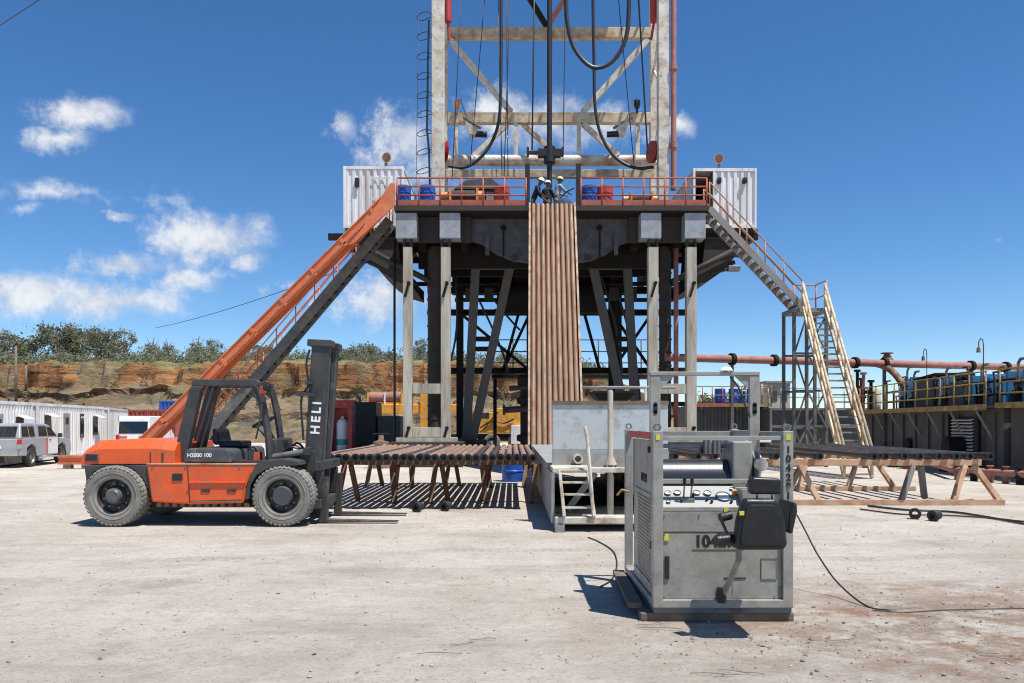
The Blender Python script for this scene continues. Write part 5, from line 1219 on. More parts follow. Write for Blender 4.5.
part('cab_window', MB().box(X_(480, Yc), X_(489, Yc), Yc - .02, Yc - .002, Z_(418, Yc), Z_(410, Yc) - .15), 'car_glass', cr)
part('counterweight', MB().box(X_(511, Yc), X_(527, Yc), Yc - .35, Yc - .02, Z_(444, Yc), Z_(425, Yc)), 'white_container', cr, .03)
part('chassis', MB().box(X_(400, Yc), X_(532, Yc), Yc + .1, Yc + 2.3, Z_(441, Yc), Z_(434.5, Yc)), 'dark_steel', cr, .03)
part('hydraulic_line', MB().tube(bez([W(480, 428, Yc - .1), W(492, 421, Yc - .1), W(504, 423, Yc - .1), W(514, 419, Yc - .1)]), .05, 6).bar(W(483, 430, Yc - .1), W(498, 412, Yc - .1), .07, .07), 'black_steel', cr)
def wheel(parent, c, r, w, axis, rim_mat, lug=0, n=28, tyre='tyre_rubber', rr=.58):
    c = Vector(c); ax = Vector(axis).normalized(); h = w / 2
    o = part('wheel', MB().lathe([(0, h * .62), (r * .16, h * .62), (r * .18, h * .5), (r * .30, h * .45), (r * .34, h * .30), (r * rr * .9, h * .34), (r * rr * .97, h * .8), (r * rr, h * .82), (r * rr, -h * .8), (0, -h * .8)], c, ax, n), rim_mat, parent)
    t = MB().lathe([(r * rr, h * .8), (r * (rr + .05), h * .92), (r * (rr + .07), h * .95), (r * (rr + .09), h * .92), (r * .74, h * .97), (r * .76, h * 1.01), (r * .78, h * .97), (r * .82, h), (r * .93, h * .93), (r * .985, h * .72), (r * .985, -h * .72), (r * .93, -h * .93), (r * .8, -h), (r * (rr + .05), -h * .92), (r * rr, -h * .8)], c, ax, max(n, 32))
    if lug:
        a = ax.orthogonal().normalized(); b = ax.cross(a)
        for i in range(lug):
            for s_ in (-1, 1):
                th = 2 * math.pi * (i + (.5 if s_ > 0 else 0)) / lug; d_ = a * math.cos(th) + b * math.sin(th); tn = ax.cross(d_)
                p = c + d_ * r * .972
                t.bar(p + ax * s_ * h * .12 + tn * .02, p + ax * s_ * h * .86, 2 * math.pi * r / lug * .56, r * .045, d_)
                t.bar(p + ax * s_ * h * .86, p + ax * s_ * h * .96 - d_ * r * .05, 2 * math.pi * r / lug * .56, r * .035, ax * s_ + d_)
    part('tyre', t, tyre, o)
    nb_ = MB(); a = ax.orthogonal().normalized(); b = ax.cross(a)
    for i in range(8):
        th = i * math.pi / 4 + .2; d_ = a * math.cos(th) + b * math.sin(th); nb_.cyl(c + ax * h * .3 + d_ * r * .40, c + ax * h * .42 + d_ * r * .40, r * .035, 6)
    part('wheel_nuts', nb_, 'steel_bare', o)
    return o
for px in (413, 436, 470, 492, 516): wheel(cr, (X_(px, Yc), Yc + .2, .52), .52, .42, (0, -1, 0), 'catwalk_grey')

# red fire cabinet, dark cabinet, fittings behind the forklift mast
Yk = 37.0
o = thing('fire_cabinet', 'red open cabinet with white cylinder behind the forklift mast', 'cabinet', (X_(342, Yk), Yk, 0))
kx0, kx1, kz = X_(328, Yk), X_(352, Yk), Z_(401.5, Yk)
part('back', MB().box(kx0, kx1, Yk + .75, Yk + .8, 0, kz), 'red_paint', o); part('side', MB().box(kx0, kx0 + .06, Yk, Yk + .749, 0, kz), 'red_paint', o); part('side', MB().box(kx1 - .2, kx1, Yk, Yk + .749, 0, kz), 'red_paint', o)
part('top', MB().box(kx0 + .061, kx1 - .201, Yk, Yk + .749, kz - .3, kz), 'red_paint', o)
part('roof', MB().box(kx0 - .06, kx1 + .06, Yk - .05, Yk + .85, kz + .002, kz + .06), 'red_paint', o); part('floor', MB().box(kx0 + .061, kx1 - .201, Yk, Yk + .749, 0, .3), 'red_paint', o)
part('gas_cylinder', MB().lathe([(0, .3), (.26, .3), (.28, .36), (.28, 1.7), (.2, 1.85), (.07, 1.92), (.07, 2.0), (0, 2.0)], (X_(341, Yk), Yk + .35, 0), (0, 0, 1), 16), 'white_container', o); part('band', MB().lathe([(.284, .68), (.284, .95)], (X_(341, Yk), Yk + .35, 0), (0, 0, 1), 16), 'teal_print', o)
o = thing('generator_set', 'black generator box standing between red cabinet and orange crane', 'generator', (X_(369, 40), 40.8, 0))
part('body', MB().box(X_(352, 40), X_(376, 40), 40, 41.8, .15, Z_(402, 40)), 'black_steel', o, .05); part('exhaust', MB().tube([(X_(356, 40), 40.9, Z_(402, 40)), (X_(356, 40), 40.9, Z_(399, 40)), (X_(352, 40), 40.9, Z_(394, 40))], .1, 8), 'pipe_red', o); part('skid', MB().box(X_(352, 40) + .05, X_(376, 40) - .05, 40.1, 41.7, 0, .148), 'dark_steel', o)
part('grey_panel', MB().box(X_(377, 40), X_(400, 40), 40.1, 41.6, .15, Z_(416, 40)), 'grey_container', o, .03)
o = thing('wellhead_valve', 'squat rusty valve with handwheel at the foot of the first rig post', 'valve', (X_(381, 30.3), 30.3, 0)); vx = X_(381, 30.3)
part('valve_body', MB().lathe([(0, 0), (.32, 0), (.32, .6), (.18, .65), (.18, .85), (.30, .9), (.30, 1.0), (.12, 1.05), (.1, 1.25), (0, 1.25)], (vx, 30.3, 0), (0, 0, 1), 14), 'pipe_rust', o); part('handwheel', MB().tube([(vx + .3 * math.cos(t * .524), 30.3 + .3 * math.sin(t * .524), 1.3) for t in range(12)], .03, 6, True).bar((vx - .3, 30.3, 1.3), (vx + .3, 30.3, 1.3), .03, .03), 'dark_steel', o)
drum(512.5, 0, 0, 23.6, .31, 'drum_blue', 'blue drum on the ground behind the left pipe rack', 0.0, group='drums on the ground')
o = thing('valve_tree', 'dark stacked valve assembly beside the foot of the pipe ramp', 'valve stack', (X_(523, 30), 30.0, 0)); vx = X_(524, 30)
part('stack', MB().lathe([(0, 0), (.3, 0), (.3, .5), (.14, .55), (.14, 1.0), (.28, 1.05), (.28, 1.25), (.14, 1.3), (.14, 2.4), (.27, 2.45), (.27, 2.65), (.14, 2.7), (.14, 3.1), (.25, 3.15), (.25, 3.4), (0, 3.5)], (vx, 30, 0), (0, 0, 1), 14), 'dark_steel', o); part('side_outlet', MB().cyl((vx - .75, 29.9, 2.2), (vx + .2, 29.9, 2.25), .12, 10).cyl((vx - .8, 29.9, 2.2), (vx - .7, 29.9, 2.2), .2, 12), 'mid_steel', o); part('side_outlet', MB().cyl((vx - .55, 29.9, 3.0), (vx + .1, 29.95, 3.05), .1, 10), 'mid_steel', o)

# ------------------------------------------------------------------ white cabins on the left
def white_cabin(p0, p1, H, lab, windows):
    p0, p1 = Vector(p0), Vector(p1); L = (p1 - p0).length; a = math.atan2(p1.y - p0.y, p1.x - p0.x) - math.pi / 2
    o = thing('site_cabin', lab, 'cabin', ((p0.x + p1.x) / 2 - 1.22 * math.cos(a), (p0.y + p1.y) / 2 - 1.22 * math.sin(a), .06), a, 'white cabins in a row', local=True)
    container(o, L, 2.44, H, 'white_container', 0, pitch=.3)
    part('skid', MB().box(-1.1, 1.1, -L / 2 + .2, L / 2 - .2, -.06, -.002), 'dark_steel', o)
    for (t, w, zb, zt, fl) in windows:
        y = -L / 2 + L * t
        part('window' if zb > .5 else 'door', MB().box(1.205, 1.235, y - w / 2, y + w / 2, zb, zt), 'car_glass' if zb > .5 else 'catwalk_grey', o)
        if fl: part('awning', MB().prism_xy([(1.24, y - w * .6), (1.24, y + w * .6), (1.7, y + w * .6), (1.7, y - w * .6)], 0, .03), 'white_container', o).matrix_basis = Matrix.Translation((0, 0, zt + .06)) @ Matrix.Translation((1.24, 0, 0)) @ Matrix.Rotation(R(24), 4, 'Y') @ Matrix.Translation((-1.24, 0, 0))
        else: part('vent_grille', MB().box(1.236, 1.25, y - w * .25, y + w * .25, zt - .5, zt - .2), 'mid_steel', o)
    return o
dirv = Vector((-2.8, 14.0, 0)).normalized(); q0 = Vector((-19.7, 30.6, 0))
white_cabin(q0 - dirv * 3.2, q0 + dirv * 3.5, 2.52, 'white corrugated site cabin behind the pickup, nearest of the row', [(.80, .7, 1.0, 1.9, True), (.5, .8, .1, 2.0, False)])
white_cabin(q0 + dirv * 4.1, q0 + dirv * 13.4, 2.52, 'white corrugated site cabin with raised flaps in the middle of the row', [(.12, .7, 1.0, 2.0, True), (.38, .8, .1, 2.1, False), (.62, .5, .9, 2.1, False), (.85, .7, 1.0, 2.0, True)])
white_cabin(Vector((-22.6, 44.9, 0)), Vector((-24.9, 51.9, 0)), 2.5, 'short white cabin at the far end of the row beside the van', [(.5, .7, .1, 2.0, False)])
def box_at(px0, px1, pyt, Y, L, H, mat, lab, z0=0, name='storage_container', group='containers below the bank'):
    o = thing(name, lab, 'container', (X_((px0 + px1) / 2, Y), Y + L / 2, z0), 0, group, local=True); container(o, L, X_(px1, Y) - X_(px0, Y), H, mat); return o
box_at(126, 146, 407.5, 52, 4, 2.55, 'red_container', 'rust-red steel container just right of the white cabins', name='steel_container')
box_at(146.5, 176, 407.5, 52, 4, 2.55, 'red_container', 'rust-red steel container partly hidden by the orange slide', name='steel_container')
bxx = box_at(159, 181, 399, 56, 3, 1.3, 'blue_box', 'blue steel box showing above the red containers', 1.95, 'steel_container')
part('stand', MB().box(-.7, .7, -1.3, 1.3, -1.95, -.002), 'grey_container', bxx)
o = thing('steel_beam', 'low orange steel beam lying on blocks beside the pickup', 'beam', (X_(72, 30.0), 30.0, 0)); ex0, ex1 = X_(59, 30), X_(96, 30)
part('beam', MB().box(ex0, ex1, 29.9, 30.1, .16, .24).box(ex0, ex1, 29.97, 30.03, .24, .42).box(ex0, ex1, 29.9, 30.1, .42, .5), 'slide_orange', o); 
for xx in (ex0 + .35, ex1 - .35): part('block', MB().box(xx - .12, xx + .12, 29.85, 30.15, 0, .158), 'wood_timber', o)
# rubble and timber at the foot of the bank
for (px, Y, w_, lab) in ((318, 40, 1.3, 'flat pile of scrap timber on the ground behind the forklift mast'),):
    x = X_(px, Y); o = thing('timber_pile', lab, 'timber pile', (x, Y, 0))
    for i in range(7): part('plank', MB().bar((x - w_ + random.uniform(-.2, .2), Y + i * .16 - .5, .06 + .11 * (i % 3)), (x + w_ + random.uniform(-.3, .2), Y + i * .15 - .4, .06 + .11 * (i % 3)), .15, .05), 'wood_timber', o)

# ------------------------------------------------------------------ pickup and van
def car_shell(prof_, hw, taper=.86, belt=.95):
    """side profile (y forward, z up) lofted across the width with tumblehome above the belt line"""
    mb = MB(); n_ = len(prof_); rows = []
    for s_ in (-1, 1):
        for (yy, zz) in prof_:
            k = 1.0 if zz <= belt else 1 - (1 - taper) * min(1, (zz - belt) / .8); rows.append((s_ * hw * k, yy, zz))
    mb.add(rows, [tuple(range(n_)), tuple(range(n_, 2 * n_))[::-1]] + [(i, (i + 1) % n_, n_ + (i + 1) % n_, n_ + i) for i in range(n_)])
    return mb
pk = thing('pickup_truck', 'silver double-cab pickup with canopy parked before the white cabins', 'pickup', (-19.85, 32.6, 0), R(9), local=True); pk.scale = (.96, .96, .93)
bprof = [(-2.6, .5), (-2.62, .85), (-2.58, 1.2), (-.9, 1.22), (1.0, 1.22), (1.25, 1.19), (2.3, 1.1), (2.52, .92), (2.55, .5), (2.0, .45), (1.95, .8), (1.55, .97), (1.1, .8), (1.02, .43), (-1.1, .43), (-1.15, .8), (-1.55, .97), (-1.98, .8), (-2.05, .47)]
part('body', car_shell(bprof, .92, .86, 1.1), 'car_silver', pk, .05)
part('cab', car_shell([(1.2, 1.2), (.45, 1.74), (.2, 1.8), (-.98, 1.82), (-1.0, 1.2)], .88, .84, 1.2), 'car_silver', pk, .05)
part('canopy', car_shell([(-1.06, 1.2), (-1.06, 1.84), (-2.3, 1.82), (-2.55, 1.2)], .88, .86, 1.2), 'car_silver', pk, .05)
def side_pane(parent, sx, y0, y1, z0, z1, sl0=0, sl1=0, hw=.88, tp=.84, belt=1.2):
    f = lambda zz: sx * (hw * (1 - (1 - tp) * min(1, max(0, zz - belt) / .8)) + .006)
    mb = MB().add([(f(z0), y0, z0), (f(z0), y1, z0), (f(z1), y1 + sl1, z1), (f(z1), y0 + sl0, z1), (f(z0) - sx * .02, y0, z0), (f(z0) - sx * .02, y1, z0), (f(z1) - sx * .02, y1 + sl1, z1), (f(z1) - sx * .02, y0 + sl0, z1)], [(0, 1, 2, 3), (7, 6, 5, 4), (0, 4, 5, 1), (1, 5, 6, 2), (2, 6, 7, 3), (3, 7, 4, 0)])
    part('window', mb, 'car_glass', parent)
for sx in (-1, 1):
    side_pane(pk, sx, .12, .98, 1.27, 1.66, 0, -.48); side_pane(pk, sx, -.82, .03, 1.27, 1.70, .12); side_pane(pk, sx, -1.68, -1.18, 1.27, 1.70, 0, 0, .88, .86); side_pane(pk, sx, -2.38, -1.75, 1.27, 1.70, .1, 0, .88, .86)
    part('tail_light', MB().box(sx * .80, sx * .932, -2.645, -2.5, .98, 1.18), 'tail_red', pk, .01); part('reverse_lamp', MB().box(sx * .80, sx * .93, -2.645, -2.5, .80, .975), 'chrome', pk, .01)
    dpx = part('door', MB().box(sx * .921, sx * .926, .0, 1.0, .5, 1.19), 'door_white' if sx > 0 else 'car_silver', pk); part('decal', MB().prism_yz([(-.16, .5), (-.04, .5), (-.02, 1.19), (-.26, 1.19)], sx * .9215, sx * .927), 'decal_red', dpx); part('handle', MB().box(sx * .926, sx * .95, .1, .26, 1.08, 1.12), 'black_rubber', dpx)
    part('mirror', MB().box(sx * .92, sx * 1.1, .95, 1.07, 1.2, 1.38), 'black_rubber', pk, .03)
    part('side_step', MB().box(sx * .82, sx * .95, -1.0, 1.0, .34, .40), 'chrome', pk)
    for yy in (-1.56, 1.54): wheel(pk, (sx * .80, yy, .41), .41, .27, (sx, 0, 0), 'steel_bare', 0, 24, 'black_rubber', .66)
part('rear_window', MB().prism_yz([(-2.545, 1.27), (-2.375, 1.70), (-2.355, 1.70), (-2.525, 1.27)], -.70, -.03), 'car_glass', pk)
part('rear_window', MB().prism_yz([(-2.545, 1.27), (-2.375, 1.70), (-2.355, 1.70), (-2.525, 1.27)], .03, .70), 'car_glass', pk)
part('bumper', MB().box(-.85, .85, -2.76, -2.62, .5, .72), 'chrome', pk, .02); part('number_plate', MB().box(-.22, .22, -2.66, -2.635, .80, .92), 'white_print', pk)
vn = thing('white_van', 'white minibus van standing behind the orange forklift', 'van', (X_(135, 44.5), 45.9, 0), R(8), local=True)
part('body', car_shell([(-2.3, .35), (-2.36, .7), (-2.34, 1.1), (-2.2, 1.95), (-2.05, 2.08), (1.2, 2.08), (1.5, 1.98), (2.1, 1.15), (2.45, 1.0), (2.5, .4)], .88, .9, 1.0), 'car_white', vn, .06)
part('rear_window', MB().prism_yz([(-2.355, 1.12), (-2.235, 1.78), (-2.21, 1.78), (-2.33, 1.12)], -.74, .74), 'car_glass', vn)
for sx in (-1, 1):
    for (a, b) in ((-2.0, -1.1), (-1.0, -.1), (0, .9)): side_pane(vn, sx, a, b, 1.15, 1.75, 0, 0, .88, .9, 1.0)
    part('tail_light', MB().box(sx * .70, sx * .885, -2.385, -2.2, .75, 1.06), 'tail_red', vn, .01); part('stripe', MB().box(sx * .30, sx * .69, -2.375, -2.34, .88, .98), 'decal_red', vn)
    part('mirror', MB().box(sx * .9, sx * 1.08, 1.5, 1.6, 1.3, 1.6), 'black_rubber', vn, .02)
    for yy in (-1.4, 1.4): wheel(vn, (sx * .76, yy, .34), .34, .22, (sx, 0, 0), 'chrome', 0, 22, 'black_rubber', .62)
part('bumper', MB().box(-.86, .86, -2.46, -2.36, .36, .6), 'car_white', vn, .03)
# overhead wires
for (a, b, lab) in (((155, 330, 74), (300, 285, 60), ''),):
    pts = []
    A, B = W(155, 328, 76), W(398, 248, 34)
    for i in range(21):
        t = i / 20; p = A.lerp(B, t); p.z -= .35 * 4 * t * (1 - t); pts.append(p)
    single('overhead_wire', MB().tube(pts, .022, 5), 'cable_grey', 'sagging overhead wire from the hill to the rig wing', 'wire', pts[0])
pts = [W(-60, 62, 60), W(-10, 32, 56), W(42, -2, 52), W(110, -50, 48)]
single('overhead_wire', MB().tube(pts, .03, 5), 'cable_grey', 'thin wire crossing the top left corner of the sky', 'wire', pts[0])
# ------------------------------------------------------------------ forklift
YW = 13.3; S = 13.42 / F
fk = thing('forklift', 'large orange forklift truck with dark mast standing side-on in the yard', 'forklift', (X_(200, YW), YW + 1.1, 0))
def fx(px): return (px - 512) * S
def fz_(py): return max(0.0, (527.3 - py) * S)
def pp(lst): return [(fx(a), fz_(b)) for a, b in lst]
N0, N1 = YW + .02, YW + 2.18
# counterweight and hood, rounded
part('counterweight', MB().prism(pp([(81, 505), (80.5, 466), (98, 466), (98, 470), (91, 480), (86, 492), (84, 505)])[::-1], N0 + .25, N1 - .25), 'charcoal_paint', fk, .03)
hd_ = MB(); hpr = [(80, 465), (79.5, 456), (80, 451.5), (94, 441.5), (148, 440), (160, 441.5), (173, 444), (173.5, 465)]
sec = []
for (ins, k_) in ((.16, 0.0), (.165, .62), (.31, 1.0)):      # side of the hood leans in towards the top
    sec.append([(fx(a_), ins, fz_(465) + (fz_(b_) - fz_(465)) * k_) for a_, b_ in hpr])
rows_ = [[(x_, N0 + i_, z_) for x_, i_, z_ in r_] for r_ in sec] + [[(x_, N1 - i_, z_) for x_, i_, z_ in r_] for r_ in sec[::-1]]
vv = [p_ for r_ in rows_ for p_ in r_]; nn_ = len(hpr)
hd_.add(vv, [(r_ * nn_ + i_, r_ * nn_ + i_ + 1, (r_ + 1) * nn_ + i_ + 1, (r_ + 1) * nn_ + i_) for r_ in range(5) for i_ in range(nn_ - 1)])
for i_ in (0, nn_ - 1): hd_.add([r_[i_] for r_ in rows_], [tuple(range(6))])
hd_.add([p_ for p_ in (rows_[0][0], rows_[0][-1], rows_[-1][-1], rows_[-1][0])], [(0, 1, 2, 3)])
hood = part('hood', hd_, 'truck_orange', fk, .035, seg=3)
part('rear_lamp_recess', MB().box(fx(83), fx(97.5), N0 + .145, N0 + .2, fz_(462.5), fz_(454.5)), 'deck_red', hood, .008)
part('rear_lamp', MB().box(fx(84.5), fx(96), N0 + .135, N0 + .146, fz_(461.5), fz_(455.5)), 'black_rubber', hood, .004)
part('hood_seam', MB().box(fx(148.5), fx(149.2), N0 + .15, N0 + .175, fz_(465), fz_(453)), 'charcoal_paint', hood)
for k_ in range(6): part('hood_louvre', MB().box(fx(160), fx(162), N0 + .152, N0 + .2, fz_(455 + k_ * 1.7), fz_(454.2 + k_ * 1.7)), 'charcoal_paint', hood)
part('rear_fender', MB().prism(pp([(83, 466), (147, 466), (151, 500), (148, 492), (142, 480), (133, 471), (120, 467.5), (104, 468), (92, 474), (86, 486)])[::-1], N0 + .12, N0 + .4), 'charcoal_paint', fk, .02)
side = part('side_panel', MB().prism(pp([(146.5, 464.5), (258, 464.5), (262, 466), (251, 477), (246, 489), (244, 504), (192, 505.5), (152, 503), (150, 490)])[::-1], N0 + .08, N1 - .08), 'truck_orange', fk, .03)
part('panel_recess', MB().prism(pp([(190, 484), (191, 501.5), (242.5, 500.5), (245, 484)])[::-1], N0 + .06, N0 + .079), 'truck_orange', side, .005)
for (a, b, c, d_) in ((173, 183, 474.5, 481.5),): part('filler_port', MB().box(fx(a), fx(b), N0 + .066, N0 + .082, fz_(d_), fz_(c)), 'black_rubber', side)
for a in (202, 228): part('panel_slot', MB().box(fx(a), fx(a + 9), N0 + .048, N0 + .062, fz_(493), fz_(490)), 'charcoal_paint', side)
part('seam', MB().bar((fx(188), N0 + .078, fz_(465)), (fx(190.5), N0 + .078, fz_(503)), .012, .012, (0, 1, 0)), 'charcoal_paint', side)
part('step_edge', MB().box(fx(190), fx(246), N0 + .03, N0 + .3, fz_(484), fz_(482.6)), 'truck_orange', side, .006)
part('worn_ledge', MB().box(fx(148), fx(256), N0 + .07, N0 + .12, fz_(465.4), fz_(464.4)), 'stair_cream', side)
part('chipped_edge', MB().box(fx(192), fx(243), N0 + .05, N0 + .09, fz_(502.6), fz_(501.4)), 'steel_bare', side)
part('underbody', MB().box(fx(135), fx(262), N0 + .35, N1 - .35, fz_(510), fz_(492)), 'black_steel', fk)
for i in range(12):
    x = fx(156 + i * 8); part('under_bolt', MB().box(x, x + .07, N0 + .12, N0 + .3, fz_(508), fz_(504)), 'trestle_rust', fk)
part('front_fender', MB().prism(pp([(257, 465), (266, 461), (284, 459.5), (300, 462), (302, 466), (292, 467), (280, 467), (268, 470), (258, 476), (252, 486), (250, 500), (246, 500), (248, 488), (252, 476)])[::-1], N0 + .02, N0 + .5), 'charcoal_paint', fk, .015)
part('front_fender', MB().prism(pp([(257, 465), (266, 461), (284, 459.5), (300, 462), (302, 466), (292, 467), (280, 467), (268, 470), (258, 476), (252, 486), (250, 500), (246, 500), (248, 488), (252, 476)])[::-1], N1 - .5, N1 - .02), 'charcoal_paint', fk, .015)
# instrument box behind the step, with model plate
bx = part('battery_box', MB().prism(pp([(182, 464), (183.5, 452), (187, 449.5), (226, 450), (229.5, 453), (230.5, 464)])[::-1], N0 + .14, N1 - .14), 'panel_grey', fk, .03)
text('model_lettering', 'H2000 100', .092, 'white_print', bx, face_front((fx(198.5), N0 + .135, fz_(456.5))), bold=.002)
part('floor_plate', MB().box(fx(230.7), fx(268), N0 + .2, N1 - .2, fz_(466), fz_(462)), 'charcoal_paint', fk)
part('dash', MB().prism(pp([(256, 463), (259, 448), (262, 440), (268, 440), (270, 463)])[::-1], N0 + .55, N1 - .55), 'charcoal_paint', fk, .03)
part('pedal_box', MB().box(fx(246), fx(252), N0 + .5, N0 + .7, fz_(462), fz_(454)), 'truck_orange', fk)
# seat
se = part('seat', MB().box(fx(204), fx(227), N0 + .75, N0 + 1.4, fz_(449.8), fz_(443)), 'black_vinyl', fk, .04); part('backrest', MB().prism(pp([(198, 447), (206, 447), (202, 430), (197, 430)])[::-1], N0 + .75, N0 + 1.4), 'black_vinyl', se, .04)
# lamps, handles, hoses
part('work_lamp', MB().lathe([(0, .05), (.05, .05), (.075, 0), (.075, -.06), (0, -.06)], (fx(263), N0 + .3, fz_(388)), (-1, 0, 0), 14), 'black_steel', fk)
part('grab_handle', MB().tube(bez([(fx(252), N0 + .30, fz_(440)), (fx(256), N0 + .26, fz_(425)), (fx(258), N0 + .30, fz_(405))]), .016, 6), 'charcoal_paint', fk)
for k_ in range(3): part('hydraulic_hose', MB().tube(bez([(fx(270 + k_ * 2), N0 + .6 + k_ * .08, fz_(458)), (fx(282 + k_ * 2), N0 + .6 + k_ * .08, fz_(449 - k_ * 2)), (fx(296), N0 + .6 + k_ * .08, fz_(455)), (fx(302), N0 + .6 + k_ * .08, fz_(470))]), .02, 6), 'hose_black', fk)
part('exhaust_stub', MB().cyl((fx(159), N1 - .5, fz_(444)), (fx(159), N1 - .5, fz_(428)), .045, 10), 'mid_steel', fk)
part('tow_pin', MB().cyl((fx(80), YW + 1.1, fz_(492)), (fx(80), YW + 1.1, fz_(480)), .04, 8).box(fx(79), fx(84), YW + .95, YW + 1.25, fz_(488), fz_(484)), 'black_steel', fk)
for (px, py) in ((153, 468), (153, 499), (186, 468), (240, 468), (256, 467)): part('body_bolt', MB().cyl((fx(px), N0 + .085, fz_(py)), (fx(px), N0 + .068, fz_(py)), .014, 6), 'steel_bare', side)
# steering column
sw = part('steering_column', MB().cyl((fx(258), N0 + 1.05, fz_(446)), (fx(247), N0 + 1.05, fz_(425)), .05, 8), 'black_steel', fk)
c = Vector((fx(246), N0 + 1.05, fz_(423))); ax = Vector((-.46, 0, .9)).normalized(); a_ = Vector((0, 1, 0)); b_ = ax.cross(a_)
part('steering_wheel', MB().tube([c + (a_ * math.cos(t * .393) + b_ * math.sin(t * .393)) * .2 for t in range(16)], .022, 6, True).bar(c - a_ * .2, c + a_ * .2, .03, .03).bar(c, c + b_ * .2, .03, .03), 'black_rubber', sw)
part('lever', MB().cyl((fx(254), N0 + .8, fz_(440)), (fx(243), N0 + .8, fz_(427)), .018, 6).cyl((fx(256), N0 + .9, fz_(440)), (fx(249), N0 + .9, fz_(420)), .018, 6), 'black_steel', sw)
# overhead guard
GY0, GY1 = N0 + .42, N1 - .9
def gpp(lst): return [(X_(a, GY0), Z_(b, GY0)) for a, b in lst]
roof = gpp([(191, 386), (192, 380.5), (196, 379), (256, 379.5), (259.5, 382), (259.5, 385.5), (254, 386)])[::-1]
og = part('overhead_guard', MB().prism(roof, GY0, GY0 + .12), 'charcoal_paint', fk, .012)
part('guard_side', MB().prism(roof, GY1 - .12, GY1), 'charcoal_paint', og, .012)
for k_ in range(10):
    x = X_(194 + k_ * 6.4, GY0); part('guard_slat', MB().box(x, x + .05, GY0 + .121, GY1 - .121, Z_(384.5, GY0), Z_(380.8, GY0)), 'charcoal_paint', og)
for y0 in (GY0 - .02, GY1 - .14):
    part('rear_pillar', MB().prism(gpp([(171.5, 464.3), (184.5, 464.3), (200.5, 392), (204, 386.2), (191.5, 386.2), (189.5, 389)])[::-1], y0, y0 + .16), 'charcoal_paint', og, .015)
    part('front_pillar', MB().tube(bez([(X_(252, GY0), y0 + .08, Z_(384, GY0)), (X_(257, GY0), y0 + .08, Z_(388, GY0)), (X_(261.5, GY0), y0 + .08, Z_(402, GY0)), (X_(267, GY0), y0 + .08, Z_(435, GY0)), (X_(269, GY0), y0 + .08, Z_(464, GY0))], 20), .065, 8), 'charcoal_paint', og)
part('pillar_gusset', MB().bar((X_(252, GY0), GY0 + .06, Z_(386, GY0)), (X_(264, GY0), GY0 + .06, Z_(422, GY0)), .04, .08, (0, 1, 0)), 'charcoal_paint', og)
part('brake_lamp', MB().box(X_(259, GY0), X_(263, GY0), GY0, GY0 + .1, Z_(394, GY0), Z_(386, GY0)), 'red_paint', og, .01)
# wheels
for (px, py, rr_) in ((116, 498.5, .512), (283.7, 498.3, .512)):
    for y, ax in ((YW + .21, (0, -1, 0)), (YW + 1.99, (0, 1, 0))):
        w_ = wheel(fk, (fx(px), y, .512), rr_, .40, ax, 'charcoal_paint', 40, 40, 'tyre_rubber', .56)
        hol_ = MB()
        for k_ in range(8):
            th_ = k_ * math.pi / 4; hol_.cyl((fx(px) + .21 * math.cos(th_), y + ax[1] * .05, .512 + .21 * math.sin(th_)), (fx(px) + .21 * math.cos(th_), y + ax[1] * .085, .512 + .21 * math.sin(th_)), .028, 8)
        part('rim_holes', hol_, 'black_print', w_)
        part('hub', MB().lathe([(0, .23), (.10, .23), (.13, .20), (.14, .1), (0, .1)] if px < 200 else [(0, .20), (.15, .20), (.17, .17), (.18, .08), (0, .08)], (fx(px), y, .512), ax, 18), 'panel_grey', w_)
part('axle', MB().cyl((fx(116), YW + .4, .5), (fx(116), YW + 1.8, .5), .1, 8).cyl((fx(283.7), YW + .4, .5), (fx(283.7), YW + 1.8, .5), .16, 8), 'black_steel', fk)
# mast, leaning slightly forward
MX = lambda px: X_(px, 13.95)
MZ = lambda py: max(.02, Z_(py, 13.95))
def slab(b0, t0, wb, wt): return [(MX(b0[0]) - wb / 2, MZ(b0[1])), (MX(b0[0]) + wb / 2, MZ(b0[1])), (MX(t0[0]) + wt / 2, MZ(t0[1])), (MX(t0[0]) - wt / 2, MZ(t0[1]))]
MY0, MY1 = 13.88, 14.74
ch0 = part('mast_channel', MB().prism(slab((310.5, 498), (321.5, 341.5), .27, .30), MY0, MY0 + .14), 'charcoal_paint', fk, .012)
ch1 = part('mast_channel', MB().prism(slab((310.5, 498), (321.5, 341.5), .27, .30), MY1 - .14, MY1), 'charcoal_paint', fk, .012)
for y in (MY0 + .16, MY1 - .24): part('inner_channel', MB().prism(slab((315, 517), (325.5, 340.8), .17, .15), y, y + .08), 'panel_grey', fk, .008)
for (a, b, c_, w_) in ((318, 347, 340, .26), (314, 398, 390, .16), (311, 462, 452, .2)):
    part('mast_tie', MB().box(MX(a) - w_ / 2, MX(a) + w_ / 2, MY0 + .14, MY1 - .14, MZ(b), MZ(c_)), 'charcoal_paint', fk, .01)
part('mast_cap', MB().prism([(MX(308), MZ(346)), (MX(332), MZ(347)), (MX(332.5), MZ(340.5)), (MX(309), MZ(339.5))], MY0 - .03, MY0 + .3), 'charcoal_paint', fk, .01)
part('mast_cap', MB().prism([(MX(308), MZ(346)), (MX(332), MZ(347)), (MX(332.5), MZ(340.5)), (MX(309), MZ(339.5))], MY1 - .3, MY1 + .03), 'charcoal_paint', fk, .01)
for y in (MY0 + .28, MY1 - .28): part('lift_cylinder', MB().cyl((MX(306), y, MZ(480)), (MX(313.5), y, MZ(358)), .05, 10), 'steel_bare', fk)
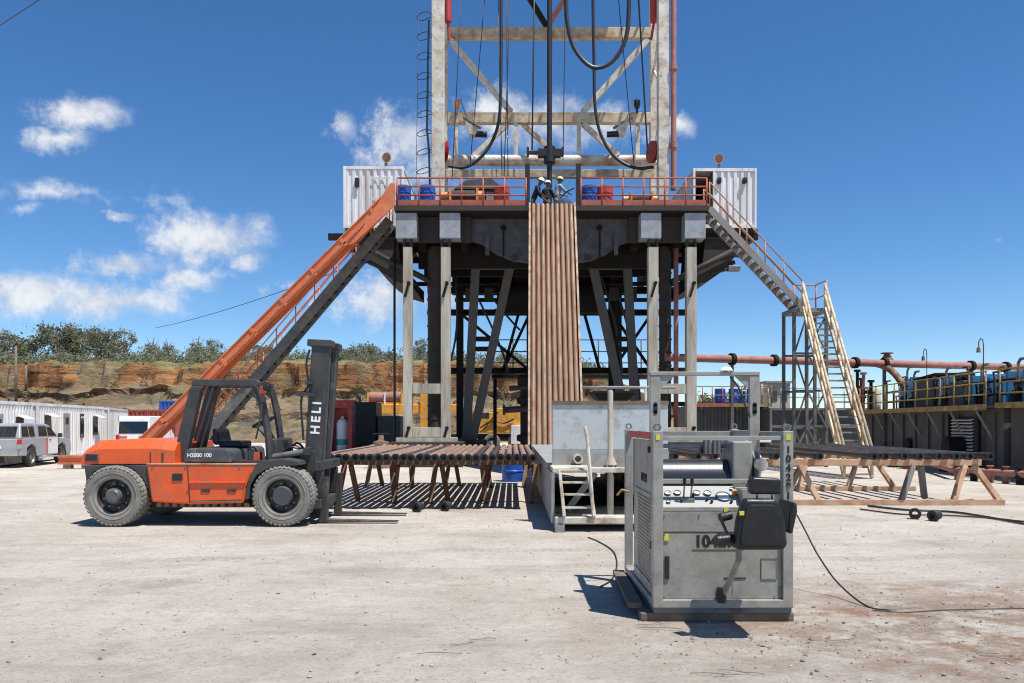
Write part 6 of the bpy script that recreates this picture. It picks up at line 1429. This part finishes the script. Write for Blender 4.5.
for y in (MY0 + .22, MY1 - .22): part('lift_chain', MB().bar((MX(316), y, MZ(490)), (MX(324), y, MZ(350)), .04, .06, (0, 1, 0)), 'black_steel', fk)
part('mast_hose', MB().tube(bez([(MX(311), MY0 - .02, MZ(350)), (MX(308), MY0 - .04, MZ(365)), (MX(310), MY0 - .04, MZ(385)), (MX(303), MY0 - .04, MZ(400)), (MX(305), MY0 - .03, MZ(440))]), .022, 6), 'hose_black', fk)
part('mast_bracket', MB().bar((MX(298), MY0 - .05, MZ(394)), (MX(317), MY0 - .05, MZ(395)), .08, .06), 'charcoal_paint', fk)
part('mast_bracket', MB().bar((MX(307), MY0 - .05, MZ(383)), (MX(315), MY0 - .05, MZ(383)), .08, .05), 'charcoal_paint', fk)
tilt = part('tilt_cylinder', MB().cyl((fx(266), N0 + .5, fz_(459)), (fx(302), N0 + .5, fz_(453)), .055, 10), 'steel_bare', fk); part('clevis', MB().box(fx(298), fx(305), N0 + .42, N0 + .62, fz_(458), fz_(449)), 'charcoal_paint', tilt, .02)
for y in (MY0 - .06, MY1 - .06): part('mast_foot', MB().prism(pp([(291, 462), (298, 452), (309, 452), (313, 470), (310, 492), (302, 500), (295, 480)])[::-1], y, y + .055), 'charcoal_paint', fk, .015)
lean = math.atan2(MX(317.5) - MX(307.5), MZ(341.5) - MZ(498))
text('brand_lettering', 'HELI', .215, 'white_print', ch0, Matrix.Translation((MX(317.3), MY0 - .004, MZ(418))) @ Matrix.Rotation(R(90), 4, 'X') @ Matrix.Rotation(R(90) - lean, 4, 'Z'), bold=.007, space=1.45)
# carriage and forks
for (b_y, t_y) in ((470, 461), (507, 498)): part('carriage_bar', MB().box(X_(318, 13.9), X_(324.5, 13.9), N0 + .3, N1 - .3, Z_(b_y, 13.9), Z_(t_y, 13.9)), 'charcoal_paint', fk, .01)
for y in (N0 + .45, N1 - .60):
    part('carriage_plate', MB().box(X_(317, 13.9), X_(324, 13.9), y, y + .15, Z_(497.5, 13.9), Z_(470.5, 13.9)), 'charcoal_paint', fk, .008)
    part('fork', MB().prism([(X_(324.7, 13.9), .80), (X_(329, 13.9), .80), (X_(328.5, 13.9), .075), (X_(328.5, 13.9) + 1.22, .045), (X_(328.5, 13.9) + 1.22, .03), (X_(321, 13.9), .02), (X_(321, 13.9), .1)], y, y + .15), 'fork_steel', fk, .006)

# ------------------------------------------------------------------ grey winch unit in the foreground
YU = 6.98; YU1 = 8.75; UX0, UX1 = X_(653, YU), X_(793.5, YU)
un = thing('winch_unit', 'grey skid-mounted winch control unit with drum and number 104291 in the foreground', 'winch unit', ((UX0 + UX1) / 2, 8.0, 0))
uz = lambda py, Y=YU: Z_(py, Y)
ux = lambda px, Y=YU: X_(px, Y)
for i, y in enumerate((7.02, 7.9, 8.55)): part('timber', MB().box(UX0 - .10, UX1 + .02, y, y + .16, 0, .075), 'wood_timber', un, .01)
part('timber', MB().bar((UX0 - .12, 7.2, .10), (UX0 - .06, 8.8, .10), .12, .045), 'wood_timber', un)
zb0, zb1 = .125, uz(600)
part('base_beam', MB().box(UX0, UX1, YU, YU + .1, zb0, zb1), 'unit_grey', un, .008); part('base_beam', MB().box(UX0, UX1, YU1 - .1, YU1, zb0, zb1), 'unit_grey', un, .008)
part('base_beam', MB().box(UX0, UX0 + .09, YU + .1, YU1 - .1, zb0, zb1 - .01), 'unit_grey', un, .008); part('base_beam', MB().box(UX1 - .09, UX1, YU + .1, YU1 - .1, zb0, zb1 - .01), 'unit_grey', un, .008)
part('skid_foot', MB().box(UX0 + .01, UX1 - .01, YU + .02, YU1 - .02, .078, .123), 'unit_dark_grey', un)
zt = uz(431)
posts = []
for (x0, x1, y0, y1) in ((UX0, UX0 + .09, YU, YU + .09), (UX1 - .09, UX1, YU, YU + .09), (UX0, UX0 + .08, YU1 - .09, YU1), (UX1 - .08, UX1, YU1 - .09, YU1)):
    p = part('corner_post', MB().box(x0, x1, y0, y1, zb1 - .012, zt), 'unit_grey', un, .006); posts.append(p)
    part('lifting_eye', MB().lathe([(.02, -.015), (.035, -.015), (.035, .015), (.02, .015), (.02, -.015)], ((x0 + x1) / 2, (y0 + y1) / 2, zt + .03), (0, 1, 0), 14), 'unit_dark_grey', p)
part('top_bar', MB().box(UX0 + .09, UX1 - .09, YU + .02, YU + .07, uz(440.5), uz(436)), 'unit_grey', un, .004); part('top_bar', MB().box(UX0 + .08, UX1 - .08, YU1 - .07, YU1 - .02, zt - .08, zt - .02), 'unit_grey', un, .004)
part('top_bar', MB().box(UX0 + .02, UX0 + .07, YU + .09, YU1 - .09, zt - .08, zt - .01), 'unit_grey', un, .004); part('top_bar', MB().box(UX1 - .07, UX1 - .02, YU + .09, YU1 - .09, zt - .08, zt - .01), 'unit_grey', un, .004)
part('warning_strip', MB().box(UX0 + .012, UX0 + .02, YU + .25, YU1 - .25, zt - .075, zt - .015), 'red_sticker', un)
# front face
front = part('front_panel', MB().box(UX0 + .091, UX1 - .091, YU + .035, YU + .06, zb1 + .002, uz(533)), 'unit_panel', un, .004)
part('front_panel', MB().box(UX0 + .091, UX1 - .091, YU + .03, YU + .06, uz(532.4), uz(512)), 'unit_panel', un, .004)
text('unit_number', '104291', .14, 'black_print', front, face_front((ux(719), YU + .034, uz(542.5))), bold=.006)
part('underline', MB().box(ux(693), ux(744), YU + .031, YU + .035, uz(551), uz(550.2)), 'black_print', front)
part('door_handle', MB().box(ux(665.5), ux(670), YU + .02, YU + .035, uz(579.5), uz(556.5)), 'black_steel', front, .006); part('notice', MB().box(ux(762), ux(778), YU + .032, YU + .035, uz(580), uz(559)), 'unit_grey', front)
part('notice_frame', MB().box(ux(762), ux(778), YU + .028, YU + .0345, uz(559.6), uz(559)).box(ux(762), ux(778), YU + .028, YU + .0345, uz(580), uz(579.4)).box(ux(762), ux(762.6), YU + .028, YU + .0345, uz(580), uz(559)).box(ux(777.4), ux(778), YU + .028, YU + .0345, uz(580), uz(559)), 'unit_dark_grey', front)
part('vent_slot', MB().box(ux(725), ux(747), YU + .03, YU + .035, uz(579.5), uz(578.3)), 'black_print', front)
for (px, py) in ((667, 538), (727, 511)): part('sticker', MB().box(ux(px - 2.2), ux(px + 2.2), YU + .025, YU + .0345, uz(py + 3), uz(py - 3)), 'yellow_sticker', front)
part('bracket_slot', MB().box(ux(718), ux(727), YU + .02, YU + .035, uz(600), uz(588)), 'black_steel', front)
for py in (542, 592): part('hinge', MB().cyl((UX1 - .10, YU + .03, uz(py + 4)), (UX1 - .10, YU + .03, uz(py - 4)), .012, 8), 'unit_dark_grey', front)
for (px, py) in ((665, 535), (720, 535), (776, 535), (665, 597), (776, 597), (665, 516), (700, 516), (740, 516), (776, 516)): part('bolt', MB().cyl((ux(px), YU + .034, uz(py)), (ux(px), YU + .022, uz(py)), .007, 6), 'steel_bare', front)
part('drip_stain', MB().box(ux(733), ux(733.8), YU + .0335, YU + .0348, uz(597), uz(580)), 'wood_timber', front)
# sloping instrument panel
y_p0, y_p1 = YU + .06, YU + .36
ins = part('instrument_panel', MB().prism_yz([(y_p0, uz(510.5)), (y_p0, uz(508)), (y_p1, uz(488) - .01), (y_p1, uz(510.5))], UX0 + .091, ux(744)), 'gauge_white', un, .004)
part('panel_frame', MB().box(UX0 + .091, UX1 - .091, YU + .03, YU + .058, uz(511.5), uz(507.5)), 'unit_grey', un, .003); part('panel_frame', MB().box(ux(744.5), UX1 - .091, YU + .05, YU + .3, uz(511), uz(490)), 'unit_grey', un)
nrm_p = Vector((0, -(uz(488) - uz(508)), (y_p1 - y_p0))).normalized()
def on_panel(px, t): return Vector((ux(px), y_p0 + (y_p1 - y_p0) * t, uz(508) + (uz(488) - .01 - uz(508)) * t)) + nrm_p * .004
for (px, t, r_) in ((673, .6, .028), (683, .62, .030), (703, .62, .030), (714, .60, .032), (729, .45, .062), (741, .8, .018), (671, .2, .018)):
    g = part('gauge', MB().lathe([(0, 0), (r_, 0), (r_ * 1.12, .014), (r_, .018), (r_ * .9, .008), (0, .008)], on_panel(px, t), nrm_p, 18), 'unit_dark_grey', ins); part('dial', MB().lathe([(0, .010), (r_ * .86, .010)], on_panel(px, t), nrm_p, 18), 'white_print', g)
    part('needle', MB().bar(on_panel(px, t) + nrm_p * .013, on_panel(px, t) + nrm_p * .013 + Vector((r_ * .6, 0, r_ * .3)), .004, .003), 'black_print', g)
for (px, t) in ((685, .25), (711, .3), (715, .2), (735, .2), (698, .45)): part('knob', MB().cyl(on_panel(px, t), on_panel(px, t) + nrm_p * .03, .012, 10), 'black_rubber', ins)
for px in (687, 694.5):
    lv = part('lever', MB().cyl(on_panel(px, .3), on_panel(px, .3) + Vector((0, -.05, .15)), .008, 8), 'steel_bare', ins); part('grip', MB().cyl(on_panel(px, .3) + Vector((0, -.045, .135)), on_panel(px, .3) + Vector((0, -.06, .21)), .016, 10), 'black_rubber', lv)
part('lever_block', MB().box(ux(684), ux(698), YU + .12, YU + .2, uz(506), uz(500)), 'unit_dark_grey', ins, .006)
part('red_button', MB().cyl(on_panel(741, .55), on_panel(741, .55) + nrm_p * .05, .02, 12), 'lamp_orange', ins)
# drum
dyc, dzc = 7.85, 1.20
dr = part('drum', MB().cyl((UX0 + .16, dyc, dzc), (ux(748, 7.8), dyc, dzc), .185, 32), 'wire_rope', un)
rp = MB()
for i in range(66):
    x = UX0 + .17 + i * .0122
    if x > ux(747, 7.8): break
    rp.tube([(x, dyc + .1815 * math.cos(t * .2244), dzc + .1815 * math.sin(t * .2244)) for t in range(28)], .0058, 4, True)
part('rope_winding', rp, 'wire_rope', dr)
for x in (UX0 + .12, ux(748.5, 7.8)): part('drum_flange', MB().cyl((x, dyc, dzc), (x + .03, dyc, dzc), .31, 28), 'unit_dark_grey', dr)
part('gear_case', MB().box(ux(736, 7.5), ux(757, 7.5), 7.62, 8.1, .9, Z_(441, 7.6)), 'unit_grey', un, .02); part('gear_motor', MB().cyl((ux(763, 7.6), 7.8, 1.33), (UX1 - .1, 7.8, 1.33), .13, 16), 'unit_dark_grey', un)
part('motor_flange', MB().cyl((ux(760, 7.6), 7.8, 1.33), (ux(763, 7.6), 7.8, 1.33), .17, 16).cyl((UX1 - .13, 7.45, 1.35), (UX1 - .13, 7.5, 1.35), .06, 14), 'chrome', un)
part('inner_floor', MB().box(UX0 + .1, UX1 - .1, YU + .4, 8.19, .95, .98), 'unit_dark_grey', un)
# rope guide
gd = part('guide_bar', MB().cyl((UX0 + .1, 7.9, uz(449)), (UX1 - .25, 7.9, uz(449)), .022, 10), 'unit_grey', un)
for px in (704, 708, 713, 717): part('guide_roller', MB().cyl((ux(px, 7.9), 7.85, uz(458)), (ux(px, 7.9), 7.85, uz(441)), .022, 10), 'unit_dark_grey', gd)
part('guide_block', MB().box(ux(700, 7.9), ux(721, 7.9), 7.87, 7.93, uz(457), uz(452)), 'black_steel', gd)
part('shelf_bar', MB().box(UX0 + .09, UX1 - .09, YU + .36, YU + .4, uz(487), uz(482)), 'unit_grey', un, .004)
# roll hoop
YH = 7.75
hz = Z_(375.5, YH); hx0, hx1 = UX0 + .1, UX1 - .07
hp_ = part('hoop_leg', MB().box(hx0, hx0 + .10, YH - .05, YH, zt - .7, hz - .004), 'unit_grey', un, .006); part('hoop_slot', MB().cyl((hx0 + .05, YH - .054, hz - .36), (hx0 + .05, YH - .049, hz - .36), .02, 12).box(hx0 + .03, hx0 + .07, YH - .054, YH - .049, hz - .36, hz - .28).cyl((hx0 + .05, YH - .054, hz - .28), (hx0 + .05, YH - .049, hz - .28), .02, 12), 'black_print', hp_)
hp_ = part('hoop_leg', MB().box(hx1 - .10, hx1, YH - .05, YH, .98, hz - .004), 'unit_grey', un, .006); part('hoop_slot', MB().cyl((hx1 - .05, YH - .054, hz - .36), (hx1 - .05, YH - .049, hz - .36), .02, 12).box(hx1 - .07, hx1 - .03, YH - .054, YH - .049, hz - .36, hz - .28).cyl((hx1 - .05, YH - .054, hz - .28), (hx1 - .05, YH - .049, hz - .28), .02, 12), 'black_print', hp_)
part('hoop_top', MB().box(hx0, hx1, YH - .055, YH + .03, hz - .003, hz + .035), 'unit_grey', un, .006)
part('hoop_corner', MB().prism([(hx1 - .1, hz - .004), (hx1 - .1, hz - .13), (hx1 - .24, hz - .004)], YH - .04, YH - .01), 'unit_grey', un); part('hoop_corner', MB().prism([(hx0 + .1, hz - .004), (hx0 + .24, hz - .004), (hx0 + .1, hz - .13)], YH - .04, YH - .01), 'unit_grey', un)
part('hoop_lamp', MB().lathe([(0, .03), (.05, .02), (.07, -.01), (.0, -.02)], (hx1 - .32, YH - .02, hz + .055), (0, 0, 1), 14), 'white_print', un)
part('hoop_cable', MB().tube(bez([(hx1 - .28, YH - .02, hz - .01), (hx1 - .2, YH - .03, hz - .12), (hx1 - .15, YH - .04, hz - .26), (hx1 - .10, YH - .06, hz - .4)]), .008, 6), 'hose_black', un)
# left side: louvred sheet
YQ = 8.2
sidep = part('side_panel', MB().box(UX0 + .025, UX0 + .05, YU + .1, YQ, zb1, zt - .09), 'unit_grey', un)
part('rear_panel', MB().box(UX0 + .025, UX1 - .03, YQ + .002, YQ + .03, zb1, 1.0), 'unit_dark_grey', un)
part('side_edge', MB().box(UX0 + .015, UX0 + .06, YQ + .002, YQ + .04, 1.002, zt - .09), 'unit_grey', un)
part('mesh_frame', MB().box(UX0 + .012, UX0 + .024, YU + .2, YQ - .06, .26, .30).box(UX0 + .012, UX0 + .024, YU + .2, YQ - .06, 1.06, 1.1), 'unit_grey', sidep)
hol = MB()
for j in range(22):
    for i in range(18):
        y = YU + .24 + i * .042 + (.021 if j % 2 else 0); z = .33 + j * .034
        hol.add([(UX0 + .023, y - .013, z), (UX0 + .023, y, z - .012), (UX0 + .023, y + .013, z), (UX0 + .023, y, z + .012)], [(0, 1, 2, 3)])
hp_ = part('mesh_holes', hol, 'black_print', sidep); hp_['kind'] = 'stuff'
text('side_number', '104291', .12, 'black_print', sidep, Matrix.Translation((UX0 + .022, YU + .62, 1.22)) @ Matrix.Rotation(R(-90), 4, 'Z') @ Matrix.Rotation(R(90), 4, 'X'))
part('latch', MB().box(UX0 + .005, UX0 + .024, YU + .16, YU + .2, .62, .68), 'black_steel', sidep); part('round_latch', MB().cyl((UX0 + .005, YU + .3, 1.5), (UX0 + .024, YU + .3, 1.5), .03, 12), 'black_steel', sidep)
part('corner_sticker', MB().box(UX1 - .065, UX1 - .025, YU - .004, YU - .0005, uz(440), uz(434)), 'yellow_sticker', posts[1])
part('corner_sticker', MB().box(UX0 + .025, UX0 + .06, YU - .004, YU - .0005, uz(440), uz(434.5)), 'yellow_sticker', posts[0])
for i, chh in enumerate('104291'): text('post_digit', chh, .085, 'black_print', posts[1], face_front((UX1 - .045, YU - .003, uz(450 + i * 9.2))), bold=.003)
part('side_hook', MB().tube([(UX0 + .02, YU1 - .15, 1.0), (UX0 - .05, YU1 - .15, 1.02), (UX0 - .1, YU1 - .15, .96)], .015, 6), 'rail_yellow', un)
# operator's seat on its swinging arm
YS = 6.36
sx_ = lambda px: X_(px, YS)
sz_ = lambda py: Z_(py, YS)
arm = part('seat_arm', MB().tube([(ux(722), YU + .0, uz(597)), (ux(728), YU - .15, sz_(592) + .05), (sx_(744), YS + .15, sz_(563)), (sx_(746), YS + .2, sz_(548))], .026, 8), 'unit_grey', un)
part('arm_hinge', MB().cyl((ux(721), YU - .02, uz(602)), (ux(721), YU - .02, uz(588)), .035, 12), 'black_steel', arm)
seat = part('seat', MB().prism([(sx_(734), sz_(549)), (sx_(786), sz_(549)), (sx_(789), sz_(541)), (sx_(731), sz_(541))], YS + .02, YS + .5), 'black_vinyl', un, .03, seg=3)
bk = [(736, 549), (782, 549), (785, 543), (783, 520), (778, 503), (773, 498.5), (745, 498.5), (741, 501), (736, 520), (733, 543)]
br = part('backrest', MB().prism([(sx_(a), sz_(b)) for a, b in bk][::1], YS - .07, YS + .05), 'black_vinyl', un, .03, seg=3)
bk2 = [(sx_(759 + (a - 759) * .82), sz_(524 + (b - 524) * .80)) for a, b in bk]
part('back_plate', MB().prism(bk2, YS - .085, YS - .072), 'black_vinyl', br, .008)
hdr = [(749, 494), (780, 494), (780.5, 482), (778, 478), (752, 477), (748.5, 481)]
part('headrest', MB().prism([(sx_(a), sz_(b)) for a, b in hdr], YS - .04, YS + .06), 'black_vinyl', br, .025, seg=3); part('headrest_bar', MB().cyl((sx_(757), YS, sz_(499)), (sx_(757), YS, sz_(490)), .008, 6).cyl((sx_(772), YS, sz_(499)), (sx_(772), YS, sz_(490)), .008, 6), 'steel_bare', br)
part('armrest', MB().prism([(sx_(788), sz_(533)), (sx_(792), sz_(534)), (sx_(797), sz_(512)), (sx_(796.5), sz_(503)), (sx_(792.5), sz_(502)), (sx_(789), sz_(512))], YS - .02, YS + .32), 'black_vinyl', seat, .02); part('armrest', MB().cyl((sx_(732), YS + .05, sz_(516)), (sx_(721), YS + .02, sz_(518)), .035, 10).cyl((sx_(734), YS + .05, sz_(540)), (sx_(717), YS + .02, sz_(541)), .045, 10).bar((sx_(732), YS + .05, sz_(541)), (sx_(722), YS + .05, sz_(519)), .02, .02), 'black_vinyl', seat)
part('seat_label', MB().box(sx_(736.5), sx_(741), YS - .09, YS - .075, sz_(514), sz_(510)), 'yellow_sticker', br)
# cables from the unit
def air_cable(pts, label, r=.009):
    q = bez(pts, 36); single('power_cable', MB().tube(q, r, 6), 'hose_black', label, 'cable', q[0])
def gp(px, py, z=.012): Y = CAMZ * F / (py - HORY); return Vector((X_(px, Y), Y, z))
air_cable([W(797, 515, 8.7), W(806, 532, 8.4), W(818, 555, 8.2), W(838, 583, 8.0), gp(866, 607), gp(890, 612)], 'black cable drooping from the right of the winch unit to the soil')
air_cable([gp(600, 588), gp(612, 580), gp(617, 565), gp(613, 552), gp(600, 543), gp(588, 538)], 'thin dark cable curling on the dust left of the winch unit')

# ------------------------------------------------------------------ the crew on the drill floor
def skin_obj(name, verts, edges, radii, mat, parent, sub=2):
    me = bpy.data.meshes.new(name); me.from_pydata([Vector(v_) for v_ in verts], edges, [])
    o = bpy.data.objects.new(name, me); COL.objects.link(o); o.parent = parent; OFF[o.name] = Vector((0, 0, 0))
    sk = o.modifiers.new('skin', 'SKIN'); sk.use_smooth_shade = True
    if not me.skin_vertices: me.attributes  # created with the modifier below
    bpy.context.view_layer.objects.active = o
    bm = bmesh.new(); bm.from_mesh(me); lay = bm.verts.layers.skin.verify()
    for i, v_ in enumerate(bm.verts):
        r_ = radii[i]; v_[lay].radius = r_ if isinstance(r_, tuple) else (r_, r_); v_[lay].use_root = (i == 0)
    bm.to_mesh(me); bm.free()
    ss = o.modifiers.new('sub', 'SUBSURF'); ss.levels = sub; ss.render_levels = sub
    me.materials.append(MAT[mat]); return o
def person(px, Y, label, shirt, trousers, hat, rotz, lean=.0, reach=None, knees=0.0):
    o = thing('person', label, 'person', (X_(px, Y), Y, DZ), rotz, 'crew on the drill floor', local=True)
    hipz = .92 - knees * .25
    def J(x, y, z):   # lean the upper body forward about the hip (local +y is forward)
        dz_ = z - hipz
        return (x, y + dz_ * math.sin(lean), hipz + dz_ * math.cos(lean)) if dz_ > 0 else (x, y, z)
    V = []; E = []; Rr = []
    def add(p, r, par=None):
        V.append(p); Rr.append(r)
        if par is not None: E.append((par, len(V) - 1))
        return len(V) - 1
    pel = add((0, 0, hipz), (.15, .11)); wai = add(J(0, 0, 1.08), (.135, .1), pel); che = add(J(0, .01, 1.30), (.16, .11), wai); sh = add(J(0, 0, 1.43), (.10, .085), che)
    nk = add(J(0, .01, 1.51), .055, sh); hd0 = add(J(0, .02, 1.58), (.07, .08), nk); hd1 = add(J(0, .03, 1.66), (.08, .095), hd0); hd2 = add(J(0, .02, 1.745), (.065, .08), hd1)
    nose = add(J(0, .135, 1.645), .014, hd1)
    hands = []
    rc_ = reach or ((.26, .1, 1.0), (.24, .22, .98))
    for s_, h_ in ((-1, rc_[0]), (1, rc_[1])):
        sd_ = add(J(s_ * .19, 0, 1.40), .06, sh); hx_, hy_, hz_ = h_[0] * s_, h_[1], h_[2]; hp = J(hx_, hy_, hz_); sp = Vector(J(s_ * .19, 0, 1.40)); mid = (sp + Vector(hp)) / 2 + Vector((s_ * .06, -.07, -.06))
        el = add(tuple(mid), .045, sd_); wr = add(tuple(Vector(hp)), .03, el); dd = (Vector(hp) - mid).normalized(); pa = add(tuple(Vector(hp) + dd * .06), (.035, .022), wr)
        sidev = dd.cross(Vector((0, 0, 1))).normalized()
        for f_, (of, ln_) in enumerate(((-.028, .07), (-.009, .08), (.010, .076), (.028, .06))):
            b0 = Vector(hp) + dd * .09 + sidev * of; i0 = add(tuple(b0), .009, pa); i1 = add(tuple(b0 + dd * ln_ * .5 + Vector((0, 0, -.008))), .008, i0); add(tuple(b0 + dd * ln_ * .85 + Vector((0, 0, -.03))), .007, i1)
        t0 = add(tuple(Vector(hp) + dd * .03 + sidev * -.045 * s_), .01, wr); add(tuple(Vector(hp) + dd * .075 + sidev * -.06 * s_), .008, t0)
    legs_ = []
    for s_ in (-1, 1):
        h_ = add((s_ * .1, 0, hipz - .06), .09, pel); kn = add((s_ * .12, .04 + knees * .25, .5 - knees * .06), .065, h_); an = add((s_ * .12, -.02, .1), .045, kn); legs_.append((h_, kn, an)); add((s_ * .13, .13, .045), .04, an)
    skin_obj('body', V, E, Rr, 'skin', o)
    # clothes follow the same joints a little wider
    sv = [V[pel], V[wai], V[che], V[sh]]; se_ = [(0, 1), (1, 2), (2, 3)]; sr = [(.175, .135), (.16, .125), (.185, .135), (.12, .10)]
    for s_ in (0, 1):
        base = [i for i, (a, b) in enumerate(E) if a == sh and b != nk][s_]; sdv = E[base][1]; elv = [b for a, b in E if a == sdv][0]; wrv = [b for a, b in E if a == elv][0]
        k0 = len(sv); sv += [V[sdv], V[elv], tuple(Vector(V[elv]).lerp(Vector(V[wrv]), .75))]; sr += [.078, .062, .05]; se_ += [(3, k0), (k0, k0 + 1), (k0 + 1, k0 + 2)]
    skin_obj('shirt', sv, se_, sr, shirt, o)
    tv = [(0, 0, hipz + .06), (0, 0, hipz - .02)]; te = [(0, 1)]; tr_ = [(.17, .13), (.175, .14)]
    for (h_, kn, an) in legs_:
        k0 = len(tv); tv += [V[h_], V[kn], V[an]]; tr_ += [.11, .088, .072]; te += [(1, k0), (k0, k0 + 1), (k0 + 1, k0 + 2)]
    skin_obj('trousers', tv, te, tr_, trousers, o)
    for s_ in (-1, 1): part('boot', MB().box(s_ * .13 - .05, s_ * .13 + .05, -.09, .2, 0, .1), 'black_rubber', o, .03)
    c = Vector(J(0, .025, 1.70)); axh = Vector((0, math.sin(lean), math.cos(lean)))
    part('hard_hat', MB().lathe([(.175, -.005), (.18, .0), (.135, .015), (.13, .06), (.10, .115), (.05, .14), (0, .145)], c, axh, 18), hat, o)
    return o
person(556.5, 33.1, 'worker in grey shirt and trousers with yellowish hard hat on the drill floor', 'cloth_grey', 'cloth_grey', 'hat_yellow', R(-65), .18, ((.10, .42, 1.10), (.12, .48, 1.15)))
person(546.5, 33.6, 'worker in dark clothes with white hard hat beside the grey-clad worker', 'cloth_black', 'cloth_black', 'hat_white', R(-30), .12, ((.2, .3, 1.05), (.15, .35, 1.1)))
person(532.5, 33.2, 'stooping worker in black with white hard hat at the left of the ramp head', 'cloth_black', 'cloth_navy', 'hat_white', R(-100), .38, ((.12, .4, .95), (.15, .42, .98)), .5)
